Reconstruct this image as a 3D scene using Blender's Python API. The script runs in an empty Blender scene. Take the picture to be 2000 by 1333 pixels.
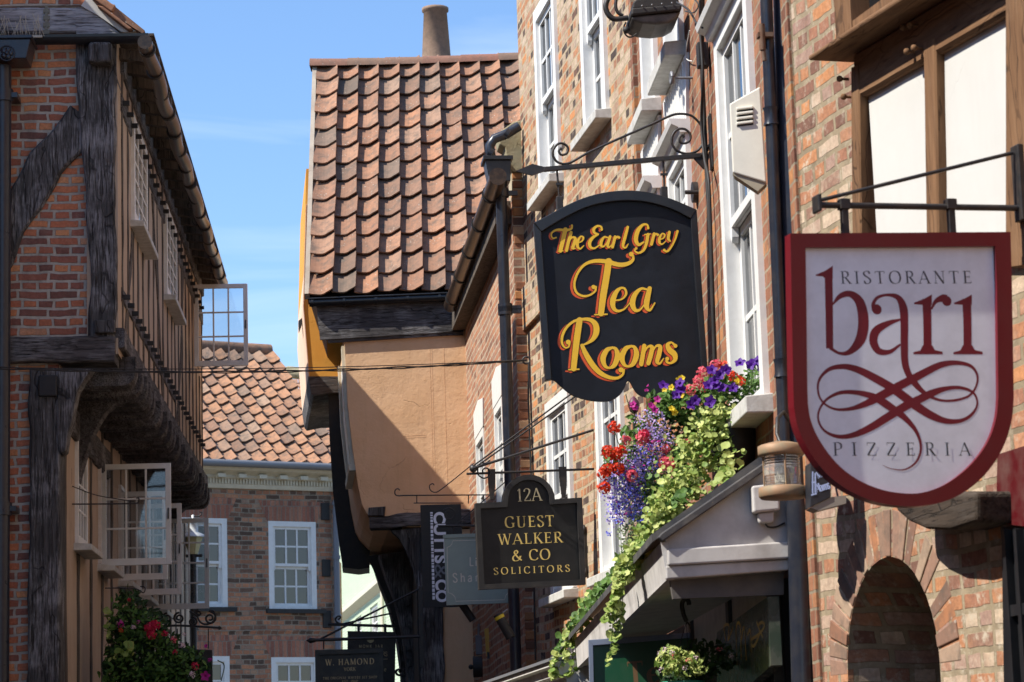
import bpy, math, random
from math import sin, cos, pi, radians, sqrt, atan2, hypot
from mathutils import Vector, Matrix, noise
random.seed(7)
SC = bpy.context.scene
COL = SC.collection
# ---------------------------------------------------------------- camera
F, CX, CY = 5000.0, 1000.0, 666.5
PIT, ROL = radians(9.75), 0.030
EYE = Vector((0, 0, 1.6))
_fw = Vector((0, cos(PIT), sin(PIT))); _up = Vector((0, -sin(PIT), cos(PIT))); _rt = Vector((1, 0, 0))
C_UP = _up*cos(ROL) + _rt*sin(ROL); C_RT = _rt*cos(ROL) - _up*sin(ROL)
cam = bpy.data.cameras.new('camera'); co = bpy.data.objects.new('camera', cam); COL.objects.link(co)
Mx = Matrix.Identity(4)
for i in range(3):
    Mx[i][0] = C_RT[i]; Mx[i][1] = C_UP[i]; Mx[i][2] = -_fw[i]; Mx[i][3] = EYE[i]
co.matrix_world = Mx
cam.sensor_width = 36; cam.lens = F/2000*36; cam.clip_start = .1; cam.clip_end = 2000
cam.dof.use_dof = True; cam.dof.focus_distance = 18.5; cam.dof.aperture_fstop = 9
SC.camera = co
# ---------------------------------------------------------------- sun and sky
SUN = Vector((-.60, -.23, .74)).normalized()
sl = bpy.data.lights.new('sun', 'SUN'); sl.energy = 4.4; sl.angle = radians(.5); sl.color = (1, .95, .86)
so = bpy.data.objects.new('sun', sl); COL.objects.link(so); so.rotation_euler = SUN.to_track_quat('Z', 'Y').to_euler()
W = bpy.data.worlds.new('World'); SC.world = W; W.use_nodes = True
nt = W.node_tree; nt.nodes.clear()
o_ = nt.nodes.new('ShaderNodeOutputWorld'); b_ = nt.nodes.new('ShaderNodeBackground'); s_ = nt.nodes.new('ShaderNodeTexSky')
s_.sky_type = 'NISHITA'; s_.sun_disc = False
s_.sun_elevation = math.asin(SUN.z); s_.sun_rotation = atan2(SUN.x, SUN.y)
s_.altitude = 50; s_.air_density = 1.15; s_.dust_density = .1; s_.ozone_density = 4.0
b_.inputs[1].default_value = .13
# thin cirrus mixed over the blue
tc = nt.nodes.new('ShaderNodeTexCoord'); mp = nt.nodes.new('ShaderNodeMapping'); mp.inputs['Scale'].default_value = (2.6, 2.6, 15); mp.inputs['Location'].default_value = (.3, .2, .4)
nz = nt.nodes.new('ShaderNodeTexNoise'); nz.inputs['Scale'].default_value = 1.6; nz.inputs['Detail'].default_value = 7; nz.inputs['Distortion'].default_value = .6
rp = nt.nodes.new('ShaderNodeMapRange'); rp.inputs[1].default_value = .50; rp.inputs[2].default_value = .78; rp.inputs[4].default_value = .40
mx = nt.nodes.new('ShaderNodeMixRGB'); mx.inputs[2].default_value = (6.2, 6.6, 7.2, 1)
L = nt.links.new
L(tc.outputs['Generated'], mp.inputs[0]); L(mp.outputs[0], nz.inputs['Vector']); L(nz.outputs[0], rp.inputs[0]); L(rp.outputs[0], mx.inputs[0])
tn = nt.nodes.new('ShaderNodeMixRGB'); tn.blend_type = 'MULTIPLY'; tn.inputs[0].default_value = 1; tn.inputs[2].default_value = (.75,.83,.94,1); L(s_.outputs[0], tn.inputs[1]); L(tn.outputs[0], mx.inputs[1]); L(mx.outputs[0], b_.inputs[0]); L(b_.outputs[0], o_.inputs[0])
SC.view_settings.view_transform = 'Standard'; SC.view_settings.look = 'None'
SC.view_settings.exposure = 0.80; SC.view_settings.gamma = 1
SC.render.engine = 'CYCLES'
# ---------------------------------------------------------------- geometry helpers
def ray(px, py): return _fw*F + C_RT*(px-CX) + C_UP*(CY-py)
def hor(px):                                   # horizon pixel row at column px
    return CY - (-F*sin(PIT) + (px-CX)*sin(ROL)*cos(PIT))/(cos(ROL)*cos(PIT))
def at(px, py, Y):                              # world point on a pixel's ray at distance Y
    r = ray(px, py); return EYE + r*(Y/r.y)
class Pl:
    """vertical plane; local x to the right as seen from the street, local y into the wall, z up"""
    def __init__(s, o, d):
        d = Vector((d[0], d[1])).normalized(); o = Vector((o[0], o[1]))
        n = Vector((d.y, -d.x))
        if n.dot(-o) < 0: n = -n
        s.n = n; s.o = o; s.t = Vector((-n.y, n.x))   # t: right when facing wall ( t x -n = z )
        s.ang = atan2(s.t.y, s.t.x)
    def hit(s, px, py, off=0.0):
        r = ray(px, py); rr = Vector((r.x, r.y))
        o = s.o + s.n*off
        k = (o - Vector((EYE.x, EYE.y))).dot(s.n)/rr.dot(s.n)
        p = EYE + r*k
        return p
    def uz(s, px, py, off=0.0):
        p = s.hit(px, py, off); return (Vector((p.x, p.y))-s.o).dot(s.t), p.z
    def u(s, px, py, off=0.0): return s.uz(px, py, off)[0]
    def perp(s, px, py, off=0.0):
        """plane of a board hung at right angles to this wall, through the pixel"""
        p = s.hit(px, py, off); return Pl((p.x, p.y), (s.n.x, s.n.y))
    def mat(s): return Matrix.Translation((s.o.x, s.o.y, 0)) @ Matrix.Rotation(s.ang, 4, 'Z')
    def P(s, pts, off=0.0): return [s.uz(a, b, off) for a, b in pts]
    def w(s, u, y, z):
        q = s.o + s.t*u - s.n*y; return Vector((q.x, q.y, z))
def vp(px_v, p, Y):
    """wall through point p at distance Y whose horizontals run to the vanishing point px_v"""
    r = ray(px_v, hor(px_v)); q = at(p[0], p[1], Y)
    return Pl((q.x, q.y), (r.x, r.y))

class G:
    """collects faces; built as one mesh"""
    def __init__(s): s.v = []; s.f = []; s.sm = []; s.M = None
    def add(s, vs, fs, smooth=False):
        b = len(s.v)
        if s.M is not None: vs = [tuple(s.M @ Vector(v)) for v in vs]
        s.v += [tuple(v) for v in vs]
        s.f += [tuple(i+b for i in f) for f in fs]; s.sm += [smooth]*len(fs); return s
    def box(s, x0, x1, y0, y1, z0, z1):
        if x0 > x1: x0, x1 = x1, x0
        if y0 > y1: y0, y1 = y1, y0
        if z0 > z1: z0, z1 = z1, z0
        return s.add([(x0,y0,z0),(x1,y0,z0),(x1,y1,z0),(x0,y1,z0),(x0,y0,z1),(x1,y0,z1),(x1,y1,z1),(x0,y1,z1)],
              [(0,3,2,1),(4,5,6,7),(0,1,5,4),(1,2,6,5),(2,3,7,6),(3,0,4,7)])
    def prism(s, pts, y0, y1, caps=True):
        """polygon in x,z (counter-clockwise seen from -y) extruded from y0 to y1"""
        n = len(pts)
        a = sum(pts[i][0]*pts[(i+1)%n][1]-pts[(i+1)%n][0]*pts[i][1] for i in range(n))
        if a < 0: pts = pts[::-1]
        vs = [(x,y0,z) for x,z in pts]+[(x,y1,z) for x,z in pts]
        fs = [(i+n, (i+1)%n+n, (i+1)%n, i)[::-1] for i in range(n)]
        fs = [(i, i+n, (i+1)%n+n, (i+1)%n) for i in range(n)]
        if caps: fs += [tuple(range(n)), tuple(range(2*n-1, n-1, -1))]
        return s.add(vs, fs)
    def prism_x(s, pts, x0, x1):
        """profile in y,z extruded along x"""
        n = len(pts)
        vs = [(x0,y,z) for y,z in pts]+[(x1,y,z) for y,z in pts]
        return s.add(vs, [(i,(i+1)%n,(i+1)%n+n,i+n) for i in range(n)]+[tuple(range(n))[::-1], tuple(range(n,2*n))])
    def tube(s, pts, r, n=8, caps=True, smooth=True):
        pts = [Vector(p) for p in pts]; m = len(pts)
        rs = r if isinstance(r, (list, tuple)) else [r]*m
        vs = []; X = None
        for i, p in enumerate(pts):
            t = (pts[min(i+1,m-1)]-pts[max(i-1,0)]).normalized()
            if X is None:
                X = t.orthogonal().normalized()
            X = (X - t*X.dot(t))
            X = X.normalized() if X.length > 1e-6 else t.orthogonal().normalized()
            Y = t.cross(X)
            for k in range(n):
                a = 2*pi*k/n; vs.append(p + (X*cos(a)+Y*sin(a))*rs[i])
        fs = [(i*n+k, i*n+(k+1)%n, (i+1)*n+(k+1)%n, (i+1)*n+k) for i in range(m-1) for k in range(n)]
        s.add(vs, fs, smooth)
        if caps: s.add([vs[k] for k in range(n)], [tuple(range(n))[::-1]]); s.add([vs[(m-1)*n+k] for k in range(n)], [tuple(range(n))])
        return s
    def flat(s, pts, w, t, nrm=(0,1,0)):
        """flat iron strap following pts: width w in-plane, thickness t along nrm"""
        pts = [Vector(p) for p in pts]; N = Vector(nrm); m = len(pts); vs = []
        for i, p in enumerate(pts):
            d = (pts[min(i+1,m-1)]-pts[max(i-1,0)]).normalized(); S = d.cross(N).normalized()
            vs += [p+S*w/2-N*t/2, p+S*w/2+N*t/2, p-S*w/2+N*t/2, p-S*w/2-N*t/2]
        fs = [(i*4+k, i*4+(k+1)%4, (i+1)*4+(k+1)%4, (i+1)*4+k) for i in range(m-1) for k in range(4)]
        return s.add(vs, fs+[(3,2,1,0), tuple((m-1)*4+k for k in range(4))])
    def lathe(s, prof, c=(0,0,0), n=20, smooth=True):
        vs = [(c[0]+r*cos(2*pi*k/n), c[1]+r*sin(2*pi*k/n), c[2]+z) for r, z in prof for k in range(n)]
        fs = [(i*n+k, i*n+(k+1)%n, (i+1)*n+(k+1)%n, (i+1)*n+k) for i in range(len(prof)-1) for k in range(n)]
        s.add(vs, fs, smooth); m = len(prof)
        if prof[0][0] > 1e-4: s.add(vs[:n], [tuple(range(n))[::-1]])
        if prof[-1][0] > 1e-4: s.add(vs[(m-1)*n:], [tuple(range(n))])
        return s
    def ball(s, c, r, n=8, sq=(1,1,1)):
        m = n//2+1; prof = [(sin(pi*i/m), -cos(pi*i/m)) for i in range(m+1)]
        vs = [(c[0]+sq[0]*r*a*cos(2*pi*k/n), c[1]+sq[1]*r*a*sin(2*pi*k/n), c[2]+sq[2]*r*b) for a, b in prof for k in range(n)]
        return s.add(vs, [(i*n+k, i*n+(k+1)%n, (i+1)*n+(k+1)%n, (i+1)*n+k) for i in range(m) for k in range(n)], True)
    def wall(s, x0, x1, z0, z1, th, holes=(), y0=0.0):
        """front face at y0 with rectangular holes and their reveals, plus edges and back"""
        xs = sorted({x0, x1, *[min(max(h[i],x0),x1) for h in holes for i in (0,1)]}); zs = sorted({z0, z1, *[min(max(h[i],z0),z1) for h in holes for i in (2,3)]})
        for i in range(len(xs)-1):
            for j in range(len(zs)-1):
                cx, cz = (xs[i]+xs[i+1])/2, (zs[j]+zs[j+1])/2
                if any(h[0] < cx < h[1] and h[2] < cz < h[3] for h in holes): continue
                s.add([(xs[i],y0,zs[j]),(xs[i+1],y0,zs[j]),(xs[i+1],y0,zs[j+1]),(xs[i],y0,zs[j+1])], [(0,1,2,3)])
        for h in holes:
            a, b, c, d = h[:4]; e = y0+th
            s.add([(a,y0,c),(a,e,c),(a,e,d),(a,y0,d)], [(0,1,2,3)]); s.add([(b,y0,c),(b,e,c),(b,e,d),(b,y0,d)], [(3,2,1,0)])
            s.add([(a,y0,d),(b,y0,d),(b,e,d),(a,e,d)], [(3,2,1,0)]); s.add([(a,y0,c),(b,y0,c),(b,e,c),(a,e,c)], [(0,1,2,3)])
        e = y0+th
        s.add([(x0,y0,z0),(x0,e,z0),(x0,e,z1),(x0,y0,z1)], [(3,2,1,0)]); s.add([(x1,y0,z0),(x1,e,z0),(x1,e,z1),(x1,y0,z1)], [(0,1,2,3)])
        s.add([(x0,y0,z1),(x1,y0,z1),(x1,e,z1),(x0,e,z1)], [(0,1,2,3)])
        return s
    def timber(s, pts, ws, y0, y1, jit=.006, step=.09, seed=0):
        """wavy hewn beam: centreline pts in x,z, full widths ws, depth y0..y1"""
        P = [Vector((a,0,b)) for a,b in pts]
        if not isinstance(ws, (list,tuple)): ws = [ws]*len(P)
        cl = []; wl = []
        for i in range(len(P)-1):
            k = max(1, int((P[i+1]-P[i]).length/step))
            for j in range(k): cl.append(P[i].lerp(P[i+1], j/k)); wl.append(ws[i]+(ws[i+1]-ws[i])*j/k)
        cl.append(P[-1]); wl.append(ws[-1]); m = len(cl); vs = []
        for i, p in enumerate(cl):
            d = (cl[min(i+1,m-1)]-cl[max(i-1,0)]).normalized(); S = Vector((-d.z,0,d.x))
            a = wl[i]/2+jit*noise.noise(Vector((p.x*4+seed,p.z*4,3)))*2; b = wl[i]/2+jit*noise.noise(Vector((p.x*4,p.z*4+seed,9)))*2
            e = y0 + jit*.7*noise.noise(Vector((p.x*3,p.z*3+seed,5)))
            c = min(a,b)*.14
            vs += [p+S*a+Vector((0,y1,0)), p+S*a+Vector((0,e+c,0)), p+S*(a-c)+Vector((0,e,0)), p-S*(b-c)+Vector((0,e,0)), p-S*b+Vector((0,e+c,0)), p-S*b+Vector((0,y1,0))]
        n = 6
        fs = [(i*n+k, (i+1)*n+k, (i+1)*n+(k+1)%n, i*n+(k+1)%n) for i in range(m-1) for k in range(n)]
        return s.add(vs, fs+[(0,1,2,3,4,5), tuple((m-1)*n+k for k in range(n))[::-1]])
    def build(s, name, m=None, parent=None, bevel=0, seg=2, pl=None, **kw):
        me = bpy.data.meshes.new(name); me.from_pydata(s.v, [], s.f); me.validate(); me.update()
        if len(me.polygons) == len(s.sm): me.polygons.foreach_set('use_smooth', s.sm)
        o = bpy.data.objects.new(name, me); COL.objects.link(o)
        if m is not None: me.materials.append(m)
        if parent is not None: o.parent = parent
        if pl is not None: o.matrix_basis = (wm(parent).inverted() if parent is not None else Matrix.Identity(4)) @ pl.mat()
        if bevel:
            b = o.modifiers.new('bevel', 'BEVEL'); b.width = bevel; b.segments = seg; b.limit_method = 'ANGLE'; b.angle_limit = radians(35)
        if kw: tag(o, **kw)
        return o
def wm(o):
    m = o.matrix_basis.copy()
    while o.parent is not None: o = o.parent; m = o.matrix_basis @ m
    return m
def tag(o, label=None, cat=None, group=None, kind=None):
    if label: o['label'] = label
    if cat: o['category'] = cat
    if group: o['group'] = group
    if kind: o['kind'] = kind
    return o
def thing(name, pl=None, label=None, cat=None, group=None, loc=None, ang=None):
    o = bpy.data.objects.new(name, None); COL.objects.link(o); o.empty_display_size = .2
    if pl is not None: o.location = (pl.o.x, pl.o.y, 0) if loc is None else loc; o.rotation_euler = (0, 0, pl.ang if ang is None else ang)
    elif loc is not None:
        o.location = loc
        if ang: o.rotation_euler = (0, 0, ang)
    return tag(o, label, cat, group)
def kids(o): return [c for c in bpy.data.objects if c.parent == o]
def dup(src, loc=None, label=None, parent=None):
    c = src.copy(); COL.objects.link(c)
    if parent is not None: c.parent = parent
    if loc is not None: c.location = loc
    if label: c['label'] = label
    for k in kids(src): dup(k, parent=c)
    return c
# ---------------------------------------------------------------- materials
_mc = {}
class Nd:
    def __init__(s, name):
        s.m = bpy.data.materials.new(name); s.m.use_nodes = True; s.t = s.m.node_tree
        s.b = s.t.nodes['Principled BSDF']; s.tc = s.n('ShaderNodeTexCoord')
    def n(s, t, **k):
        x = s.t.nodes.new(t)
        for a, b in k.items(): setattr(x, a, b)
        return x
    def l(s, a, b): s.t.links.new(a, b); return s
    def noise(s, scale=5, detail=4, rough=.55, vec=None, dist=0):
        x = s.n('ShaderNodeTexNoise'); x.inputs['Scale'].default_value = scale; x.inputs['Detail'].default_value = detail; x.inputs['Roughness'].default_value = rough; x.inputs['Distortion'].default_value = dist
        s.l(vec if vec is not None else s.tc.outputs['Object'], x.inputs['Vector']); return x.outputs[0]
    def ramp(s, fac, stops, interp='LINEAR'):
        x = s.n('ShaderNodeValToRGB'); e = x.color_ramp; e.interpolation = interp
        while len(e.elements) < len(stops): e.elements.new(.5)
        for q, (p, c) in zip(e.elements, stops): q.position = p; q.color = (*c, 1) if len(c) == 3 else c
        s.l(fac, x.inputs[0]); return x.outputs[0]
    def mix(s, a, b, fac, mode='MIX'):
        x = s.n('ShaderNodeMixRGB', blend_type=mode)
        for i, v in ((1,a),(2,b),(0,fac)):
            if isinstance(v, (int,float)): x.inputs[i].default_value = v if i == 0 else (v,v,v,1)
            elif isinstance(v, tuple): x.inputs[i].default_value = (*v,1)
            else: s.l(v, x.inputs[i])
        return x.outputs[0]
    def math(s, op, a, b=None):
        x = s.n('ShaderNodeMath', operation=op)
        for i, v in ((0,a),(1,b)):
            if v is None: continue
            if isinstance(v, (int,float)): x.inputs[i].default_value = v
            else: s.l(v, x.inputs[i])
        return x.outputs[0]
    def map(s, scale=(1,1,1), vec=None, loc=(0,0,0), rot=(0,0,0)):
        x = s.n('ShaderNodeMapping'); x.inputs['Scale'].default_value = scale; x.inputs['Location'].default_value = loc; x.inputs['Rotation'].default_value = rot
        s.l(vec if vec is not None else s.tc.outputs['Object'], x.inputs[0]); return x.outputs[0]
    def bump(s, h, strength=.5, dist=.01, nrm=None):
        x = s.n('ShaderNodeBump'); x.inputs['Strength'].default_value = strength; x.inputs['Distance'].default_value = dist
        s.l(h, x.inputs['Height'])
        if nrm is not None: s.l(nrm, x.inputs['Normal'])
        return x.outputs[0]
    def out(s, col=None, rough=None, nrm=None, **k):
        B = s.b.inputs
        if col is not None:
            if isinstance(col, tuple): B['Base Color'].default_value = (*col,1)
            else: s.l(col, B['Base Color'])
        if rough is not None:
            if isinstance(rough, (int,float)): B['Roughness'].default_value = rough
            else: s.l(rough, B['Roughness'])
        if nrm is not None: s.l(nrm, B['Normal'])
        for a, b in k.items(): B[a.replace('_',' ')].default_value = b
        return s.m
def paint(name, c, rough=.45, wear=.25, dirt=(.25,.22,.18), bump=.15, scale=9, metal=0, spec=.5):
    d = Nd(name)
    n1 = d.noise(scale, 6, .6); n2 = d.noise(scale*5, 4, .6)
    f = d.ramp(n1, [(.42,(0,0,0)),(.72,(1,1,1))])
    col = d.mix(c, dirt, d.math('MULTIPLY', f, wear))
    col = d.mix(col, tuple(x*.72 for x in c), d.math('MULTIPLY', n2, .35))
    return d.out(col, d.mix(rough*.8, min(1,rough*1.35), n1), d.bump(d.mix(n1, n2, .5), bump, .004), Metallic=metal, Specular_IOR_Level=spec)
def bricks(name, ramp, mortar, bw=.225, bh=.075, mw=.011, wob=.012, bond=(2,.5), bumps=.8, stain=.35, stainc=(.05,.04,.035), msmooth=.15, wscale=1.0, bias=0.0, pale=0.0, off=(0,0)):
    d = Nd(name)
    # object x (plus y for reveals) runs along the courses, z up
    sp = d.n('ShaderNodeSeparateXYZ'); d.l(d.tc.outputs['Object'], sp.inputs[0])
    cb = d.n('ShaderNodeCombineXYZ'); d.l(d.math('ADD', sp.outputs[0], sp.outputs[1]), cb.inputs[0]); d.l(sp.outputs[2], cb.inputs[1])
    nn = d.n('ShaderNodeTexNoise'); nn.inputs['Scale'].default_value = 7; nn.inputs['Detail'].default_value = 4; d.l(cb.outputs[0], nn.inputs['Vector'])
    nw = d.n('ShaderNodeTexNoise'); nw.inputs['Scale'].default_value = .9; nw.inputs['Detail'].default_value = 1; d.l(cb.outputs[0], nw.inputs['Vector'])
    v1 = d.n('ShaderNodeVectorMath', operation='MULTIPLY_ADD'); d.l(nn.outputs['Color'], v1.inputs[0]); v1.inputs[1].default_value = (wob*2,wob*1.6,0); d.l(cb.outputs[0], v1.inputs[2])
    v2 = d.n('ShaderNodeVectorMath', operation='MULTIPLY_ADD'); d.l(nw.outputs['Color'], v2.inputs[0]); v2.inputs[1].default_value = (.06*wscale,.07*wscale,0); d.l(v1.outputs[0], v2.inputs[2])
    v3 = d.n('ShaderNodeVectorMath', operation='ADD'); d.l(v2.outputs[0], v3.inputs[0]); v3.inputs[1].default_value = (off[0],off[1],0)
    br = d.n('ShaderNodeTexBrick', offset=.5, offset_frequency=2, squash=bond[1], squash_frequency=bond[0])
    d.l(v3.outputs[0], br.inputs['Vector'])
    for k, v in (('Scale',1),('Mortar Size',mw),('Mortar Smooth',msmooth),('Bias',bias),('Brick Width',bw),('Row Height',bh)): br.inputs[k].default_value = v
    br.inputs['Color1'].default_value = (0,0,0,1); br.inputs['Color2'].default_value = (1,1,1,1); br.inputs['Mortar'].default_value = (.5,.5,.5,1)
    fine = d.noise(38, 6, .7, cb.outputs[0]); mid = d.noise(11, 5, .65, cb.outputs[0]); big = d.noise(1.3, 5, .6, cb.outputs[0])
    t = d.mix(br.outputs['Color'], mid, .16)
    col = d.ramp(t, ramp)
    col = d.mix(col, d.mix(.15, 1.6, fine), .8, 'MULTIPLY')
    hs = d.n('ShaderNodeHueSaturation'); hs.inputs['Saturation'].default_value = .97; hs.inputs['Value'].default_value = 1.2; d.l(col, hs.inputs['Color']); col = hs.outputs[0]
    mo = d.mix(tuple(x*.6 for x in mortar), tuple(min(1,x*1.08) for x in mortar), d.ramp(d.mix(mid, big, .5), [(.36,(0,0,0)),(.58,(1,1,1))]))
    # crumbled arrises: mortar edge thickened by noise
    mf = d.math('ADD', br.outputs['Fac'], d.math('MULTIPLY', d.math('SUBTRACT', fine, .5), .55))
    mf = d.ramp(mf, [(.30,(0,0,0)),(.55,(1,1,1))])
    col = d.mix(col, mo, mf)
    if pale: # old limewash clinging in patches
        pm = d.ramp(d.noise(16, 6, .75, cb.outputs[0]), [(.52,(0,0,0)),(.62,(1,1,1))]); pm2 = d.ramp(d.noise(2.2,4,.6,cb.outputs[0]), [(.35,(0,0,0)),(.65,(1,1,1))])
        col = d.mix(col, (.55,.47,.36), d.math('MULTIPLY', d.math('MULTIPLY', pm, pm2), pale))
    col = d.mix(col, stainc, d.math('MULTIPLY', d.ramp(big, [(.5,(0,0,0)),(.75,(1,1,1))]), stain))
    stk = d.noise(1.0, 5, .65, d.map((5,5,.45)))
    col = d.mix(col, stainc, d.math('MULTIPLY', d.ramp(stk, [(.52,(0,0,0)),(.72,(1,1,1))]), .28))
    h = d.mix(d.mix(1.0, .0, br.outputs['Fac']), d.mix(fine, mid, .5), .38)
    return d.out(col, .93, d.bump(h, bumps, .014), Specular_IOR_Level=.2)
def timber_mat(name, c0, c1, vertical=True, axis='z', scale=1.0, pale=.3, palec=(.30,.28,.26), rough=.9, bump=.8):
    d = Nd(name)
    k = {'x':(2.2,22,26),'y':(26,2.2,26),'z':(24,22,1.8)}[axis]
    v = d.map(tuple(q*scale for q in k))
    g = d.noise(1.0, 8, .68, v, .35); g2 = d.noise(2.6, 6, .7, v, .2); big = d.noise(2.3, 5, .6)
    col = d.ramp(g, [(.30,c0),(.62,c1)])
    col = d.mix(col, palec, d.math('MULTIPLY', d.ramp(d.math('MULTIPLY', g2, big), [(.24,(0,0,0)),(.40,(1,1,1))]), pale))
    kk = {'x':(.55,9,9),'y':(9,.55,9),'z':(9,9,.55)}[axis]
    vv = d.n('ShaderNodeTexVoronoi', feature='DISTANCE_TO_EDGE'); vv.inputs['Scale'].default_value = 1.0
    wv = d.n('ShaderNodeVectorMath', operation='MULTIPLY_ADD'); wn = d.n('ShaderNodeTexNoise'); wn.inputs['Scale'].default_value = 5; d.l(d.tc.outputs['Object'], wn.inputs['Vector'])
    d.l(wn.outputs['Color'], wv.inputs[0]); wv.inputs[1].default_value = (.6,.6,.6); d.l(d.map(kk), wv.inputs[2]); d.l(wv.outputs[0], vv.inputs['Vector'])
    cr = d.math('MULTIPLY', d.ramp(g2, [(.34,(0,0,0)),(.42,(1,1,1))]), d.math('MAXIMUM', d.ramp(vv.outputs['Distance'], [(.004,(0,0,0)),(.018,(1,1,1))]), d.ramp(big, [(.45,(0,0,0)),(.6,(.8,.8,.8))])))
    col = d.mix(tuple(x*.3 for x in c0), col, d.mix(.25, 1.0, cr))
    return d.out(col, rough, d.bump(d.mix(g, cr, .45), bump, .012), Specular_IOR_Level=.3)
def plaster(name, c, c2=None, bump=.5, scale=3, rough=.92, dirt=.25):
    d = Nd(name); c2 = c2 or tuple(x*.8 for x in c)
    n1 = d.noise(scale, 6, .6); n2 = d.noise(scale*9, 6, .7); st = d.noise(1.0, 5, .6, d.map((7,7,.7)))
    col = d.mix(c, c2, d.ramp(n1, [(.35,(0,0,0)),(.7,(1,1,1))]))
    col = d.mix(col, tuple(x*.55 for x in c2), d.math('MULTIPLY', d.ramp(st, [(.52,(0,0,0)),(.8,(1,1,1))]), dirt))
    vv = d.n('ShaderNodeTexVoronoi', feature='DISTANCE_TO_EDGE'); vv.inputs['Scale'].default_value = 1.5
    wv = d.n('ShaderNodeVectorMath', operation='MULTIPLY_ADD'); wn = d.n('ShaderNodeTexNoise'); wn.inputs['Scale'].default_value = 3; wn.inputs['Detail'].default_value = 5; d.l(d.tc.outputs['Object'], wn.inputs['Vector'])
    d.l(wn.outputs['Color'], wv.inputs[0]); wv.inputs[1].default_value = (.5,.5,.5); d.l(d.tc.outputs['Object'], wv.inputs[2]); d.l(wv.outputs[0], vv.inputs['Vector'])
    ck = d.math('MULTIPLY', d.ramp(vv.outputs['Distance'], [(.003,(1,1,1)),(.010,(0,0,0))]), d.ramp(n1, [(.52,(0,0,0)),(.6,(1,1,1))]))
    col = d.mix(col, tuple(x*.45 for x in c2), d.math('MULTIPLY', ck, min(1,dirt*.9)))
    pt = d.ramp(d.noise(.9, 2, .4, dist=1), [(.55,(0,0,0)),(.57,(1,1,1))]); col = d.mix(col, tuple(min(1,x*1.12) for x in c), d.math('MULTIPLY', pt, dirt))
    return d.out(col, rough, d.bump(d.mix(d.mix(n1, n2, .3), 0.0, d.math('MULTIPLY', ck, .6)), bump, .02), Specular_IOR_Level=.25)
# ---------------------------------------------------------------- planes
pC = vp(520, (908,640), 27); _c = pC.hit(1003,500)
pA = vp(200, (1016,230), _c.y); _b = pA.hit(1245,300)
pB = vp(700, (1245,300), _b.y); _d = pB.hit(1545,400)
pD = vp(-400, (1570,400), _d.y-.2)
pL = vp(739, (230,400), 20.3)
pL2 = vp(739, (120,850), 20.45)
pGL = pL.perp(230, 400)
pG = Pl((at(675,650,27).x, 27), (1,0))
_e = at(525,1100,41); pE = Pl((_e.x,_e.y), (cos(radians(30)), sin(radians(30))))
pF = vp(260, (700,1200), 75)
# ---------------------------------------------------------------- materials
BR_A = bricks('brick_mottled', [(0,(.05,.04,.035)),(.2,(.09,.06,.05)),(.27,(.30,.13,.07)),(.42,(.52,.22,.08)),(.56,(.34,.17,.10)),(.7,(.42,.30,.21)),(.86,(.50,.38,.27)),(1,(.12,.08,.07))], (.47,.37,.24), bw=.235, bh=.075, mw=.0115, bond=(2,.52), stain=.25, pale=.35, bumps=1)
BR_B = bricks('brick_red_brown', [(0,(.14,.06,.04)),(.25,(.25,.105,.06)),(.55,(.29,.125,.07)),(.75,(.34,.15,.07)),(.88,(.46,.20,.07)),(.94,(.20,.10,.07)),(1,(.10,.065,.05))], (.34,.27,.19), bw=.235, mw=.007, bond=(2,.52), stain=.35, bumps=.9, wscale=.5)
BR_C = bricks('brick_orange_red', [(0,(.14,.07,.05)),(.3,(.34,.14,.08)),(.55,(.42,.18,.09)),(.75,(.30,.16,.11)),(1,(.50,.28,.17))], (.50,.40,.29), bw=.235, mw=.0105, bond=(1,1), stain=.35, pale=.45)
BR_D = bricks('brick_limewashed', [(0,(.11,.06,.045)),(.25,(.28,.13,.085)),(.45,(.46,.20,.08)),(.62,(.30,.18,.14)),(.8,(.52,.40,.28)),(.9,(.24,.13,.09)),(1,(.50,.23,.09))], (.33,.26,.17), bw=.235, bh=.077, mw=.013, bond=(2,.52), stain=.25, pale=.9, bumps=1, wob=.017)
BR_L = bricks('brick_old_red', [(0,(.10,.06,.05)),(.15,(.24,.10,.075)),(.4,(.42,.14,.075)),(.65,(.52,.18,.08)),(.85,(.60,.26,.11)),(1,(.40,.27,.22))], (.50,.45,.38), bw=.24, bh=.0745, mw=.0135, bond=(2,.52), stain=.25, pale=.12, bumps=1, wob=.02, msmooth=.3)
BR_E = bricks('brick_brown_mixed', [(0,(.06,.042,.032)),(.2,(.15,.09,.062)),(.45,(.36,.15,.08)),(.7,(.46,.20,.10)),(.85,(.27,.18,.13)),(1,(.52,.29,.15))], (.33,.27,.20), bw=.235, bh=.075, mw=.009, bond=(2,.52), stain=.5, pale=.15)
BR_S = bricks('brick_soldier_arch', [(0,(.18,.08,.06)),(.5,(.34,.13,.08)),(1,(.42,.20,.12))], (.28,.22,.17), bw=.075, bh=.36, mw=.008, bond=(1,1), stain=.3)
BR_F = bricks('brick_painted_green', [(0,(.42,.50,.36)),(1,(.50,.58,.42))], (.40,.48,.34), bw=.235, bh=.08, mw=.008, bond=(1,1), stain=.2, stainc=(.3,.36,.24), pale=0, bumps=1)
OAK = timber_mat('oak_black_weathered', (.014,.013,.014), (.10,.095,.092), pale=.75, palec=(.42,.41,.42), scale=1.25, bump=1.2)
OAKX = timber_mat('oak_black_weathered_beam', (.022,.020,.020), (.10,.09,.088), axis='x', pale=.65, palec=(.34,.33,.33), scale=1.2, bump=1)
OAKD = timber_mat('oak_shaded_corbel', (.02,.014,.010), (.06,.042,.03), axis='x', pale=.1)  # darker than the other oak: the corbel's shade is in the colour
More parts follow.
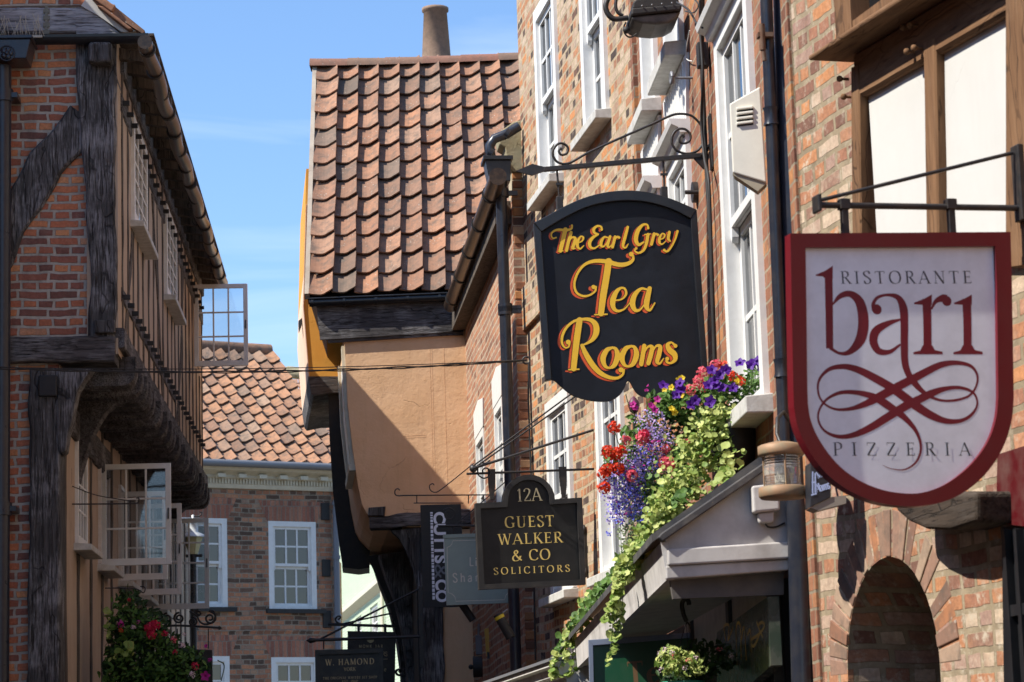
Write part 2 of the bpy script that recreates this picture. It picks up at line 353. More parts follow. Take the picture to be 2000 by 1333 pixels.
OAKB = timber_mat('oak_brown_stud', (.030,.026,.022), (.13,.105,.085), pale=.35, palec=(.25,.19,.14))
OAKG = timber_mat('oak_silvered_beam', (.08,.08,.085), (.34,.34,.36), axis='x', pale=.7, palec=(.6,.6,.62), bump=1)
OAKW = timber_mat('oak_warm_bay', (.10,.048,.022), (.22,.115,.055), pale=.25, palec=(.34,.22,.13), bump=.3, scale=.7)
OAKWX = timber_mat('oak_warm_bay_rail', (.10,.048,.022), (.22,.115,.055), axis='x', pale=.25, palec=(.34,.22,.13), bump=.3, scale=.7)
PLB = plaster('plaster_beige', (.50,.38,.28), (.42,.31,.22), bump=.25)
PLO = plaster('render_peach', (.74,.47,.275), (.67,.41,.225), bump=.8, scale=2.6, dirt=.3)
PLY = plaster('render_ochre', (.62,.30,.055), (.55,.25,.04), bump=.3, dirt=.3)
PLP = plaster('render_pale_pink', (.72,.52,.38), (.66,.46,.33), bump=.3)
PLW = plaster('panel_cream', (.60,.585,.55), (.57,.555,.52), bump=.1, dirt=.1)
WHT = paint('paint_white', (.80,.79,.76), .45, .22, dirt=(.35,.32,.27))
WHS = paint('sill_white', (.60,.59,.55), .7, .6, dirt=(.26,.24,.20), bump=.5, scale=14)
WHG = paint('paint_greyed_white', (.74,.69,.66), .45, .3, dirt=(.2,.18,.17))
CRM = paint('paint_cream', (.66,.60,.46), .5, .3)
BLK = paint('paint_black', (.012,.013,.016), .32, .3, dirt=(.05,.045,.04), bump=.2)
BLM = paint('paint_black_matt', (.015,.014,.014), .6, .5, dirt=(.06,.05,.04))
PIP = paint('pipe_blue_black', (.018,.022,.034), .28, .35, dirt=(.07,.06,.05), bump=.25, scale=12)
GUT = paint('gutter_weathered_brown', (.05,.034,.026), .3, .5, dirt=(.22,.13,.07), bump=.3, scale=16, metal=.5)
STN = plaster('stone_cap', (.36,.31,.20), (.28,.25,.15), bump=.8, dirt=.5)
LEAD = paint('lead_grey', (.22,.23,.25), .5, .4, metal=.3)
GREY = paint('paint_grey', (.16,.17,.20), .5, .3)
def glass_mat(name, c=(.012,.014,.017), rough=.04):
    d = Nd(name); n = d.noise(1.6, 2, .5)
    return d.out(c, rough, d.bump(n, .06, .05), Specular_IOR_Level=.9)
GLS = glass_mat('window_glass')
def clear_glass():
    d = Nd('clear_pane'); t = d.t; o = t.nodes['Material Output']
    tr = d.n('ShaderNodeBsdfTransparent'); tr.inputs[0].default_value = (.86,.89,.92,1); g = d.n('ShaderNodeBsdfGlossy'); g.inputs['Roughness'].default_value = .03
    fr = d.n('ShaderNodeFresnel'); fr.inputs[0].default_value = 1.5; m = d.n('ShaderNodeMixShader')
    d.l(d.math('MULTIPLY', fr.outputs[0], 1.6), m.inputs[0]); d.l(tr.outputs[0], m.inputs[1]); d.l(g.outputs[0], m.inputs[2]); d.l(m.outputs[0], o.inputs[0]); return d.m
CGL = clear_glass()
def terracotta(name, stops, lichen=.5, spots=.5):
    d = Nd(name); gi = d.n('ShaderNodeNewGeometry')
    c = d.ramp(gi.outputs['Random Per Island'], stops)
    n1 = d.noise(9, 6, .65); n2 = d.noise(26, 5, .7); n3 = d.noise(3.2, 4, .6)
    c = d.mix(c, d.mix(.45, 1.25, n2), .7, 'MULTIPLY')
    c = d.mix(c, (.10,.085,.07), d.math('MULTIPLY', d.ramp(n1, [(.46,(0,0,0)),(.66,(1,1,1))]), lichen))
    v = d.n('ShaderNodeTexVoronoi'); v.inputs['Scale'].default_value = 26; d.l(d.tc.outputs['Object'], v.inputs['Vector'])
    sp = d.math('MULTIPLY', d.ramp(v.outputs['Distance'], [(.10,(1,1,1)),(.22,(0,0,0))]), d.ramp(d.noise(5,4,.6), [(.5,(0,0,0)),(.62,(1,1,1))]))
    c = d.mix(c, (.45,.40,.34), d.math('MULTIPLY', sp, spots))
    return d.out(c, .9, d.bump(d.mix(n1, n2, .5), .35, .006), Specular_IOR_Level=.25)
TIL = terracotta('pantile_red', [(0,(.20,.13,.095)),(.25,(.33,.165,.10)),(.5,(.27,.155,.105)),(.75,(.41,.20,.115)),(.9,(.32,.21,.15)),(1,(.15,.11,.085))], .7, 1.0)
TIL2 = terracotta('pantile_orange', [(0,(.34,.18,.105)),(.35,(.44,.23,.13)),(.6,(.32,.175,.11)),(.8,(.24,.14,.095)),(.92,(.38,.25,.17)),(1,(.14,.10,.08))], .65, .6)
TIL3 = terracotta('plain_tile', [(0,(.36,.19,.12)),(.5,(.46,.26,.17)),(1,(.30,.17,.12))], .3)
POT = terracotta('chimney_clay', [(0,(.30,.20,.14)),(1,(.30,.20,.14))], .35, .1)
BR_K = bricks('brick_recess_shade', [(0,(.02,.015,.012)),(.5,(.06,.03,.022)),(1,(.10,.05,.035))], (.05,.045,.035), bw=.235, bh=.077, mw=.012, stain=.8)  # near-black tone puts the arch recess's shade into the brick
# ---------------------------------------------------------------- ground
GRD = plaster('ground_earth', (.16,.14,.11), (.12,.11,.09))
g = G(); g.add([(-900,-300,-.03),(900,-300,-.03),(900,900,-.03),(-900,900,-.03)], [(0,1,2,3)]); tag(g.build('ground', GRD), kind='structure')
PAV = bricks('street_setts', [(0,(.14,.13,.12)),(.5,(.20,.185,.165)),(1,(.26,.24,.21))], (.09,.085,.075), bw=.2, bh=.1, mw=.01, bond=(1,1), stain=.3)
# ---------------------------------------------------------------- shared builders
def sash(par, pl, u0, u1, z0, z1, cols=3, rows=4, rec=.06, fr=.07, bar=.022, wm_=None, gm=None, name='window', horns=True, meet=True):
    """box-framed sliding sash set in an opening; upper sash forward of the lower"""
    wm_ = wm_ or WHT; gm = gm or GLS
    g = G(); r = rec
    g.box(u0,u0+fr,r-.03,r+.09,z0,z1); g.box(u1-fr,u1,r-.03,r+.09,z0,z1); g.box(u0+fr,u1-fr,r-.03,r+.09,z1-fr,z1); g.box(u0+fr,u1-fr,r-.02,r+.09,z0,z0+.05)
    a, b, c, d = u0+fr, u1-fr, z0+.05, z1-fr; mid = (c+d)/2
    f = .045
    if not meet: mid = c
    for (lo, hi, y, rr) in (((mid,d,r+.0,rows//2),(c,mid,r+.045,rows-rows//2)) if meet else ((c,d,r+.0,rows),)):
        g.box(a,a+f,y,y+.04,lo,hi); g.box(b-f,b,y,y+.04,lo,hi); g.box(a+f,b-f,y,y+.04,hi-f,hi); g.box(a+f,b-f,y,y+.04,lo,lo+f)
        for i in range(1,cols):
            x = a+f+(b-a-2*f)*i/cols; g.box(x-bar/2,x+bar/2,y+.006,y+.034,lo+f,hi-f)
        for j in range(1,rr):
            z = lo+f+(hi-lo-2*f)*j/rr; g.box(a+f,b-f,y+.009,y+.031,z-bar/2,z+bar/2)
        if horns and lo > c:
            for x0 in (a, b-f): g.prism([(x0,lo),(x0+f,lo),(x0+f,lo-.05),(x0+f*.5,lo-.08),(x0,lo-.05)], y+.001, y+.035)
    w = g.build(name, wm_, par, pl=pl)
    h = G()
    if meet: h.box(a+f,b-f,r+.02,r+.024,mid,d-f); h.box(a+f,b-f,r+.062,r+.066,c+f,mid)
    else: h.box(a+f,b-f,r+.02,r+.024,c+f,d-f)
    h.build('pane', gm, w, pl=pl)
    # dark room behind
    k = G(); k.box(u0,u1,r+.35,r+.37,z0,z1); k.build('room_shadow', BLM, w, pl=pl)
    return w
def sill(par, pl, u0, u1, z, h=.09, out=.11, m=None):
    g = G(); g.prism_x([(.08,z),(-out,z-.02),(-out,z-h),(.08,z-h)], u0, u1)
    return g.build('sill', m or WHS, par, bevel=.006, pl=pl)
def casement(par, pl, u0, u1, z0, z1, cols=3, rows=3, m=None, th=.04, fr=.055, bar=.02, name='casement', y=0.0, clear=True):
    g = G()
    g.box(u0,u0+fr,y,y+th,z0,z1); g.box(u1-fr,u1,y,y+th,z0,z1); g.box(u0+fr,u1-fr,y,y+th,z1-fr,z1); g.box(u0+fr,u1-fr,y,y+th,z0,z0+fr*1.25)
    a,b,c,d = u0+fr,u1-fr,z0+fr*1.25,z1-fr
    for i in range(1,cols): x=a+(b-a)*i/cols; g.box(x-bar/2,x+bar/2,y+.004,y+th-.004,c,d)
    for j in range(1,rows): z=c+(d-c)*j/rows; g.box(a,b,y+.007,y+th-.007,z-bar/2,z+bar/2)
    o = g.build(name, m or WHG, par, bevel=.003, pl=pl)
    h = G(); h.box(a,b,y+th/2-.002,y+th/2+.002,c,d); h.build('glass', CGL if clear else GLS, o, pl=pl)
    return o
def pantiles(width, length, cover=.235, gauge=.31, amp=.058, seed=1, clip=None, skew=0):
    """sheet of S-profile tiles in x (eave) / s (up slope) / h; each tile its own island"""
    rnd = random.Random(seed); g = G(); nx = int(width/cover)+1; nr = int(length/gauge+.02); K = 9
    for r in range(nr):
        for c in range(nx):
            x0 = c*cover; s0 = r*gauge
            if clip and not clip(x0+cover/2, s0+gauge/2): continue
            jx, js, jh, ja = rnd.uniform(-.006,.006), rnd.uniform(-.012,.012), rnd.uniform(-.004,.006), rnd.uniform(-.012,.012)
            top = []
            W_ = cover*1.07
            pr = [(k/(K-1), (-.020*sin(pi*min(1,k/(K-1)*1.35)) + amp*max(0,(k/(K-1)-.55)/.45)**1.6)) for k in range(K)]
            ln = gauge+.055; vs = []; jh += rnd.uniform(-.004,.006)
            for (ss, hh) in ((0,.046),(ln,0.0)):
                for q,(t,z) in enumerate(pr):
                    vs.append((x0+jx+t*W_+ja*(ss/ln), s0+js+ss + .004*sin(q), z+hh+jh))
            for q,(t,z) in enumerate(pr): vs.append((x0+jx+t*W_, s0+js+.004*sin(q), z+.046+jh-.018))
            fs = [(k,k+1,K+k+1,K+k) for k in range(K-1)]+[(2*K+k,2*K+k+1,k+1,k) for k in range(K-1)]
            g.add(vs, fs, False); 
            # rolled right edge
            a = vs[K-1]; b = vs[2*K-1]
            g.v += [(a[0]+.004,a[1],a[2]-.05),(b[0]+.004,b[1],b[2]-.05)]; n = len(g.v)
            base = n-2-3*K
            g.f.append((base+K-1, n-2, n-1, base+2*K-1)); g.sm.append(False)
    return g
def on_slope(g, O, X, S):
    """map x,s,h coordinates to world"""
    X = X.normalized(); S = S.normalized(); N = X.cross(S)
    g.v = [tuple(O + X*v[0] + S*v[1] + N*v[2]) for v in g.v]; return g
def scroll(cx, cz, r0, turns, a0, y=0, shrink=.16, n=40, sgn=1):
    return [(cx+(r0*(1-(1-shrink)*i/n))*cos(a0+sgn*2*pi*turns*i/n), y, cz+(r0*(1-(1-shrink)*i/n))*sin(a0+sgn*2*pi*turns*i/n)) for i in range(n+1)]
# ================================================================= left: timber-framed house
LH = thing('timber_framed_house', pGL, 'tall timber framed house with brick gable, jettied plaster front and open casements', 'house')
def u_(pl, x, y, off=0): return pl.uz(x, y, off)
zJ = pL.hit(230,690).z                       # underside of the jetty beam ~5.08
zJt = pGL.hit(120,660).z
zE = pL.hit(230,90).z
uEnd = pL.u(395,700)
# gable brickwork
g = G(); u0 = pGL.u(-420,500)
g.wall(u0, -.02, zJ, zE+.35, .35, y0=.035)
g.build('brick_infill', BR_L, LH, pl=pGL)
g = G(); u1 = pGL.u(112,850); g.wall(u0, u1, 0, zJ, .35, y0=.05); g.build('ground_storey_brickwork', BR_L, LH, pl=pGL)
# body mass behind
g = G(); g.box(.36, 10.6, 1.0, 4.5, 0, zE); g.build('house_core', BLM, LH, pl=pL)
# upper street wall with window holes
holes = []
wins = [((255,300),(281,340),(256,228),(260,440)), ((320,500),(340,540),(321,402),(325,585)), ((352,560),(365,600),(353,480),(357,640))]
def hole(pl, l, r, t, b): return (pl.u(*l), pl.u(*r), pl.uz(*b)[1], pl.uz(*t)[1])
holes = [hole(pL, *w) for w in wins]
uc = pL.u(388,640); zc0 = pL.hit(383,712).z; zc1 = pL.hit(383,556).z
holes.append((uc-.75, uc-.05, zc0, zc1))
holes = holes[:2]+[holes[3]]
g = G(); g.wall(0, uEnd, zJ, zE+.05, .25, holes); g.build('plaster_infill', PLB, LH, pl=pL)
for h in holes[:2]:
    casement(LH, pL, *h[:4], cols=3, rows=5, m=WHT, y=-.035, name='casement', clear=False, fr=.07)
    sill(LH, pL, h[0]-.06, h[1]+.08, h[2], h=.07, out=.12)
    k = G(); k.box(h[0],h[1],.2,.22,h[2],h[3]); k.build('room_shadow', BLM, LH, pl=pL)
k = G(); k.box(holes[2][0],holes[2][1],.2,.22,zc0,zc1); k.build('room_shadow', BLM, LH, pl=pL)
# studs and rails of the upper front
rnd = random.Random(3); x = .34; i = 0
while x < uEnd-.05:
    inside = [h for h in holes if h[0]-.05 < x < h[1]+.05]
    w = rnd.uniform(.07,.11)
    segs = [(zJ+.12, zE-.02)] if not inside else [(zJ+.12, inside[0][2]-.07), (inside[0][3], zE-.02)]
    for a, b in segs:
        if b-a < .1: continue
        g = G(); j = rnd.uniform(-.05,.05); g.timber([(x,a),(x+j*.5,(a+b)/2),(x+j,b)], w, -.010, .05, seed=i, jit=.012); g.build('stud', OAKB, LH, pl=pL)
    x += rnd.uniform(.44,.56); i += 1
g = G(); g.timber([(0.25,zE-.42),(uEnd,zE-.44)], .15, -.015, .05, seed=3); g.build('wall_rail', OAKX, LH, pl=pL)
g = G(); g.timber([(0.25,zE-.07),(uEnd,zE-.07)], .2, -.03, .05, seed=33); g.build('wall_plate', OAKX, LH, pl=pL)
g = G(); g.timber([(0.25,5.62),(holes[1][1],5.60)], .11, -.014, .05, seed=9); g.build('lower_rail', OAKX, LH, pl=pL)
for (a, b) in (((.5,zJ+.2),(1.5,zE-.5)), ((4.3,zJ+.2),(3.2,zE-.5)), ((6.0,zJ+.2),(7.1,zE-.5))):
    g = G(); g.timber([a,((a[0]+b[0])/2+.1,(a[1]+b[1])/2-.1),b], .10, -.012, .05, seed=a[0]); g.build('front_brace', OAKB, LH, pl=pL)
for k in range(26):
    x = .3+k*.37
    for z in (zE-.42, 5.6): g = G(); g.box(x-.018,x+.018,-.07,-.01,z-.018,z+.018); g.build('peg', BLM, LH, pl=pL)
# bressummer board and jetty joists
g = G(); g.timber([(0,zJ+.13),(uEnd,zJ+.15)], .16, -.05, .05, seed=12, jit=.01); g.build('bressummer', OAKX, LH, pl=pL)
depth = -(Vector(pL2.o)-Vector(pL.o)).dot(pL.n)
x = .28; i = 0
while x < uEnd:
    r = rnd.uniform(-.02,.02)
    y0 = -.10+r; z1 = zJ+.04+r; z0 = z1-.24
    g = G(); g.prism_x([(depth,z1),(y0,z1),(y0,z0+.12),(y0+.02,z0+.05),(y0+.06,z0+.01),(y0+.12,z0),(depth,z0)], x, x+.15)
    g.build('jetty_joist', OAKX, LH, bevel=.008, pl=pL); x += .345; i += 1
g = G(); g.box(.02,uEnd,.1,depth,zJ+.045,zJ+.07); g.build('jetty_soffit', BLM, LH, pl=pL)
# recessed first-floor front
uE2 = pL2.u(300,1000)+6
o2 = pL2.u(118,850)
wl = [((146,900),(162,930),(147,830),(148,1062)), ((192,1000),(212,1030),(193,912),(195,1104))]
h2 = [hole(pL2,*w) for w in wl]
zs0, zs1 = h2[1][2], h2[1][3]
hx = [pL2.u(232,1100), pL2.u(268,1110), pL2.u(303,1120)]
for x in hx: h2.append((x-.02, x+.75, zs0, zs1))
h2[1] = (h2[1][0], h2[1][0]+.72, zs0, zs1)
h2[0] = (h2[0][0], h2[0][0]+.72, h2[0][2], h2[0][3])
g = G(); g.wall(o2, uE2, 0, zJ+.04, .25, h2); g.build('lower_plaster', PLB, LH, pl=pL2)
for i, h in enumerate(h2):
    if i == 0: casement(LH, pL2, *h, cols=3, rows=4, y=-.03, clear=False, m=WHT)
    else:
        k = G(); fr = .05
        k.box(h[0]-.03,h[0],-.03,.08,h[2],h[3]); k.box(h[1],h[1]+.03,-.03,.08,h[2],h[3]); k.box(h[0],h[1],-.03,.08,h[3],h[3]+.04); k.build('window_frame', WHG, LH, pl=pL2)
    sill(LH, pL2, h[0]-.08, h[1]+.1, h[2], h=.07, out=.15)
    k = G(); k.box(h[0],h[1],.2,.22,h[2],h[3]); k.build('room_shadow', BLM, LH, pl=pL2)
x = o2+.3; i = 0
while x < uE2-.2:
    ins = [h for h in h2 if h[0]-.06 < x < h[1]+.06]
    for a, b in ([(1.5,zJ)] if not ins else [(1.5,ins[0][2]-.08),(ins[0][3]+.04,zJ)]):
        if b-a < .1: continue
        g = G(); g.timber([(x,a),(x+rnd.uniform(-.05,.05),(a+b)/2),(x,b)], rnd.uniform(.1,.17), -.012, .05, seed=i+40, jit=.014); g.build('stud', OAKB, LH, pl=pL2)
    x += rnd.uniform(.75,1.0); i += 1
g = G(); g.timber([(o2+.2,zJ-.42),(h2[1][1],zJ-.44)], .26, -.04, .04, seed=71); g.build('girding_beam', OAKX, LH, pl=pL2)
# corner posts, brace and tie beams of the gable
def gl(pts): return pGL.P(pts)
g = G(); p = gl([(150,86),(152,230),(166,330),(172,440),(175,560),(170,690)]); q = gl([(228,86),(228,230),(228,330),(228,440),(229,560),(226,690)])
g.timber([((a[0]+b[0])/2,(a[1]+b[1])/2) for a,b in zip(p,q)], [b[0]-a[0] for a,b in zip(p,q)], -.03, .3, jit=.012, seed=5); g.build('corner_post', OAK, LH, pl=pGL)
g = G(); p = gl([(166,228),(90,320),(48,388),(18,440),(-60,600)]); g.timber(p, .30, -.012, .1, seed=8, jit=.018); g.build('curved_brace', OAK, LH, pl=pGL)
g = G(); a = pGL.uz(176,92); b = pGL.uz(223,132); g.box(a[0],b[0]-.004,-.16,.1,b[1],a[1]); g.build('wall_plate_end', OAK, LH, bevel=.03, seg=3, pl=pGL)
g = G(); a = pGL.uz(-420,684); b = pGL.uz(226,684); g.timber([a,(b[0],b[1])], .205, -.055, .3, seed=21, jit=.008); g.build('jetty_beam', OAKX, LH, bevel=.006, pl=pGL)
g = G(); a = pGL.uz(186,628); b = pGL.uz(226,655); g.box(a[0],b[0],-.07,.1,b[1]+.01,a[1]); g.build('beam_block', OAK, LH, bevel=.01, pl=pGL)
g = G(); p = gl([(85,722),(88,900),(87,1100),(84,1333),(84,1800)]); g.timber(p, .25, -.02, .3, seed=25, jit=.012); g.build('corner_post', OAK, LH, pl=pGL)
a = pGL.uz(76,735); b = pGL.uz(113,776); g = G(); g.box(a[0],b[0],-.05,.2,b[1],a[1]); g.build('girding_beam_end', BLM, LH, bevel=.012, pl=pGL)
# front jetty bracket on the gable plane
g = G(); g.prism(gl([(113,722),(182,720),(166,742),(152,765),(146,795),(141,826),(134,846),(129,882),(120,888),(113,870)]), -.03, .18); g.build('jetty_bracket', OAK, LH, bevel=.01, pl=pGL)
# brackets further along
for ux in (pL.u(258,860), pL.u(388,1000)):
    g = G(); D_ = depth; pr = []
    for k in range(9):
        t = k/8; pr.append((D_*(t**.55)*.98, zJ-.2-.75*t**1.5))
    pr = [(D_,zJ-.2),(.04,zJ-.2)]+pr[1:]+[(D_,zJ-1.0)]
    g.prism_x([(a,b) for a,b in pr], ux, ux+.2); g.build('jetty_bracket', OAKX, LH, bevel=.01, pl=pL)
# top: silvered tie beam, bricks over it, verge and roof
g = G(); g.timber([pGL.uz(-420,42),pGL.uz(150,42)], .215, -.035, .25, seed=4, jit=.004); 
g.build('tie_beam', OAKG, LH, pl=pGL)
g = G(); g.prism(gl([(150,16),(168,20),(190,32),(238,70),(150,70)]), -.035, .25); g.build('tie_beam_end', OAKG, LH, pl=pGL)
g = G(); a = pGL.uz(-420,18); b = pGL.uz(166,-60); g.wall(a[0], b[0], a[1], b[1]+1.5, .3, y0=.0); g.build('gable_apex_brickwork', BR_L, LH, pl=pGL)
g = G(); g.prism(gl([(160,16),(176,-8),(232,30),(272,64),(256,68),(238,66),(192,34),(170,22)]), -.06, .25); g.build('verge_mortar', PLW, LH, pl=pGL)
g = G(); g.prism(gl([(172,-14),(196,-4),(228,22),(285,68),(281,74),(262,62),(190,14)]), -.12, 10.2); g.build('roof', TIL, LH, pl=pGL)
g = G(); g.prism(gl([(192,20),(206,22),(262,66),(254,68)]), -.14, -.02); g.prism(gl([(186,-2),(230,22),(222,34),(180,4)]), -.15, -.05); g.build('verge_tile', TIL, LH, bevel=.01, pl=pGL)
# gutters
a = pGL.uz(-60,80,.12); b = pGL.uz(290,78,.12)
g = G(); r = .055
pr = [(-.10-r+ -r*cos(pi*k/10)+r, a[1]+.03-r*1.3*sin(pi*k/10)) for k in range(11)]
g.prism_x([(-.10-r*cos(pi*k/10), a[1]+.035-r*1.35*sin(pi*k/10)) for k in range(11)]+[(-.10+r*.8,a[1]+.035),(-.10-r*.8,a[1]+.035)], a[0], b[0]); g.build('gable_gutter', BLK, LH, pl=pGL)
n_ = 60; gA = pL.uz(283,82,.3); gB = pL.uz(434,551,.3); rg = .058
g = G(); g.tube([(gA[0]+(gB[0]-gA[0])*k/n_, -.3+.012*sin(k*.7), gA[1]+(gB[1]-gA[1])*k/n_+.01*sin(k*.5)) for k in range(n_+1)], rg, 14)
EG = g.build('eaves_gutter', GUT, LH, pl=pL)
for k in range(15):
    t = (k+.3)/15; x = gA[0]+(gB[0]-gA[0])*t
    z = gA[1]+(gB[1]-gA[1])*t
    g = G(); g.tube([(x-.02,-.3,z),(x+.03,-.3,z)], rg+.009, 14); g.build('gutter_collar', BLM, EG, pl=pL)
x = .15
while x < uEnd:
    g = G(); g.prism_x([(.1,zE+.04),(-.33,zE-.06),(-.33,zE-.13),(.1,zE-.06)], x, x+.09); g.build('rafter_foot', OAKB, LH, pl=pL); x += .42
g = G(); g.box(0,uEnd,-.30,.1,zE+.07,zE+.09); g.build('eaves_board', OAKB, LH, pl=pL)
# rainwater pipe, hopper and bird spikes
p0 = pGL.uz(6,130,.16); g = G()
g.tube([(p0[0],-.16,p0[1]),(p0[0],-.16,0.1)], .068, 16)
for py in (188,995): z = pGL.uz(6,py,.16)[1]; g.tube([(p0[0],-.16,z+.05),(p0[0],-.16,z-.05)], .085, 16); g.box(p0[0]+.04,p0[0]+.12,-.2,.03,z-.02,z+.02)
RP = g.build('downpipe', PIP, LH, pl=pGL)
a = pGL.uz(-60,86,.2); b = pGL.uz(60,122,.2); g = G()
g.prism([(a[0],a[1]),(b[0]+.015,a[1]),(b[0]-.02,b[1]),(a[0]+.02,b[1])], -.32, -.02); g.box(a[0]-.02,b[0]+.03,-.34,0,a[1],a[1]+.03)
HP = g.build('hopper', PIP, LH, bevel=.006, pl=pGL)
c = pGL.uz(13,104,.33); g = G()
for k in range(5): t = 2*pi*k/5; g.ball((c[0]+.03*cos(t),-.325,c[1]+.03*sin(t)), .024, 8, (1,.35,1))
g.ball((c[0],-.33,c[1]), .02, 8, (1,.5,1)); g.tube([(c[0]+.063*cos(t*pi/8),-.325,c[1]+.063*sin(t*pi/8)) for t in range(17)], .006, 6); g.build('rose_boss', PIP, HP, pl=pGL)
g = G(); zt = a[1]+.06
for k in range(30):
    x = a[0]+.05+k*.019; l = rnd.uniform(.12,.2); g.tube([(x,-.18,zt),(x+rnd.uniform(-.07,.07),-.18+rnd.uniform(-.06,.06),zt+l)], .0028, 5)
g.box(a[0],b[0]+.09,-.19,-.17,zt-.01,zt+.008); g.build('bird_spikes', paint('spike_plastic',(.45,.42,.34),.4), LH, pl=pGL)
a = pGL.uz(92,18); b = pGL.uz(92,66); g = G()
for k in range(8): t = k/7; z = a[1]+(b[1]-a[1])*t; w = .012+.014*(k%2); g.box(a[0]-w,a[0]+w,-.05,-.037,z-.017,z+.017)
g.build('iron_strap', paint('iron_green',(.2,.2,.16),.7), LH, pl=pGL)
# open casements, hinged on the wall and standing out square to it
def open_sash(hx, hy, x1, y0, y1, wallpl, cols=3, rows=3, ang=0.0, m=None):
    pl = wallpl.perp(hx, hy)
    if ang:
        d = Vector((pl.t.x*cos(ang)-pl.t.y*sin(ang), pl.t.x*sin(ang)+pl.t.y*cos(ang))); pl = Pl(pl.o, d)
    u1 = pl.u(x1, (y0+y1)/2); z0 = pl.uz((hx+x1)/2, y0)[1]; z1 = pl.uz((hx+x1)/2, y1)[1]
    o = casement(LH, pl, 0, u1, min(z0,z1), max(z0,z1), cols, rows, m=m or WHT, th=.035, fr=.05, bar=.018, name='open_casement')
    g = G(); zz = (z0+z1)/2; g.box(u1-.03,u1-.018,-.012,0,zz-.05,zz+.05); g.tube([(u1-.024,-.02,zz+.02),(u1-.024,-.03,zz-.05)], .005, 6); g.build('latch', BLM, o, pl=pl)
    return o
open_sash(379,630, 484, 715, 555, pL, 3, 3)
open_sash(197,1000, 334, 1104, 906, pL2, 3, 3)
open_sash(232,1050, 327, 1133, 960, pL2, 3, 3)
open_sash(266,1060, 355, 1162, 984, pL2, 3, 3)
open_sash(300,1080, 408, 1190, 1013, pL2, 3, 4)
# stay rods of the near casement
# ================================================================= peach house with pantile roof
OH = thing('rendered_house', pG, 'peach rendered jettied house with steep red pantile roof and black eaves board', 'house')
def pg(pts, off=0): return pG.P(pts, off)
BK = -.088
def shear_prism(pts, y0, y1, slope=BK):
    g = G(); n = len(pts)
    a = sum(pts[i][0]*pts[(i+1)%n][1]-pts[(i+1)%n][0]*pts[i][1] for i in range(n))
    if a < 0: pts = pts[::-1]
    vs = [(x+slope*y0,y0,z) for x,z in pts]+[(x+slope*y1,y1,z) for x,z in pts]
    g.add(vs, [(i, i+n, (i+1)%n+n, (i+1)%n) for i in range(n)]+[tuple(range(n)), tuple(range(2*n-1,n-1,-1))]); return g
body = [(672,640),(675,700),(679,790),(688,870),(698,940),(707,985),(716,1002),(735,1022),(760,1030),(960,1030),(960,630)]
shear_prism(pg(body), 0, 4.9).build('upper_render', PLO, OH, pl=pG)
# incised panel lines in the render are shallow ribs
g = G()
rr = random.Random(5)
for (x, y0_, y1_) in ((838,665,960),(842,665,960),(866,680,980)):
    a = pG.uz(x,y0_); b = pG.uz(x+8,y1_); g.prism([(a[0],a[1]),(a[0]+.006,a[1]),(b[0]+.006,b[1]),(b[0],b[1])], -.0015, .0)
for (x0_,x1_,y) in ((780,832,852),(780,832,856)):
    a = pG.uz(x0_,y); b = pG.uz(x1_,y-3); g.prism([(a[0],a[1]),(b[0],b[1]),(b[0],b[1]-.006),(a[0],a[1]-.006)], -.0015, 0)
g.build('render_scoring', PLO, OH, pl=pG)
# street side: timber corner strip and white window edge
g = G(); n = 2.6
side = [(652,668),(668,664),(676,800),(688,930),(700,1000),(712,1040),(700,1030),(690,985),(676,900),(664,800)]
# side window frame proud of the street face
def side_box(y0, y1, z0, z1, out, m, name, parent=OH, push=.0):
    """box on the street face; y0..y1 depth back from the gable, leaning with the wall outline"""
    g = G(); L_ = pg([(672,640),(675,700),(679,790),(688,870),(698,940),(707,985)])
    def ux(z):
        for (a,b),(c,d) in zip(L_, L_[1:]):
            if d <= z <= b: return a+(c-a)*(b-z)/(b-d)
        return L_[0][0] if z > L_[0][1] else L_[-1][0]
    zs = [z1+(z0-z1)*k/8 for k in range(9)]; vs = []
    for z in zs:
        for y, o in ((y0,push+out),(y1,push+out),(y1,push-.02),(y0,push-.02)): vs.append((ux(z)+BK*y-o, y, z))
    fs = [(i*4+k,(i+1)*4+k,(i+1)*4+(k+1)%4,i*4+(k+1)%4) for i in range(8) for k in range(4)]+[(0,1,2,3),(35,34,33,32)]
    g.add(vs, fs); return g.build(name, m, parent, pl=pG)
zz = lambda y: pG.uz(680,y)[1]
side_box(.12, .34, zz(905), zz(672), .035, CRM, 'window_architrave')
side_box(.36, 1.4, zz(895), zz(690), .02, WHT, 'side_window')
side_box(1.45, 1.7, zz(905), zz(672), .05, CRM, 'window_architrave')
side_box(.06, 1.8, zz(918), zz(906), .07, CRM, 'window_shelf')
# jetty timbers
g = G(); g.timber(pg([(722,1022),(760,1021),(835,1012),(930,1008)]), [.12,.13,.15,.16], -.05, .2, seed=3, jit=.014); g.build('jetty_beam', OAKX, OH, pl=pG)
g = G(); g.timber(pg([(720,1000),(752,1003)]), .10, -.07, .12, seed=8, jit=.02); g.build('beam_end', OAK, OH, pl=pG)
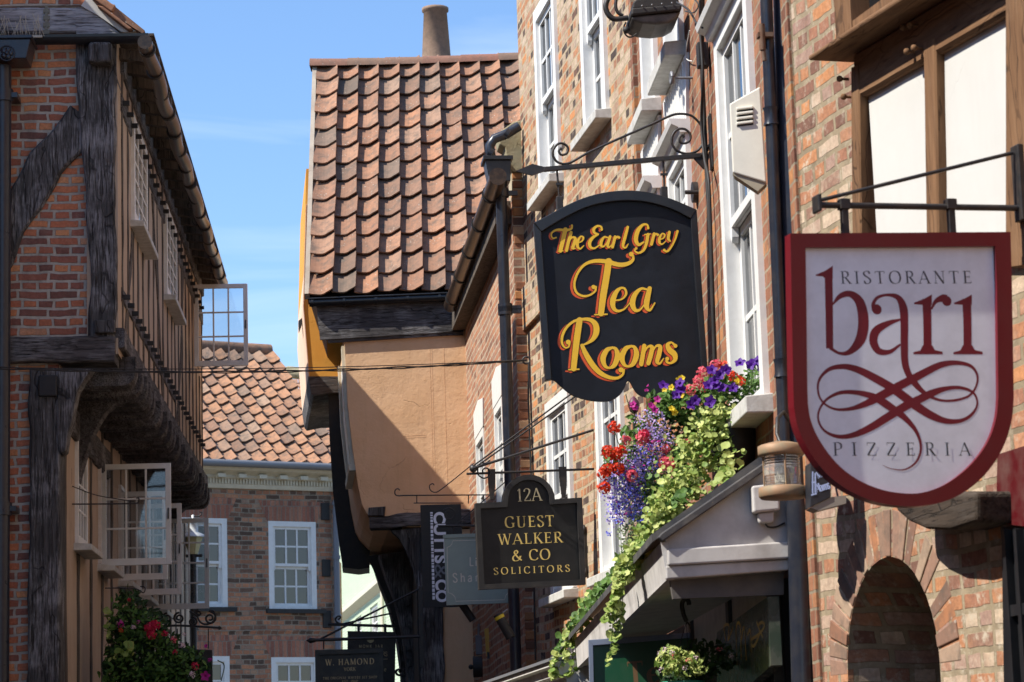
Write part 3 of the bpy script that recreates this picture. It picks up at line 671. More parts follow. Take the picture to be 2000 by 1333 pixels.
# curved plaster cove running back under the jetty
cove = [(716,1002),(735,1022),(760,1030),(800,1034),(800,1052),(755,1062),(722,1046),(704,1015)]
g = G(); g.prism(pg([(762,1036),(836,1028),(836,1230),(824,1200),(815,1150),(805,1110),(790,1072),(778,1050)]), .02, .3); g.build('jetty_bracket', OAK, OH, bevel=.01, pl=pG)
g = G()
for y0 in (1.3, 2.9):
    s = shear_prism(pg([(748,1062),(836,1050),(836,1400),(812,1400),(806,1290),(796,1215),(780,1150),(762,1105)]), y0, y0+.5, BK); s.build('jetty_bracket', OAK, OH, pl=pG)
g = G(); g.timber(pg([(842,1040),(844,1180),(846,1333),(848,2000)]), .235, -.04, .25, seed=31, jit=.012); g.build('corner_post', OAK, OH, pl=pG)
g = G(); a = pG.uz(812,1200); g.box(pG.u(826,1200), pG.u(960,1200), .03, 4.5, 0, pG.uz(860,1035)[1]); g.build('lower_render', PLO, OH, pl=pG)
shear_prism([(pG.u(818,1250),0),(pG.u(818,1250),pG.uz(818,1060)[1]),(pG.u(900,1200),pG.uz(818,1060)[1]),(pG.u(900,1200),0)], .2, 4.4, BK).build('lower_street_front', BLM, OH, pl=pG)  # matt black puts the shade of this side into its colour
# eaves: black board, soffit and gutter
bw = [(618,598),(885,585),(905,600),(903,645),(860,650),(760,656),(625,664)]
g = G(); g.prism(pg(bw, .05), -.05, -.01); g.prism(pg([(640,655),(905,640),(905,655),(880,655),(675,668),(640,670)], .03), -.03, .0); g.build('eaves_board', OAKX, OH, pl=pG)
a = pG.uz(604,588,.1); b = pG.uz(890,576,.1); g = G()
g.tube([(a[0],-.095,a[1]-.02),(b[0],-.095,b[1]-.02)], .045, 12); g.tube([(a[0],-.14,a[1]+.015),(b[0],-.14,b[1]+.015)], .01, 6)
for k in range(5): t=(k+.1)/4.6; g.tube([(a[0]+(b[0]-a[0])*t-.012,-.095,a[1]+(b[1]-a[1])*t-.02),(a[0]+(b[0]-a[0])*t+.012,-.095,a[1]+(b[1]-a[1])*t-.02)], .054, 12)
g.build('gutter', BLK, OH, pl=pG)
# roof slope facing the camera
eL = at(604,578,26.9); eR = at(900,564,26.9)
X = (eR-eL); X.y = 0; pit = radians(50)
lo, hi = 1.0, 9.0
def proj(p):
    d = p-EYE; z = d.dot(_fw); return CX+F*d.dot(C_RT)/z, CY-F*d.dot(C_UP)/z
S = Vector((-.02,cos(pit),sin(pit)))
for _ in range(40):
    m_ = (lo+hi)/2
    if proj(eL+S*m_)[1] > 128: lo = m_
    else: hi = m_
RL = lo
gauge = RL/13.0
tl = pantiles(3.4, RL, cover=.242, gauge=gauge, seed=4)
on_slope(tl, eL, Vector((X.x,0,0)), S)
tl.build('pantile_roof', TIL, OH, pl=Pl((0,0),(1,0)) if False else None)
r_ = [o for o in bpy.data.objects if o.name == 'pantile_roof'][-1]; r_.matrix_basis = wm(OH).inverted()
g = G(); N = X.normalized().cross(S).normalized(); U = Vector((1,0,0))
g.add([tuple(eL-N*.04-U*.02), tuple(eL+U*3.6-N*.04), tuple(eL+U*3.6+S*RL-N*.04), tuple(eL+S*RL-N*.04-U*.02)]+[tuple(eL-N*.12-U*.02), tuple(eL+U*3.6-N*.12), tuple(eL+U*3.6+S*RL-N*.12), tuple(eL+S*RL-N*.12-U*.02)], [(0,1,2,3),(7,6,5,4),(0,3,7,4),(0,4,5,1)])
o = g.build('roof_underlay', BLM, OH); o.matrix_basis = wm(OH).inverted()
# verge mortar and rear slope, ridge tiles
g = G(); e2 = eL+S*RL; bk = e2+Vector((0,3.2,-3.6))
g.add([tuple(eL-U*.05-N*.05),tuple(eL-U*.0-N*.05),tuple(e2-N*.05),tuple(e2-U*.05-N*.05),tuple(eL-U*.05+N*.03),tuple(eL+N*.03),tuple(e2+N*.03),tuple(e2-U*.05+N*.03)], [(0,3,2,1),(4,5,6,7),(0,4,7,3),(1,2,6,5),(0,1,5,4)])
o = g.build('verge', plaster('verge_lime',(.42,.36,.29),(.30,.24,.19)), OH); o.matrix_basis = wm(OH).inverted()
g = G(); g.add([tuple(e2+N*0),tuple(e2+U*3.6),tuple(bk+U*3.6),tuple(bk)], [(0,1,2,3)])
g.add([tuple(eL-N*.1), tuple(e2-N*.05), tuple(bk)], [(0,1,2)]); o = g.build('rear_roof', TIL, OH); o.matrix_basis = wm(OH).inverted()
g = G(); x = -.08; i = 0
while x < 3.4:
    w = .46; vs = []
    for k in range(9):
        a = pi*(k/8)*1.0
        for xx, rr_ in ((x,.105),(x+w,.098)): vs.append(tuple(e2+U*xx+Vector((0,-cos(a)*rr_*1.3,sin(a)*rr_*1.15-.04-.012*sin(xx*1.4)))))
    g.add(vs, [(k*2,k*2+1,k*2+3,k*2+2) for k in range(8)], True); g.add([vs[k*2] for k in range(9)], [tuple(range(9))])
    x += w-.008; i += 1
o = g.build('ridge_tile', terracotta('ridge_clay',[(0,(.36,.14,.08)),(.5,(.28,.13,.09)),(1,(.20,.17,.12))],.4,.8), OH); o.matrix_basis = wm(OH).inverted()
g = G(); g.box(0,3.3,-.02,.14,-.16,-.02); g.v = [tuple(e2+Vector(v)) for v in g.v]; o = g.build('ridge_mortar', plaster('ridge_mortar',(.16,.14,.10),(.07,.07,.05),bump=1.2), OH); o.matrix_basis = wm(OH).inverted()
# chimney pot (stack rises from the rear slope)
pc = at(852.5,118,31.2); pt = at(850.5,17,31.2); H = pt.z-pc.z; r1 = 29.5/5000*31.2; r2 = 23.5/5000*31.2
CH = thing('chimney', None, 'tall tapered clay chimney pot rising behind the pantile ridge', 'chimney', loc=(pc.x,pc.y,pc.z-1.2))
g = G(); g.lathe([(r1*1.08,1.0),(r1,1.2),(r2,1.2+H-.05),(r2*1.15,1.2+H-.04),(r2*1.15,1.2+H),(r2*.9,1.2+H),(r2*.8,1.2+H-.3)], n=28); g.build('chimney_pot', POT, CH)
g = G(); g.box(-.45,.45,-.3,.3,-.9,1.0); g.box(-.5,.5,-.35,.35,.86,1.0); g.build('stack', BR_C, CH)
# ================================================================= ochre house beyond
OC = thing('ochre_house', None, 'ochre rendered jettied house end showing left of the peach house', 'house', loc=(at(600,700,30).x,30,0))
pO = Pl((at(600,700,30).x,30),(1,0))
def po(pts, off=0): return pO.P(pts, off)
def sp_o(pts, y0, y1, name, m, sl=-.11):
    s = shear_prism(po(pts), y0, y1, sl); return s.build(name, m, OC, pl=pO)
sp_o([(598,330),(592,600),(603,736),(700,736),(700,330)], 0, 3, 'upper_render', PLY)
sp_o([(597.5,400),(591.5,600),(602.5,737),(604,737),(593,600),(598.5,400)], -.02, 3.0, 'street_render', PLP)
sp_o([(602,736),(607,768),(612,774),(640,768),(700,766),(700,736)], -.02, 3, 'jetty_timber', OAKX)
sp_o([(641,760),(643,850),(650,960),(662,1060),(668,1098),(668,1107),(700,1111),(722,1108),(722,760)], .1, .9, 'shaded_boarded_bay', BLM, -.06)  # set-back storey; its shadow is painted in as black boarding
sp_o([(724,1098),(742,1135),(757,1165),(775,1215),(790,1265),(800,1333),(806,2200),(860,2200),(860,1080)], -.8, .6, 'lower_storey', BLM, -.0)  # passage and lower wall; their shadow is put in as matt black
sp_o([(585,612),(592,606),(592,616),(586,632)], .5, .7, 'tile_creasing', BLM)
# ================================================================= brick house closing the street
EH = thing('brown_brick_house', pE, 'brown brick georgian house with white sash windows, dentil cornice and orange pantile roof', 'house')
def pe(pts, off=0): return pE.P(pts, off)
zC = pE.hit(525,957).z; zG = pE.hit(525,917).z
uR = pE.u(655,1100); uLf = pE.u(250,1100)
def rect(pl, x0, x1, y0, y1):
    a = pl.uz(x0,(y0+y1)/2); b = pl.uz(x1,(y0+y1)/2); m = (x0+x1)/2
    return (a[0], b[0], pl.uz(m,y1)[1], pl.uz(m,y0)[1])
hE = [rect(pE,525,618,1019,1190), rect(pE,352,444,1012,1186), rect(pE,528,618,1284,1450), rect(pE,356,446,1282,1450)]
for i in (2,3): hE[i] = (hE[i-2][0]+.02, hE[i-2][1]+.02, hE[i][2], hE[i][3])
g = G(); g.wall(uLf, uR, 0, zC, .3, hE); g.build('brick_front', BR_E, EH, pl=pE)
g = G(); g.box(uLf, uR, .8, 7, 0, zG); g.build('house_core', BLM, EH, pl=pE)
GLE = glass_mat('old_crown_glass', (.06,.032,.02), .10)  # brown colour stands in for brick reflected in the panes
for h in hE:
    sash(EH, pE, *h, cols=3, rows=4, rec=.03, fr=.085, bar=.028, gm=GLE)
    g = G(); g.box(h[0]-.06,h[1]+.14,-.06,.05,h[2]-.07,h[2]-.002); g.build('sill', BLM, EH, pl=pE)
    g = G(); g.prism([(h[0]-.02,h[3]+.004),(h[1]+.02,h[3]+.004),(h[1]+.17,h[3]+.33),(h[0]-.17,h[3]+.33)], -.004, .02); g.build('flat_arch', BR_S, EH, pl=pE)
g = G(); g.box(uLf,uR,-.012,.0,pE.uz(560,1232)[1]-.02,pE.uz(560,1232)[1]+.01); g.build('brick_band', BR_E, EH, pl=pE)
# cornice
g = G(); H_ = zG-zC
g.prism_x([(0,zC),(-.04,zC),(-.06,zC+.05),(-.06,zC+H_*.42),(-.1,zC+H_*.5),(-.095,zC+H_*.62),(-.26,zC+H_*.8),(-.31,zC+H_*.92),(-.31,zG),(0.1,zG)], uLf, uR+.05)
x = uLf
while x < uR: g.box(x,x+.028,-.085,-.05,zC+.07,zC+.15); x += .052
x = uLf
while x < uR: g.box(x,x+.13,-.22,-.05,zC+H_*.46,zC+H_*.64); x += .36
g.build('dentil_cornice', CRM, EH, pl=pE)
g = G(); g.tube([(uLf,-.34,zG+.03),(uR+.05,-.34,zG+.03)], .06, 10); g.build('gutter', LEAD, EH, pl=pE)
# downpipe with brackets
xp = pE.u(652,1100)
g = G(); g.tube([(xp+.05,-.1,zC+.1),(xp,-.1,zC-.3),(xp,-.1,0)], .05, 10)
for y in (985,1090,1205): z = pE.uz(652,y)[1]; g.tube([(xp,-.1,z-.03),(xp,-.1,z+.03)], .065, 10)
g.build('downpipe', GREY, EH, pl=pE)
for y in (1000,1110,1210): z = pE.uz(640,y)[1]; g = G(); g.box(xp-.22,xp-.07,-.03,.0,z-.14,z+.14); g.build('wall_plate', BLM, EH, bevel=.01, pl=pE)
# pantile roof
a_ = 3.15; SE = (Vector((-pE.n.x,-pE.n.y,0))*2.95+Vector((0,0,2.4)))
Oe = pE.w(uR+.1, -.30, zG+.05); LE = SE.length
XE = -Vector((pE.t.x,pE.t.y,0))   # from the right verge towards the left
tE = pantiles(6.2, LE-.1, cover=.245, gauge=.30, seed=9)
tE.v = [(6.4-v[0], v[1], v[2]) for v in tE.v]; tE.f = [f[::-1] for f in tE.f]
on_slope(tE, Oe, XE, SE); tE.v = tE.v
# keep tiles on the outer side of the slope
Nn = XE.normalized().cross(SE.normalized())
if Nn.z < 0: tE.v = [tuple(Vector(v)-2*Nn*((Vector(v)-Oe).dot(Nn))) for v in tE.v]; Nn = -Nn
o = tE.build('pantile_roof', TIL2, EH); o.matrix_basis = wm(EH).inverted()
g = G(); sl = [Oe-Nn*.04, Oe+XE*6.5-Nn*.04, Oe+XE*6.5+SE-Nn*.04, Oe+SE-Nn*.04]; bb = SE.copy(); bb.z = -bb.z
g.add([tuple(v) for v in sl]+[tuple(Oe+SE+bb), tuple(Oe+XE*6.5+SE+bb), tuple(Oe-Nn*.14)], [(0,1,2,3),(3,2,5,4),(0,3,4)]); o = g.build('roof_slab', TIL2, EH); o.matrix_basis = wm(EH).inverted()
g = G(); g.tube([tuple(Oe+SE+XE*k*.4+Vector((0,0,-.02))) for k in range(17)], .12, 10); o = g.build('ridge_tile', TIL2, EH); o.matrix_basis = wm(EH).inverted()
# plain-tiled roof behind
PT = thing('plain_tiled_house', None, 'house with small plain brown tiles on its roof behind the orange pantile roof', 'house', loc=(at(600,800,50).x,50,0))
def tiles_plain(O, X, S, w, l, seed=2):
    g = G(); rr = random.Random(seed); r = 0; s = 0
    while s < l:
        x = -(r%2)*.1
        while x < w:
            j = rr.uniform(-.006,.006); g.add([(x+.004,s,.03+j),(x+.2,s,.03+j),(x+.2,s+.16,.006),(x+.004,s+.16,.006),(x+.004,s,.008),(x+.2,s,.008)], [(0,1,2,3),(4,5,1,0)]); x += .205
        s += .135; r += 1
    return on_slope(g, O, X, S)
Op = at(480,900,49); g = tiles_plain(Op, Vector((1,.15,0)), Vector((-.1,.72,.70)), 2.1, 2.6)
Tp = proj(Op+Vector((-.1,.72,.70))*5)
o = g.build('roof', TIL3, PT); o.matrix_basis = wm(PT).inverted()
g = G(); q0 = at(560,727,53.5); q1 = at(655,736,53.2); g.tube([tuple(q0),tuple(q1)], .13, 8); o = g.build('ridge', STN, PT); o.matrix_basis = wm(PT).inverted()
g = G(); q0 = at(640,790,46.6); q1 = at(628,838,46.3); g.tube([tuple(q0),tuple(q1)], .08, 8); o = g.build('roof_light', LEAD, PT); o.matrix_basis = wm(PT).inverted()
g = G(); g.box(-4,.2,0,6,0,6.4); g.build('walls', BR_E, PT)
# ================================================================= pale green painted house in the gap
FH = thing('pale_green_house', pF, 'sunlit pale green painted brick house glimpsed down the street', 'house')
hF = [rect(pF,723,738,1182,1250), rect(pF,694,706,1205,1262), rect(pF,782,792,1275,1340)]
hF = [(min(h[0],h[1]),max(h[0],h[1]),h[2],h[3]) for h in hF]
ua, ub = pF.u(560,1200), pF.u(900,1200)
g = G(); g.wall(min(ua,ub), max(ua,ub), 0, pF.hit(700,900).z, .3, hF); g.build('painted_brickwork', BR_F, FH, pl=pF)
g = G(); z = pF.uz(700,1181)[1]; g.prism_x([(0,z-.16),(-.22,z-.02),(-.22,z+.10),(0,z+.16)], min(ua,ub), max(ua,ub)); g.build('string_course', CRM, FH, pl=pF)
for h in hF: sash(FH, pF, *h, cols=2, rows=4, rec=.08)
p_ = pF.u(753,1200); g = G(); g.tube([(p_,-.08,0),(p_,-.08,9)], .05, 8); g.build('downpipe', CRM, FH, pl=pF)
# ================================================================= right: orange-red brick house (nearer the peach house)
CHs = thing('orange_brick_house', pC, 'narrow orange-red brick house between peach house and mottled brick house, steep black-brown gutter', 'house')
zCe = pC.hit(930,470,.1).z
uC0 = pC.u(908,640); uC1 = pC.u(1003,500)     # t runs toward the camera
zc_g = 6.53
wC = [rect(pC,938,950,822,1000), rect(pC,975,988,735,1000)]
hC = [(min(a,b),max(a,b),c,d) for a,b,c,d in (rect(pC,932,948,850,1010), rect(pC,968,984,745,985))]
z0c, z1c = hC[0][2], hC[0][3]
hC = [(h[0], h[1], pC.uz(940,1085)[1], pC.uz(940,842)[1]) for h in hC]
hC[1] = (hC[1][0], hC[1][1], hC[0][2], hC[0][3])
g = G(); g.wall(uC0-.5, uC1, 0, zc_g+.05, .3, hC); g.build('brick_front', BR_C, CHs, pl=pC)
g = G(); g.box(uC0-.5, uC1-.03, .4, 7, 0, zc_g+.3); g.build('house_core', BLM, CHs, pl=pC)
for h in hC:
    sash(CHs, pC, *h, cols=2, rows=4, rec=.02, fr=.08)
    sill(CHs, pC, h[0]-.05, h[1]+.05, h[2])
    g = G(); m_ = (h[0]+h[1])/2; g.prism([(h[0]-.04,h[3]),(h[1]+.04,h[3]),(h[1]+.1,h[3]+.27),(m_,h[3]+.33),(h[0]-.1,h[3]+.27)], -.015, .02); g.build('painted_arch', WHT, CHs, pl=pC)
# rough pier end facing the camera, stone block over it
pCe = pC.perp(1003,500)
zst = pCe.uz(1010,338)[1]; zstt = pCe.uz(1010,250)[1]
wE_ = pA.hit(1016,500); wp = (Vector((wE_.x,wE_.y))-pCe.o).dot(pCe.t)+.05
g = G(); rr = random.Random(4)
z = 0.0
while z < zst-.01:
    h_ = min(rr.uniform(.058,.072), zst-z); x0 = .0+rr.uniform(0,.01); g.box(x0, wp, rr.uniform(-.012,.004), .12, z, z+h_); z += h_+.016
PIER = terracotta('pier_brick', [(0,(.10,.06,.05)),(.25,(.40,.16,.08)),(.5,(.22,.09,.06)),(.75,(.52,.24,.10)),(1,(.5,.33,.2))], .3, .1)
g.build('rough_pier', PIER, CHs, bevel=.006, pl=pCe)
g = G(); g.box(0.005, wp, .008, .3, 0, zst); g.build('pier_mortar', plaster('lime_mortar',(.5,.42,.30),(.4,.33,.22),bump=1), CHs, pl=pCe)
g = G(); q = pCe.P([(972,262),(1002,240),(1020,236),(1022,338),(1003,338),(992,330),(986,290),(975,284)]); g.prism(q, -.03, .25); g.build('coping_stone', STN, CHs, bevel=.01, pl=pCe)
# eaves gutter
gA = pC.uz(884,597,.16); gB = pC.uz(968,345,.2); g = G()
g.tube([(gA[0]+(gB[0]-gA[0])*k/20, -.18, gA[1]+(gB[1]-gA[1])*k/20) for k in range(21)], .075, 14)
GC = g.build('eaves_gutter', GUT, CHs, pl=pC)
for k in range(5):
    t = (k+.35)/4.9; x = gA[0]+(gB[0]-gA[0])*t; z = gA[1]+(gB[1]-gA[1])*t; g = G(); g.tube([(x-.02,-.18,z),(x+.02,-.18,z)], .085, 14); g.build('gutter_collar', BLM, GC, pl=pC)
g = G(); g.box(uC0-.3, uC1-.1, -.14, .05, zc_g-.16, zc_g+.04); g.build('fascia_board', OAKB, CHs, pl=pC)
# hopper, swan neck, downpipe
a = pC.uz(948,320,.16); g = G()
HY = pCe.uz(945,322,.12); HY2 = pCe.uz(996,362,.12)
g.prism([(HY[0],HY[1]),(HY2[0],HY[1]),(HY2[0]-.01,HY2[1]),(HY[0]+.03,HY2[1])], -.28, -.06); g.box(HY[0]-.02,HY2[0]+.015,-.31,-.03,HY[1],HY[1]+.035)
g.build('hopper', BLK, CHs, bevel=.004, pl=pCe)
c0 = pCe.uz(966,300,.14); pts = [pCe.uz(x,y,.14) for x,y in ((1014,247),(990,262),(965,272),(957,285),(958,300),(962,318))]
g = G(); g.tube([(a,-.14,b) for a,b in pts], .042, 12)
for k in (1,4): g.tube([(pts[k][0]-.015,-.14,pts[k][1]+.01),(pts[k][0]+.015,-.14,pts[k][1]-.01)], .055, 12)
g.build('swan_neck', PIP, CHs, pl=pCe)
d0 = pCe.uz(974,366,.16); d1 = pCe.uz(1014,1250,.16); g = G(); dx = (d1[0]-d0[0])*.0
g.tube([(d0[0]+.02,-.16,d0[1]+.05),(d0[0]+.02,-.16,d0[1]-.06),(d0[0]+.03,-.16,0)], [.055,.048,.048], 14)
for y in (378,602,608,1010): z = pCe.uz(985,y,.16)[1]; g.tube([(d0[0]+.025,-.16,z+.035),(d0[0]+.025,-.16,z-.035)], .062, 14); g.box(d0[0]+.04,d0[0]+.16,-.18,-.14,z-.02,z+.02)
g.build('downpipe', PIP, CHs, pl=pCe)
# ================================================================= mottled brick house
AH = thing('mottled_brick_house', pA, 'tall house of mottled red, black and buff brick with white sash windows', 'house')
def zr(pl, p): return pl.uz(*p)[1]
uA0 = pA.u(1016,230); uA1 = pA.u(1245,300)     # increases toward camera
def opening(pl, left, right, bottom, top, side='l'):
    a = pl.u(*left); b = pl.u(*right); c = pl.uz(*bottom)[1]; d = pl.uz(*top)[1]
    return (min(a,b), max(a,b), c, d)
hA = [opening(pA,(1053,200),(1094,200),(1063,385),(1050,22)), opening(pA,(1141,100),(1187,100),(1147,282),(1141,-90))]
zt_ = hA[0][3]; hA[1] = (hA[1][0],hA[1][1],hA[0][2],zt_)
hA2 = [opening(pA,(1074,900),(1119,900),(1075,1168),(1072,745)), opening(pA,(1172,900),(1223,900),(1170,1128),(1168,790))]
zt2 = hA2[1][2]+ (hA[0][3]-hA[0][2])*.98
hA2 = [(h[0],h[1],hA2[1][2],zt2) for h in hA2]
g = G(); g.wall(uA0, uA1, 0, 12, .3, hA+hA2); g.build('brick_front', BR_A, AH, pl=pA)
g = G(); g.box(uA0+.01, uA1, .5, 6, 0, 12); g.build('house_core', BR_A, AH, pl=pA)
for h in hA+hA2:
    w = sash(AH, pA, *h, cols=3, rows=4, rec=.0, fr=.11, bar=.028)
    sill(AH, pA, h[0]-.07, h[1]+.05, h[2], h=.085, out=.12)
z_ = pA.uz(1030,640)[1]
g = G(); g.box(uA0-.0, uA1, -.035, -.001, z_-.02, z_+.34); g.build('string_course', BR_A, AH, pl=pA)
# ================================================================= red-brown brick house
BH = thing('red_brown_brick_house', pB, 'red-brown brick house with white sash windows and splayed white window heads', 'house')
uB0 = pB.u(1248,300); uB1 = pB.u(1556,400)
hB = [opening(pB,(1258,100),(1285,100),(1258,262),(1258,-200)), opening(pB,(1302,30),(1335,30),(1305,150),(1302,-300)),
      opening(pB,(1312,380),(1353,380),(1330,640),(1311,322)), opening(pB,(1266,450),(1296,450),(1280,680),(1266,385)),
      opening(pB,(1418,400),(1487,400),(1508,765),(1405,66))]
hB[1] = (hB[1][0],hB[1][1],hB[0][2],hB[0][3]); hB[3] = (hB[3][0],hB[3][1],hB[2][2],hB[2][3])
g = G(); g.wall(uB0, uB1, 0, 12, .3, hB); g.build('brick_front', BR_B, BH, pl=pB)
g = G(); g.box(uB0, uB1, .5, 5, 0, 12); g.build('house_core', BLM, BH, pl=pB)
for i, h in enumerate(hB):
    w = sash(BH, pB, *h, cols=3, rows=4, rec=.0, fr=.11, bar=.03)
    if i != 3: sill(BH, pB, h[0]-.07, h[1]+.07, h[2], h=.10, out=.13)
    if i >= 2:
        g = G(); g.prism([(h[0],h[3]+.05),(h[1],h[3]+.05),(h[1]+.1,h[3]+.42),(h[0]-.1,h[3]+.42)], -.02, .02)
        for k in range(10): x = h[0]+(h[1]-h[0])*k/9.5; g.box(x,x+.012,-.026,-.02,h[3]+.06,h[3]+.4)
        g.build('window_head', WHT, BH, pl=pB)
        g = G(); g.prism_x([(.02,h[3]-.03),(-.06,h[3]-.03),(-.07,h[3]),(-.11,h[3]+.02),(-.12,h[3]+.05),(.02,h[3]+.05)], h[0]-.02, h[1]+.02); g.build('head_moulding', WHT, BH, pl=pB)
# end pier where the two fronts step
g = G(); g.box(uB0-.04, uB0+.1, -.03, .05, 0, 12); g.build('end_pier', BR_B, BH, pl=pB)
# ================================================================= limewashed brick house with timber bay
DH = thing('limewashed_brick_house', pD, 'pale orange brick house with arched recess and warm oak bay with cream panels', 'house')
uD0 = pD.u(1566,500); uD1 = pD.u(2150,500)
def pd(pts, off=0): return pD.P(pts, off)
al = pD.uz(1655,1300); ar = pD.uz(1836,1300); ac = (al[0]+ar[0])/2; rA = (ar[0]-al[0])/2; zap = pD.uz(1742,1086)[1]; zsp = zap-rA
g = G(); n = 20; zt = 12
# front skin with an arched opening
arc = [(ac-rA*cos(pi*k/n), zsp+rA*sin(pi*k/n)) for k in range(n+1)]
g.add([(uD0,0,0),(ac-rA,0,0),(ac-rA,0,zt),(uD0,0,zt)], [(0,1,2,3)]); g.add([(ac+rA,0,0),(uD1,0,0),(uD1,0,zt),(ac+rA,0,zt)], [(0,1,2,3)])
for k in range(n):
    a, b = arc[k], arc[k+1]
    g.add([(a[0],0,a[1]),(b[0],0,b[1]),(b[0],0,zt),(a[0],0,zt)], [(0,1,2,3)]); g.add([(a[0],0,a[1]),(a[0],.6,a[1]),(b[0],.6,b[1]),(b[0],0,b[1])], [(0,1,2,3)])
g.add([(ac-rA,0,0),(ac-rA,.6,0),(ac-rA,.6,zsp),(ac-rA,0,zsp)], [(0,1,2,3)]); g.add([(ac+rA,0,0),(ac+rA,.6,0),(ac+rA,.6,zsp),(ac+rA,0,zsp)], [(3,2,1,0)])
g.add([(uD0,0,0),(uD0,.4,0),(uD0,.4,zt),(uD0,0,zt)], [(3,2,1,0)])
g.build('brick_front', BR_D, DH, pl=pD)
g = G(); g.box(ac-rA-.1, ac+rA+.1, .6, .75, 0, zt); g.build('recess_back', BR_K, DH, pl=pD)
g = G(); g.box(uD0, uD0+.02, .0, .8, 0, zt); g.build('flank', BR_D, DH, pl=pD)
g = G(); g.box(uD0+.02, uD1, .8, 5, 0, zt); g.build('house_core', BLM, DH, pl=pD)
g = G(); rr = random.Random(6)
for ring, (ra, rb) in enumerate(((rA+.002,rA+.19),)):
    m_ = 24
    for k in range(m_):
        t0 = pi*(k+.07)/m_; t1 = pi*(k+.93)/m_; y = -.003+rr.uniform(-.005,.004); k += rr.uniform(-.05,.05)
        g.prism([(ac-ra*cos(t0),zsp+ra*sin(t0)),(ac-rb*cos(t0),zsp+rb*sin(t0)),(ac-rb*cos(t1),zsp+rb*sin(t1)),(ac-ra*cos(t1),zsp+ra*sin(t1))], y, .06)
ARC = terracotta('arch_brick', [(0,(.16,.09,.065)),(.3,(.34,.20,.14)),(.55,(.42,.30,.21)),(.8,(.24,.13,.09)),(1,(.44,.19,.09))], .7, .8)
g.build('arch_bricks', ARC, DH, bevel=.004, pl=pD)
# bay timbers
def bar_(pts, w, y0, y1, name, m, seed=1, par=None, j=.002): 
    g = G(); g.timber(pts, w, y0, y1, jit=j, seed=seed, step=.2); return g.build(name, m, par or BAY, pl=pD)
BAY = DH
OY = -.10
pp = lambda x, y: pD.uz(x-13, y, -OY)
bar_([pp(1682,130),pp(1686,520)], .085, OY, .02, 'bay_post', OAKW, 1)
bar_([pp(1827,80),pp(1834,520)], .105, OY, .02, 'bay_post', OAKW, 2)
bar_([pp(2006,-20),pp(2006,520)], .17, OY-.02, .02, 'bay_post', OAKW, 3)
bar_([pp(1680,150),pp(1995,-36)], .19, OY+.004, .02, 'bay_rail', OAKWX, 4)
g = G(); q = [pp(1653,112),pp(1653,122),pp(1985,-85),pp(1985,-100)]; g.prism(q, OY-.14, .02); g.build('bay_sill', OAKWX, DH, bevel=.008, pl=pD)
g = G(); g.prism([pp(1690,160),pp(1710,500),pp(1975,500),pp(1975,-10)], -.06, -.02); g.build('cream_panel', PLW, DH, pl=pD)
for k,(x,y) in enumerate(((1790,55),(1804,50),(1798,102),(1812,95),(1666,155),(1674,190))):
    c = pp(x,y); g = G(); g.ball((c[0],OY-.03,c[1]), .014, 8); g.tube([(c[0],OY-.03,c[1]),(c[0],OY+.01,c[1])], .007, 6); g.build('oak_peg', OAKW, DH, pl=pD)
# bay window above the sill
z0w = pp(1690,70)[1]
g = G(); a = pp(1658,60); b = pp(1690,60); g.box(a[0],b[0],OY-.03,.02,z0w,12); g.box(pp(1755,20)[0],pp(1770,20)[0],OY-.02,.02,z0w,12); g.box(pp(1850,-20)[0],pp(1900,-20)[0],OY-.03,.02,z0w,12)
g.box(a[0],pD.u(2000,0),OY-.025,.02,z0w-.02,z0w+.06)
g.build('bay_window_frame', OAKW, DH, pl=pD)
g = G(); g.box(pp(1690,30)[0],pp(1990,30)[0],-.05,-.04,z0w,12); g.build('bay_glass', GLS, DH, pl=pD)
# corbel, red fascia and barred window low on the right
g = G(); q = pD.P([(1768,980),(1774,1000),(1795,1018),(1830,1034),(1880,1036),(1930,1020),(1930,960),(1768,960)], .12); g.prism(q, -.17, .0); g.build('oak_corbel', OAKD, DH, bevel=.02, seg=3, pl=pD)
g = G(); q = pD.P([(1945,1022),(1948,888),(2100,840),(2100,1040)], .03); g.prism(q, -.03, .0); g.build('red_fascia', paint('paint_dark_red',(.09,.006,.009),.35,.3), DH, pl=pD)
g = G(); q = pD.P([(1956,1030),(2120,1030),(2120,1700),(1966,1700)], .02); g.prism(q, -.02, .0)
for x in (1962,1985,2010): a = pD.uz(x,1100,.05); g.box(a[0]-.012,a[0]+.012,-.05,-.02,a[1]-1.5,a[1]+.12)
a = pD.uz(1960,1195,.05); g.box(a[0],a[0]+.5,-.045,-.02,a[1]-.02,a[1]+.02)
g.build('barred_shop_window', BLK, DH, pl=pD)
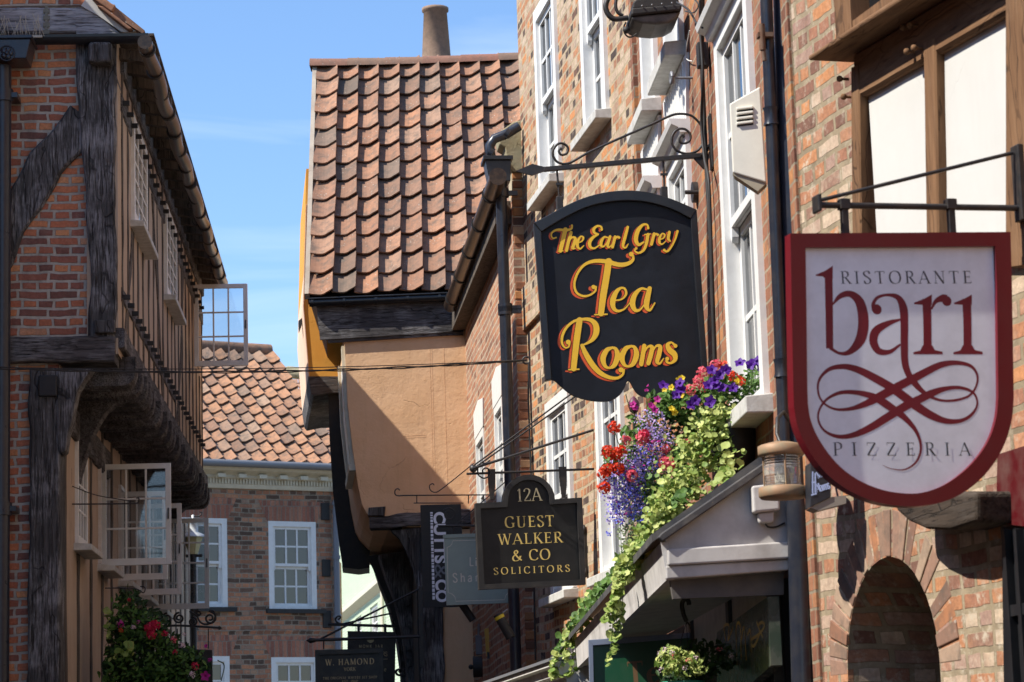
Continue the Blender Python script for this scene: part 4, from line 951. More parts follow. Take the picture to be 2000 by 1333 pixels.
# ================================================================= lettering: skeleton strokes with a broad nib
def cat(pts, n=8):
    if len(pts) < 3: return [tuple(p) for p in pts]
    P = [tuple(2*a-b for a,b in zip(pts[0],pts[1]))]+[tuple(p) for p in pts]+[tuple(2*a-b for a,b in zip(pts[-1],pts[-2]))]; out = []
    for i in range(1, len(P)-2):
        for k in range(n):
            t = k/n; t2, t3 = t*t, t*t*t
            out.append(tuple(.5*((2*P[i][j])+(-P[i-1][j]+P[i+1][j])*t+(2*P[i-1][j]-5*P[i][j]+4*P[i+1][j]-P[i+2][j])*t2+(-P[i-1][j]+3*P[i][j]-3*P[i+1][j]+P[i+2][j])*t3) for j in range(len(P[1]))))
    out.append(tuple(pts[-1])); return out
class Ink:
    """flat painted strokes lying on a board (local x, z; each stroke a hair prouder than the last)"""
    def __init__(s, y): s.g = G(); s.y = y; s.k = 0
    def ribbon(s, pts, ws):
        m = len(pts); vs = []; s.k += 1
        for i,(x,z) in enumerate(pts):
            a = pts[max(i-1,0)]; b = pts[min(i+1,m-1)]; dx, dz = b[0]-a[0], b[1]-a[1]; l = hypot(dx,dz) or 1
            nx, nz = -dz/l, dx/l; w = ws[i]/2; y = s.y - s.k*.00002 - i*.000001
            vs += [(x+nx*w,y,z+nz*w),(x-nx*w,y,z-nz*w)]
        s.g.add(vs, [(2*i,2*i+2,2*i+3,2*i+1) for i in range(m-1)])
    def disc(s, x, z, r, n=14):
        s.k += 1; y = s.y - s.k*.00002
        s.g.add([(x+r*cos(2*pi*k/n),y,z+r*sin(2*pi*k/n)) for k in range(n)], [tuple(range(n))[::-1]])
    def poly(s, pts):
        s.k += 1; y = s.y - s.k*.00002
        s.g.add([(x,y,z) for x,z in pts], [tuple(range(len(pts)))])
GL = {
'A':(.80,'t .06 0 .38 1;T .38 1 .72 0;t .17 .34 .60 .34;s .07 0 .12;s .72 0 .14'),
'B':(.68,'T .18 0 .18 1;c .18 .98 .38 .98 .50 .86 .50 .66 .38 .54 .18 .53;c .18 .53 .42 .53 .57 .42 .57 .15 .42 .02 .18 .02;s .14 0 .1;s .14 1 .1'),
'C':(.80,'c .72 .78 .62 .94 .42 1 .18 .88 .08 .5 .18 .12 .44 0 .62 .05 .74 .2;v .72 .97 .76'),
'D':(.82,'T .18 0 .18 1;c .18 .98 .42 .97 .66 .80 .73 .5 .66 .2 .42 .03 .18 .02;s .14 0 .1;s .14 1 .1'),
'E':(.66,'T .18 0 .18 1;t .18 .97 .55 .97;t .18 .52 .46 .52;t .18 .03 .58 .03;v .55 .99 .82;v .47 .62 .42;v .58 .0 .2;s .14 0 .1;s .14 1 .1'),
'G':(.86,'c .72 .78 .62 .94 .42 1 .18 .88 .08 .5 .18 .12 .44 0 .62 .04 .70 .12;v .72 .97 .76;T .71 .05 .71 .42;s .70 .42 .14'),
'H':(.86,'T .18 0 .18 1;T .68 0 .68 1;t .18 .52 .68 .52;s .18 0 .15;s .18 1 .15;s .68 0 .15;s .68 1 .15'),
'I':(.36,'T .18 0 .18 1;s .18 0 .15;s .18 1 .15'),
'J':(.44,'T .24 .1 .24 1;c .24 .14 .2 -.04 .06 -.1;s .24 1 .15'),
'K':(.76,'T .18 0 .18 1;t .20 .42 .62 1;T .34 .58 .70 0;s .18 0 .15;s .18 1 .15;s .62 1 .12;s .70 0 .13'),
'L':(.62,'T .18 0 .18 1;t .18 .03 .56 .03;v .56 .0 .24;s .18 0 .13;s .18 1 .15'),
'M':(1.0,'t .14 0 .16 1;T .16 1 .49 .05;t .49 .05 .82 1;T .84 0 .82 1;s .14 0 .12;s .12 1 .1;s .84 0 .14;s .86 1 .1'),
'N':(.86,'t .16 0 .16 1;T .16 1 .70 0;t .70 0 .70 1;s .16 0 .12;s .12 1 .1;s .70 1 .12'),
'O':(.88,'o .44 1 .18 .88 .07 .5 .18 .12 .44 0 .70 .12 .81 .5 .70 .88'),
'P':(.64,'T .18 0 .18 1;c .18 .98 .40 .98 .56 .86 .56 .60 .40 .48 .18 .47;s .18 0 .15;s .14 1 .1'),
'R':(.74,'T .18 0 .18 1;c .18 .98 .40 .98 .54 .87 .54 .64 .40 .52 .18 .51;T .36 .5 .68 0;s .18 0 .15;s .14 1 .1;s .70 0 .1'),
'S':(.58,'c .48 .80 .42 .95 .28 1 .12 .92 .08 .76 .20 .60 .38 .46 .50 .30 .48 .12 .34 .0 .18 .02 .07 .20;v .48 .97 .76;v .07 .03 .26'),
'T':(.74,'T .37 0 .37 1;t .05 .97 .69 .97;v .05 .99 .80;v .69 .99 .80;s .37 0 .15'),
'U':(.84,'T .18 1 .18 .3;c .18 .34 .22 .08 .42 0 .60 .08 .66 .34;t .66 .3 .66 1;s .18 1 .14;s .66 1 .12'),
'W':(1.06,'T .08 1 .32 0;t .32 0 .54 .97;T .50 1 .76 0;t .76 0 .98 1;s .08 1 .13;s .98 1 .11;s .5 1 .1'),
'Y':(.74,'T .08 1 .38 .46;t .38 .46 .66 1;T .38 0 .38 .5;s .08 1 .13;s .66 1 .11;s .38 0 .15'),
'Z':(.70,'t .08 .97 .62 .97;T .60 .95 .10 .05;t .08 .03 .64 .03;v .08 .99 .78;v .64 .0 .22'),
'1':(.46,'T .24 0 .24 1;t .08 .84 .24 .98;s .24 0 .15'),
'2':(.62,'c .08 .76 .14 .93 .32 1 .50 .88 .50 .70 .38 .46 .08 .05;t .08 .04 .54 .04;v .56 .0 .18'),
'6':(.62,'c .46 .98 .22 .86 .08 .5 .10 .2 .30 0 .50 .16 .50 .42 .32 .58 .10 .42'),
'8':(.60,'o .30 1 .12 .88 .16 .64 .30 .54 .48 .38 .46 .08 .28 0 .10 .1 .10 .36 .30 .54 .44 .68 .44 .9'),
'0':(.62,'o .31 1 .12 .85 .07 .5 .12 .15 .31 0 .50 .15 .55 .5 .50 .85'),
'&':(.86,'c .80 .02 .52 .28 .30 .58 .22 .80 .34 .98 .48 .86 .42 .68 .16 .46 .07 .24 .16 .03 .40 0 .62 .16 .70 .42;s .70 .44 .11'),
'.':(.28,'d .13 .05 .07'),
'a':(.56,'T .42 0 .42 .45;c .42 .42 .38 .62 .24 .66 .10 .56;c .42 .38 .20 .34 .07 .18 .14 .02 .28 .02 .42 .14'),
'e':(.56,'t .08 .36 .49 .36;c .49 .36 .46 .58 .29 .66 .13 .54 .07 .33 .14 .08 .32 0 .50 .12'),
'h':(.64,'T .16 0 .16 1;c .16 .42 .26 .62 .40 .65 .49 .54 .50 .36;T .50 .38 .50 0;s .16 0 .12;s .50 0 .12;s .12 1 .07'),
'r':(.46,'T .16 0 .16 .64;c .16 .42 .24 .60 .38 .65;d .39 .59 .06;s .16 0 .12;s .12 .65 .07'),
'l':(.32,'T .16 0 .16 1;s .16 0 .12;s .12 1 .07'),'i':(.30,'T .15 0 .15 .64;s .15 0 .12;s .11 .64 .07;d .15 .86 .07'),
'o':(.60,'o .30 .66 .13 .56 .07 .33 .13 .1 .30 0 .47 .1 .53 .33 .47 .56'),
'm':(.96,'T .16 0 .16 .64;c .16 .42 .26 .62 .38 .64 .46 .54 .47 .36;T .47 .38 .47 0;c .47 .42 .58 .62 .70 .64 .79 .54 .80 .36;T .80 .38 .80 0;s .16 0 .11;s .47 0 .11;s .80 0 .11'),
'n':(.64,'T .16 0 .16 .64;c .16 .42 .26 .62 .40 .65 .49 .54 .50 .36;T .50 .38 .50 0;s .16 0 .12;s .50 0 .12'),
'g':(.58,'o .28 .66 .12 .56 .08 .40 .14 .24 .28 .2 .42 .28 .47 .44 .42 .6;c .30 .2 .12 .1 .3 .04 .5 -.06 .44 -.24 .24 -.28 .06 -.18 .1 -.04 .26 .04'),
't':(.40,'T .18 .06 .18 .9;t .04 .63 .34 .63;c .18 .1 .24 0 .36 .06'),'c':(.52,'c .46 .52 .36 .65 .22 .64 .08 .45 .09 .2 .22 0 .40 .04 .49 .14'),
's':(.46,'c .38 .52 .28 .66 .14 .62 .10 .48 .24 .36 .38 .24 .36 .06 .22 0 .08 .10'),' ':(.34,''),',':(.26,'c .13 .08 .14 -.02 .07 -.14')}
def write(ink, txt, p0, p1, cap, th=.15, tn=.05, nib=12, serif=True, slant=0.0, mono=False, cap_scale=1.0):
    """letters between board points p0 and p1 (baseline), cap height in metres; spacing opened to fit"""
    dx, dz = p1[0]-p0[0], p1[1]-p0[1]; L_ = hypot(dx,dz); ux = (dx/L_, dz/L_); uy = (-ux[1], ux[0])
    adv = [GL[c][0]*cap for c in txt]; gap = (L_-sum(adv))/max(1,len(txt)-1); sx = 1.0
    if gap > .16*cap and not mono: sx = min(1.22, (L_-.12*cap*(len(txt)-1))/sum(adv)); gap = (L_-sum(adv)*sx)/max(1,len(txt)-1)
    if gap < -.12*cap: sx = (L_+.12*cap*(len(txt)-1))/sum(adv); gap = (L_-sum(adv)*sx)/max(1,len(txt)-1)
    if mono: th = tn = mono
    na = radians(nib); x = 0
    def M(a, b): a = (a*sx+slant*b)*cap+x; b = b*cap; return (p0[0]+ux[0]*a+uy[0]*b, p0[1]+ux[1]*a+uy[1]*b)
    for c, ad in zip(txt, adv):
        for st in GL[c][1].split(';'):
            if not st: continue
            q = st.split(); k = q[0]; v = [float(a) for a in q[1:]]
            if k in 'Tt':
                w = (th if k == 'T' else tn)*cap; ink.ribbon([M(v[0],v[1]), M(v[2],v[3])], [w,w])
            elif k in 'co':
                pts = list(zip(v[0::2], v[1::2]))
                if k == 'o': cc = cat(pts[-2:]+pts+pts[:3], 7); cc = cc[14:14+7*len(pts)+1]
                else: cc = cat(pts, 7)
                ws = []
                for i in range(len(cc)):
                    a = cc[max(i-1,0)]; b = cc[min(i+1,len(cc)-1)]; an = atan2(b[1]-a[1], b[0]-a[0])
                    ws.append(max(tn, (th*1.06)*abs(sin(an-na)))*cap)
                ink.ribbon([M(*p) for p in cc], ws)
            elif k == 's' and serif and not mono: 
                y = v[1]+(.018 if v[1] < .3 else -.018); ink.ribbon([M(v[0]-v[2],y), M(v[0]+v[2],y)], [.036*cap]*2)
            elif k == 'v' and serif and not mono: ink.ribbon([M(v[0],v[1]), M(v[0],v[2])], [.045*cap,.03*cap])
            elif k == 'd': ink.disc(*M(v[0],v[1]), (v[2] if not mono else mono*.6)*cap)
        x += ad*sx+gap
def sans(par, pl, txt, p0, p1, hgt, y, mat, name, bold=.0, rot=False):
    cu = bpy.data.curves.new(name, 'FONT'); cu.body = txt; cu.extrude = .001; cu.offset = bold
    tmp = bpy.data.objects.new(name, cu); me = bpy.data.meshes.new_from_object(tmp); bpy.data.objects.remove(tmp)
    xs = [v.co.x for v in me.vertices]; ys = [v.co.y for v in me.vertices]; x0, x1, y0, y1 = min(xs), max(xs), min(ys), max(ys)
    ux = Vector((p1[0]-p0[0], 0, p1[1]-p0[1])); uy = Vector((-ux.z, 0, ux.x)).normalized()*hgt
    for v in me.vertices:
        a = (v.co.x-x0)/(x1-x0); b = (v.co.y-y0)/(y1-y0); q = Vector((p0[0],y,p0[1]))+ux*a+uy*b; v.co = (q.x, y - v.co.z, q.z)
    o = bpy.data.objects.new(name, me); COL.objects.link(o); o.parent = par; me.materials.append(mat)
    o.matrix_basis = wm(par).inverted() @ pl.mat(); return o
GOLD = paint('gold_lettering', (.75,.54,.15), .45, .1, spec=.6)
YEL = paint('yellow_lettering', (.95,.56,.03), .5, .1); RED = paint('red_lettering', (.78,.10,.012), .5, .1)
WINE = paint('wine_lettering', (.20,.006,.018), .45, .05); INK = paint('ink_lettering', (.03,.035,.045), .5, .0)
WLT = paint('white_lettering', (.88,.86,.92), .5, .1); PALE = paint('pale_lettering', (.75,.68,.55), .5, .1); DGOLD = paint('dull_gold_lettering', (.62,.50,.26), .5, .2)
IRON = paint('wrought_iron', (.02,.019,.019), .45, .6, dirt=(.07,.045,.03), bump=.3, scale=30)
def off_curve(pts, n=8): return cat(pts, n)
def iron(par, pl, pts, r, y=0.0, name='iron_scroll', m=None, n=6, off=0.0, smooth=True, flat=None):
    q = [pl.uz(a, b, off) for a, b in pts]
    if smooth: q = cat(q, 6)
    g = G()
    if flat: g.flat([(a, y, b) for a, b in q], flat[0], flat[1])
    else: g.tube([(a, y, b) for a, b in q], r, n)
    return g.build(name, m or IRON, par, pl=pl)
# ================================================================= black tea-rooms sign
kE = 370/1121.0
def ez(x, y): return (1030+x*kE, 360+y*kE)
pS1 = pB.perp(1380, 300)
def s1(x, y): return pS1.uz(*ez(x, y))
T1 = thing('hanging_sign', pS1, 'black arched board lettered The Earl Grey Tea Rooms in yellow and red', 'sign', 'hanging shop signs along the street')
top = [(35,235),(100,203),(215,140),(330,90),(450,58),(560,46),(650,48),(740,62),(860,100),(997,158)]
bot = [(1062,1050),(1063,1110),(1030,1115),(985,1175),(900,1235),(790,1262),(700,1262),(650,1240),(622,1200),(605,1170),(590,1170),(575,1205),(550,1245),(500,1280),(440,1288),(350,1278),(265,1250),(200,1200),(165,1168),(140,1160),(105,1166)]
BB = paint('signboard_black', (.007,.008,.012), .5, .5, dirt=(.02,.028,.045), bump=.4, scale=5, spec=.3)
g = G(); g.prism([s1(*p) for p in cat(top,4)+cat(bot,3)], -.012, .012); g.build('board', BB, T1, pl=pS1)
# moulded frame: arch band, two side strips
inn = [(80,290),(130,258),(230,200),(340,148),(450,118),(560,106),(650,108),(740,122),(855,158),(962,212)]
g = G(); a = [s1(*p) for p in cat(top,4)]; b = [s1(*p) for p in cat(inn,4)]
g.prism(a+b[::-1], -.036, .03)
g.build('arched_frame', BLK, T1, bevel=.004, pl=pS1)
for q in (((35,236),(80,288),(142,1160),(105,1167)), ((962,212),(998,158),(1063,1110),(1028,1112))):
    g = G(); g.prism([s1(*p) for p in q], -.033, .028); g.build('side_frame', BLK, T1, bevel=.004, pl=pS1)
STR = []
def st(s_, ball=None): STR.append((s_, ball))
# Tea
st([(480,460,40),(465,560,40),(448,660,40),(434,768,36)]); st([(398,776,9),(470,773,9)])
st([(625,428,12),(622,452,18),(592,474,24),(540,480,27),(470,462,26),(400,458,22),(340,478,17),(297,528,15),(277,590,14),(287,640,14),(322,664,14),(362,662,12),(398,638,12),(404,612,14)], (613,418,15)); st([(404,612,14),(392,612,14)], (390,612,13))
st([(512,692,8),(556,684,10),(582,655,14),(576,624,14),(552,618,14),(524,642,26),(504,692,34),(508,734,26),(532,754,17),(572,742,10),(606,704,6)])
st([(704,626,12),(672,622,16),(636,655,28),(620,708,34),(636,748,24),(664,746,13),(692,714,8)]); st([(722,620,26),(706,690,34),(704,730,30),(724,748,15),(754,704,8)])
# Rooms
st([(308,808,36),(294,900,38),(282,1000,36),(272,1094,34)]); st([(244,1101,9),(304,1098,9)])
st([(248,948,12),(242,966,10),(222,970,10),(204,944,14),(206,900,16),(230,852,16),(272,816,15),(320,803,16),(370,806,24),(402,834,34),(406,880,36),(384,922,24),(344,948,12),(316,956,8)], (241,938,15))
st([(322,958,22),(346,1010,31),(386,1074,33),(430,1120,29),(482,1146,22),(530,1150,17),(562,1130,14),(570,1102,12)], (553,1102,16))
for d in (0,112):
    st([(502+d,970-d*.08,14),(468+d,986-d*.08,28),(446+d,1034-d*.08,33),(458+d,1078-d*.08,22),(484+d,1090-d*.08,14),(514+d,1072-d*.08,28),(532+d,1020-d*.08,33),(522+d,980-d*.08,22),(502+d,970-d*.08,14)])
st([(690,960,26),(682,1010,27),(672,1068,27)]); st([(688,1004,8),(712,966,13),(736,968,24),(728,1014,28),(714,1062,27)]); st([(736,1000,8),(760,962,13),(784,966,25),(776,1014,28),(766,1052,24),(782,1064,13),(806,1032,6)])
st([(872,958,16),(850,940,12),(828,954,24),(840,984,34),(868,1010,34),(872,1040,25),(848,1061,14),(824,1056,14),(822,1036,14)], (826,1036,12)); st([(872,958,14),(876,962,14)], (874,960,12))
nb = len(STR)
# The Earl Grey
st([(224,272,26),(208,340,26),(194,398,24)]); st([(178,401,6),(212,398,6)]); st([(264,248,9),(258,268,13),(225,277,17),(182,273,14),(152,284,11),(140,304,9),(150,324,9),(172,319,8)], (262,248,6))
st([(257,290,20),(242,345,20),(230,396,19)]); st([(242,352,6),(262,320,11),(282,326,19),(274,360,20),(266,382,18),(284,384,6)])
st([(298,352,6),(322,340,9),(330,320,12),(314,314,10),(296,344,19),(296,374,17),(312,386,10),(334,366,5)])
st([(440,272,12),(434,256,12),(412,252,13),(391,270,18),(396,292,16),(422,301,8)], (438,272,8)); st([(418,302,8),(388,318,18),(367,348,21),(372,376,17),(396,383,11),(428,362,7)])
st([(472,320,10),(453,317,12),(436,343,19),(436,370,16),(454,370,9),(470,346,5)]); st([(488,314,17),(474,358,19),(480,378,12),(500,360,5)])
st([(518,316,18),(510,345,18),(502,376,18)]); st([(508,346,6),(526,318,13),(540,318,15)], (541,320,8))
st([(592,258,16),(576,318,19),(564,368,16),(580,380,9),(596,356,5)])
st([(714,264,13),(706,244,12),(680,246,16),(652,280,25),(640,330,26),(656,362,19),(688,346,9)], (712,264,8)); st([(712,302,20),(702,356,19),(686,394,15),(656,411,12),(634,398,11),(642,382,10)], (642,384,8)); st([(690,303,8),(728,298,8)])
st([(748,298,18),(740,330,18),(732,360,18)]); st([(738,330,6),(756,300,12),(768,302,15)], (770,304,8))
st([(784,332,6),(804,322,9),(811,304,11),(796,297,9),(780,324,17),(780,350,15),(796,359,9),(818,340,5)])
st([(838,288,17),(832,326,18),(846,344,8)]); st([(886,282,15),(872,330,12),(850,374,12),(826,401,13),(806,396,12)], (808,394,8))
def paint_strokes(par, mat, name, y, dx, dy, grow):
    ink = Ink(y)
    for i,(s_,ball) in enumerate(STR):
        k = 1.0 if i < nb else .6
        c = cat(s_, 6); pts = [s1(x+dx*k, yy+dy*k) for x,yy,_ in c]; ws = [(w+grow*k)*kE/5000*pS1_d for _,_,w in c]; ink.ribbon(pts, ws)
        for e in (0,-1):
            if s_[e][2] >= 9: ink.disc(*pts[e], ws[e]/2)
        if ball: x, yy = s1(ball[0]+dx*k, ball[1]+dy*k); ink.disc(x, yy, (ball[2]+grow*k/2)*kE/5000*pS1_d)
    return ink.g.build(name, mat, par, pl=pS1)
pS1_d = pS1.hit(1200,600).y
paint_strokes(T1, RED, 'red_shading', -.0122, -17, 9, 0)
paint_strokes(T1, BB, 'black_outline', -.0132, 0, 0, 7)
paint_strokes(T1, YEL, 'yellow_lettering', -.0142, 0, 0, 0)
# its bracket
BK1 = thing('sign_bracket', pS1, 'black spear-tipped wrought iron bracket with scrolls above the tea rooms board', 'bracket', 'iron sign brackets on the houses')
def e2(x, y): return (1000+x*.375, y*.375)
g = G(); g.prism([pS1.uz(*e2(*p)) for p in ((20,893),(105,856),(168,872),(168,894),(105,916))], -.008, .008); g.build('spear_tip', IRON, BK1, pl=pS1)
g = G(); g.prism([pS1.uz(*e2(*p)) for p in ((165,872),(1000,798),(1000,822),(165,896))], -.014, .014); g.build('arm', IRON, BK1, bevel=.003, pl=pS1)
iron(BK1, pS1, [e2(*p) for p in ((262,782),(252,775),(244,790),(258,808),(284,800),(292,772),(270,750),(238,752),(214,785),(218,822),(246,850),(300,850),(400,795),(560,722),(720,652),(800,615),(860,595),(930,602),(975,640),(992,672))], .007)
iron(BK1, pS1, [e2(*p) for p in ((898,718),(888,706),(874,716),(874,740),(900,748),(926,732),(928,700),(900,674),(862,676),(836,706),(834,750),(860,786),(910,802),(960,790),(992,758))], .007)
g = G(); q = [pS1.uz(*e2(*p)) for p in ((940,820),(1000,815),(1000,884))]; g.prism(q, -.01, .01); g.build('gusset', IRON, BK1, pl=pS1)
g = G(); a, b = pB.uz(*e2(1035,600)), pB.uz(*e2(1035,905)); g.box(a[0]-.04,a[0]+.04,-.012,.0,b[1],a[1]); g.build('wall_plate', IRON, BK1, bevel=.004, pl=pB)
g = G(); g.tube([pS1.w(*(lambda q:(q[0],0,q[1]))(pS1.uz(*e2(990,810)))), pB.w(a[0],-.01,pS1.uz(*e2(990,810))[1])], .012, 8); o = g.build('arm_root', IRON, BK1); o.matrix_basis = wm(BK1).inverted()
for (x0,y0,x1,y1) in ((234,890,248,1045),(788,842,794,1000)):
    iron(BK1, pS1, [e2(x0,y0),e2(x1,y1)], .006, smooth=False, name='hanger_rod')
for (x,y) in ((248,1070),(792,1020)):
    g = G(); q = pS1.uz(*e2(x,y)); g.box(q[0]-.018,q[0]+.018,-.03,.03,q[1]-.06,q[1]+.045); g.build('hanger_clip', IRON, BK1, bevel=.004, pl=pS1)
    g = G(); q = pS1.uz(*e2(x,y-110)); g.box(q[0]-.02,q[0]+.02,-.008,.008,q[1]-.006,q[1]+.006); g.build('hanger_nut', IRON, BK1, pl=pS1)
# ================================================================= solicitors' sign
pS2 = pA.perp(1160, 915)
def z4(x, y): return (780+x*.4, 800+y*.4)
def s2(x, y): return pS2.uz(*z4(x, y))
T2 = thing('hanging_sign', pS2, 'black board with rounded top lettered 12A Guest Walker & Co Solicitors in gold', 'sign', 'hanging shop signs along the street')
def guest(inset):
    cx, cy, r = 627+2, 452, 127-inset; o = []
    x0,y0,x1,y1 = 368+inset, 461+inset, 888-inset, 433+inset
    o += [(x0,y0),(cx-r-3,y0-7)]
    o += [(cx-r*cos(pi*k/14), cy-6-(r-2)*sin(pi*k/14)) for k in range(15)]
    o += [(cx+r+3,y1+8),(x1,y1),(906-inset,857-inset),(387+inset,881-inset)]
    return [s2(*p) for p in o]
g = G(); g.prism(guest(8), -.01, .02); g.build('panel', paint('solicitor_black',(.009,.009,.009),.45,.35,dirt=(.04,.036,.032),spec=.35), T2, pl=pS2)
g = G(); A_, B_ = guest(0), guest(25); n = len(A_)
for i in range(n):
    j = (i+1)%n; g.prism([A_[i],A_[j],B_[j],B_[i]], -.038, .035, caps=True)
g.build('moulded_frame', BLM, T2, pl=pS2)
ink = Ink(-.0105)
D2 = pS2.hit(1030,1050).y; c_ = .4/5000*D2
write(ink, 'GUEST', s2(514,579), s2(756,571), 54*c_, th=.15, tn=.05)
write(ink, 'WALKER', s2(482,662), s2(797,650), 52*c_, th=.15, tn=.05)
write(ink, '& CO', s2(550,741), s2(737,733), 52*c_, th=.15, tn=.05)
write(ink, 'SOLICITORS', s2(460,808), s2(832,792), 33*c_, th=.16, tn=.06)
ink.g.build('gold_lettering', GOLD, T2, pl=pS2)
ink = Ink(-.022); write(ink, '12A', s2(572,452), s2(694,447), 62*c_, th=.12, tn=.06)
nf = paint('brass_numerals', (.50,.44,.28), .35, .3, metal=.4)
o = ink.g.build('house_number', nf, T2, pl=pS2); so_ = o.modifiers.new('thick','SOLIDIFY'); so_.thickness = .006
BK2 = thing('sign_bracket', pS2, 'long thin iron rod with stays carrying the solicitors board', 'bracket', 'iron sign brackets on the houses')
iron(BK2, pS2, [z4(328,315),z4(985,290)], .009, smooth=False, name='rod')
iron(BK2, pS2, [(924,916),(1238,816)], .010, smooth=False, name='stay_rod', y=-.04)
iron(BK2, pS2, [z4(*p) for p in ((440,250),(418,265),(398,262),(382,285),(384,320),(410,338),(438,325),(440,300),(420,288),(404,300),(412,318))], .006, name='scroll', y=-.02)
q1 = pS2.hit(924,916); q2 = pA.hit(1190,728,.02); q3 = pA.hit(1186,718,.02)
g = G(); g.tube([tuple(q1),tuple(q2)], .006, 6); o = g.build('stay_wire', IRON, BK2); o.matrix_basis = wm(BK2).inverted()
g = G(); g.tube([tuple(q1+Vector((0,0,.02))),tuple(q3)], .006, 6); o = g.build('stay_wire', IRON, BK2); o.matrix_basis = wm(BK2).inverted()
g = G(); q = pS2.uz(924,916); g.ball((q[0],-.01,q[1]), .03, 8); g.build('knuckle', IRON, BK2, pl=pS2)
for xs in ((450,300,452,440),(797,288,803,432)):
    g = G(); a = s2(xs[0],xs[1]); b = s2(xs[2],xs[3]); m_ = 8
    for k in range(m_):
        t0, t1 = k/m_, (k+1)/m_; aa = 1.4*t0; z0_ = a[1]+.012+(b[1]-a[1]-.012)*t0; z1_ = a[1]+.012+(b[1]-a[1]-.012)*t1
        w = .022*abs(cos(aa))+.006; x = a[0]+(b[0]-a[0])*t0; g.box(x-w,x+w,-.006-.016*sin(aa),.006+.016*sin(aa),z1_,z0_)
    g.build('hanger_strap', IRON, BK2, pl=pS2)
g = G(); a = pA.uz(1145,1035); b = pA.uz(1146,1120); g.box(a[0]-.02,a[0]+.02,-.02,0,b[1],a[1]); g.build('wall_plate', IRON, BK2, pl=pA)
for z in (a[1],b[1]): g = G(); g.ball((a[0],-.02,z), .04, 8, (1,.5,1)); g.build('boss', IRON, BK2, pl=pA)
# ================================================================= restaurant shield sign
kR = 460/1095.0
def bz(x, y): return (1530+x*kR, 440+y*kR)
pS3 = pD.perp(1988, 405, .14)
# stands a touch off square so the face meets the eye as in the street
def s3(x, y): return pS3.uz(*bz(x, y))
T3 = thing('hanging_sign', pS3, 'white shield-shaped board in a dark red frame lettered Ristorante Bari Pizzeria', 'sign', 'hanging shop signs along the street')
D3 = pS3.hit(1755,700).y; c3 = kR/5000*D3
out = [(22,45),(1043,38),(1050,300),(1058,800),(1050,900),(1020,1010),(960,1120),(870,1215),(760,1280),(640,1308),(520,1308),(400,1285),(280,1230),(180,1150),(100,1040),(55,940),(38,850),(35,760),(28,400)]
inn = [(92,110),(972,104),(980,300),(986,800),(978,890),(950,985),(900,1070),(825,1150),(730,1215),(630,1248),(540,1250),(440,1232),(330,1185),(235,1110),(160,1010),(118,920),(103,840),(100,760),(96,400)]
A_ = [s3(*p) for p in out]; B_ = [s3(*p) for p in inn]
def curv(pts): return pts[:4]+cat(pts[3:17],4)[1:-1]+pts[16:]
A_ = curv(A_); B_ = curv(B_)
PANR = paint('sign_panel_white', (.88,.88,.91), .4, .2, bump=.03); FRR = paint('sign_frame_red', (.14,.005,.012), .32, .2, dirt=(.12,.03,.03), bump=.05)
g = G(); g.prism(B_, -.004, .02); g.build('panel', PANR, T3, pl=pS3)
g = G(); n = len(A_)
for i in range(n):
    j = (i+1)%n; g.prism([A_[i],A_[j],B_[j],B_[i]], -.022, .03)
g.build('frame', FRR, T3, pl=pS3)
ink = Ink(-.0041)
def trace(s_, grow=0, tip=True):
    c = cat(s_, 6); pts = [s3(x,y) for x,y,_ in c]; ink.ribbon(pts, [w*c3 for _,_,w in c])
    return pts
trace([(208,225,40),(211,400,38),(213,575,36)]); ink.poly([s3(*p) for p in ((148,232),(190,215),(228,190),(228,250),(190,248),(180,240),(150,238))])
trace([(226,372,6),(262,332,24),(310,322,32),(354,362,48),(370,450,54),(356,532,50),(310,588,28),(262,598,15),(214,572,16)])
ink.disc(*s3(432,393), 25*c3)
sw = [(418,398,20),(416,368,18),(436,338,15),(482,326,14),(530,338,28),(555,385,42),(560,460,40),(560,560,38),(563,640,36),(580,695,33),(604,730,34),(642,772,24),(690,803,15),(740,817,12),(800,815,12),(860,795,11),(893,752,10),(899,700,12),(868,656,16),(800,641,22),(730,651,30),(660,684,35),(600,716,38),(530,752,40),(450,796,40),(380,832,30),(310,855,18),(240,857,12),(185,828,10),(160,780,10),(165,720,12),(210,672,18),(280,659,26),(350,676,34),(430,716,39),(500,757,42),(560,800,44),(620,845,44),(690,888,38),(760,913,27),(830,908,18),(878,876,14),(899,830,10),(880,780,12),(820,757,16),(750,762,22),(690,782,34),(630,811,38),(560,846,40),(480,895,38),(400,944,34),(320,978,25),(250,984,18),(190,958,12),(161,910,10),(165,860,10),(200,811,12),(260,781,17),(330,779,22),(400,793,30),(450,817,38),(500,851,38),(560,895,30),(610,952,20),(634,1010,14),(634,1060,12),(610,1108,10),(560,1138,7),(500,1134,4),(460,1118,2)]
trace(sw)
trace([(542,440,9),(485,458,26),(430,492,40),(416,540,42),(440,586,34),(492,590,20),(542,556,10)])
for d in (0,186):
    trace([(664+d,345,46),(667+d,460,42),(668+d,598,42)]); ink.poly([s3(*p) for p in ((605+d,362),(650+d,345),(688+d,324),(688+d,372),(640+d,372),(606+d,369))])
    ink.poly([s3(*p) for p in ((602+d,602),(602+d,592),(634+d,584),(646+d,560),(690+d,560),(702+d,582),(738+d,590),(738+d,602))])
trace([(686,392,8),(706,356,20),(738,342,36),(756,346,44)]); ink.disc(*s3(757,354), 25*c3)
ink.g.build('wine_lettering', WINE, T3, pl=pS3)
ink = Ink(-.0041)
write(ink, 'RISTORANTE', s3(264,274), s3(876,272), 60*c3, th=.13, tn=.045)
write(ink, 'PIZZERIA', s3(228,1073), s3(870,1073), 62*c3, th=.13, tn=.045)
ink.g.build('dark_lettering', INK, T3, pl=pS3)
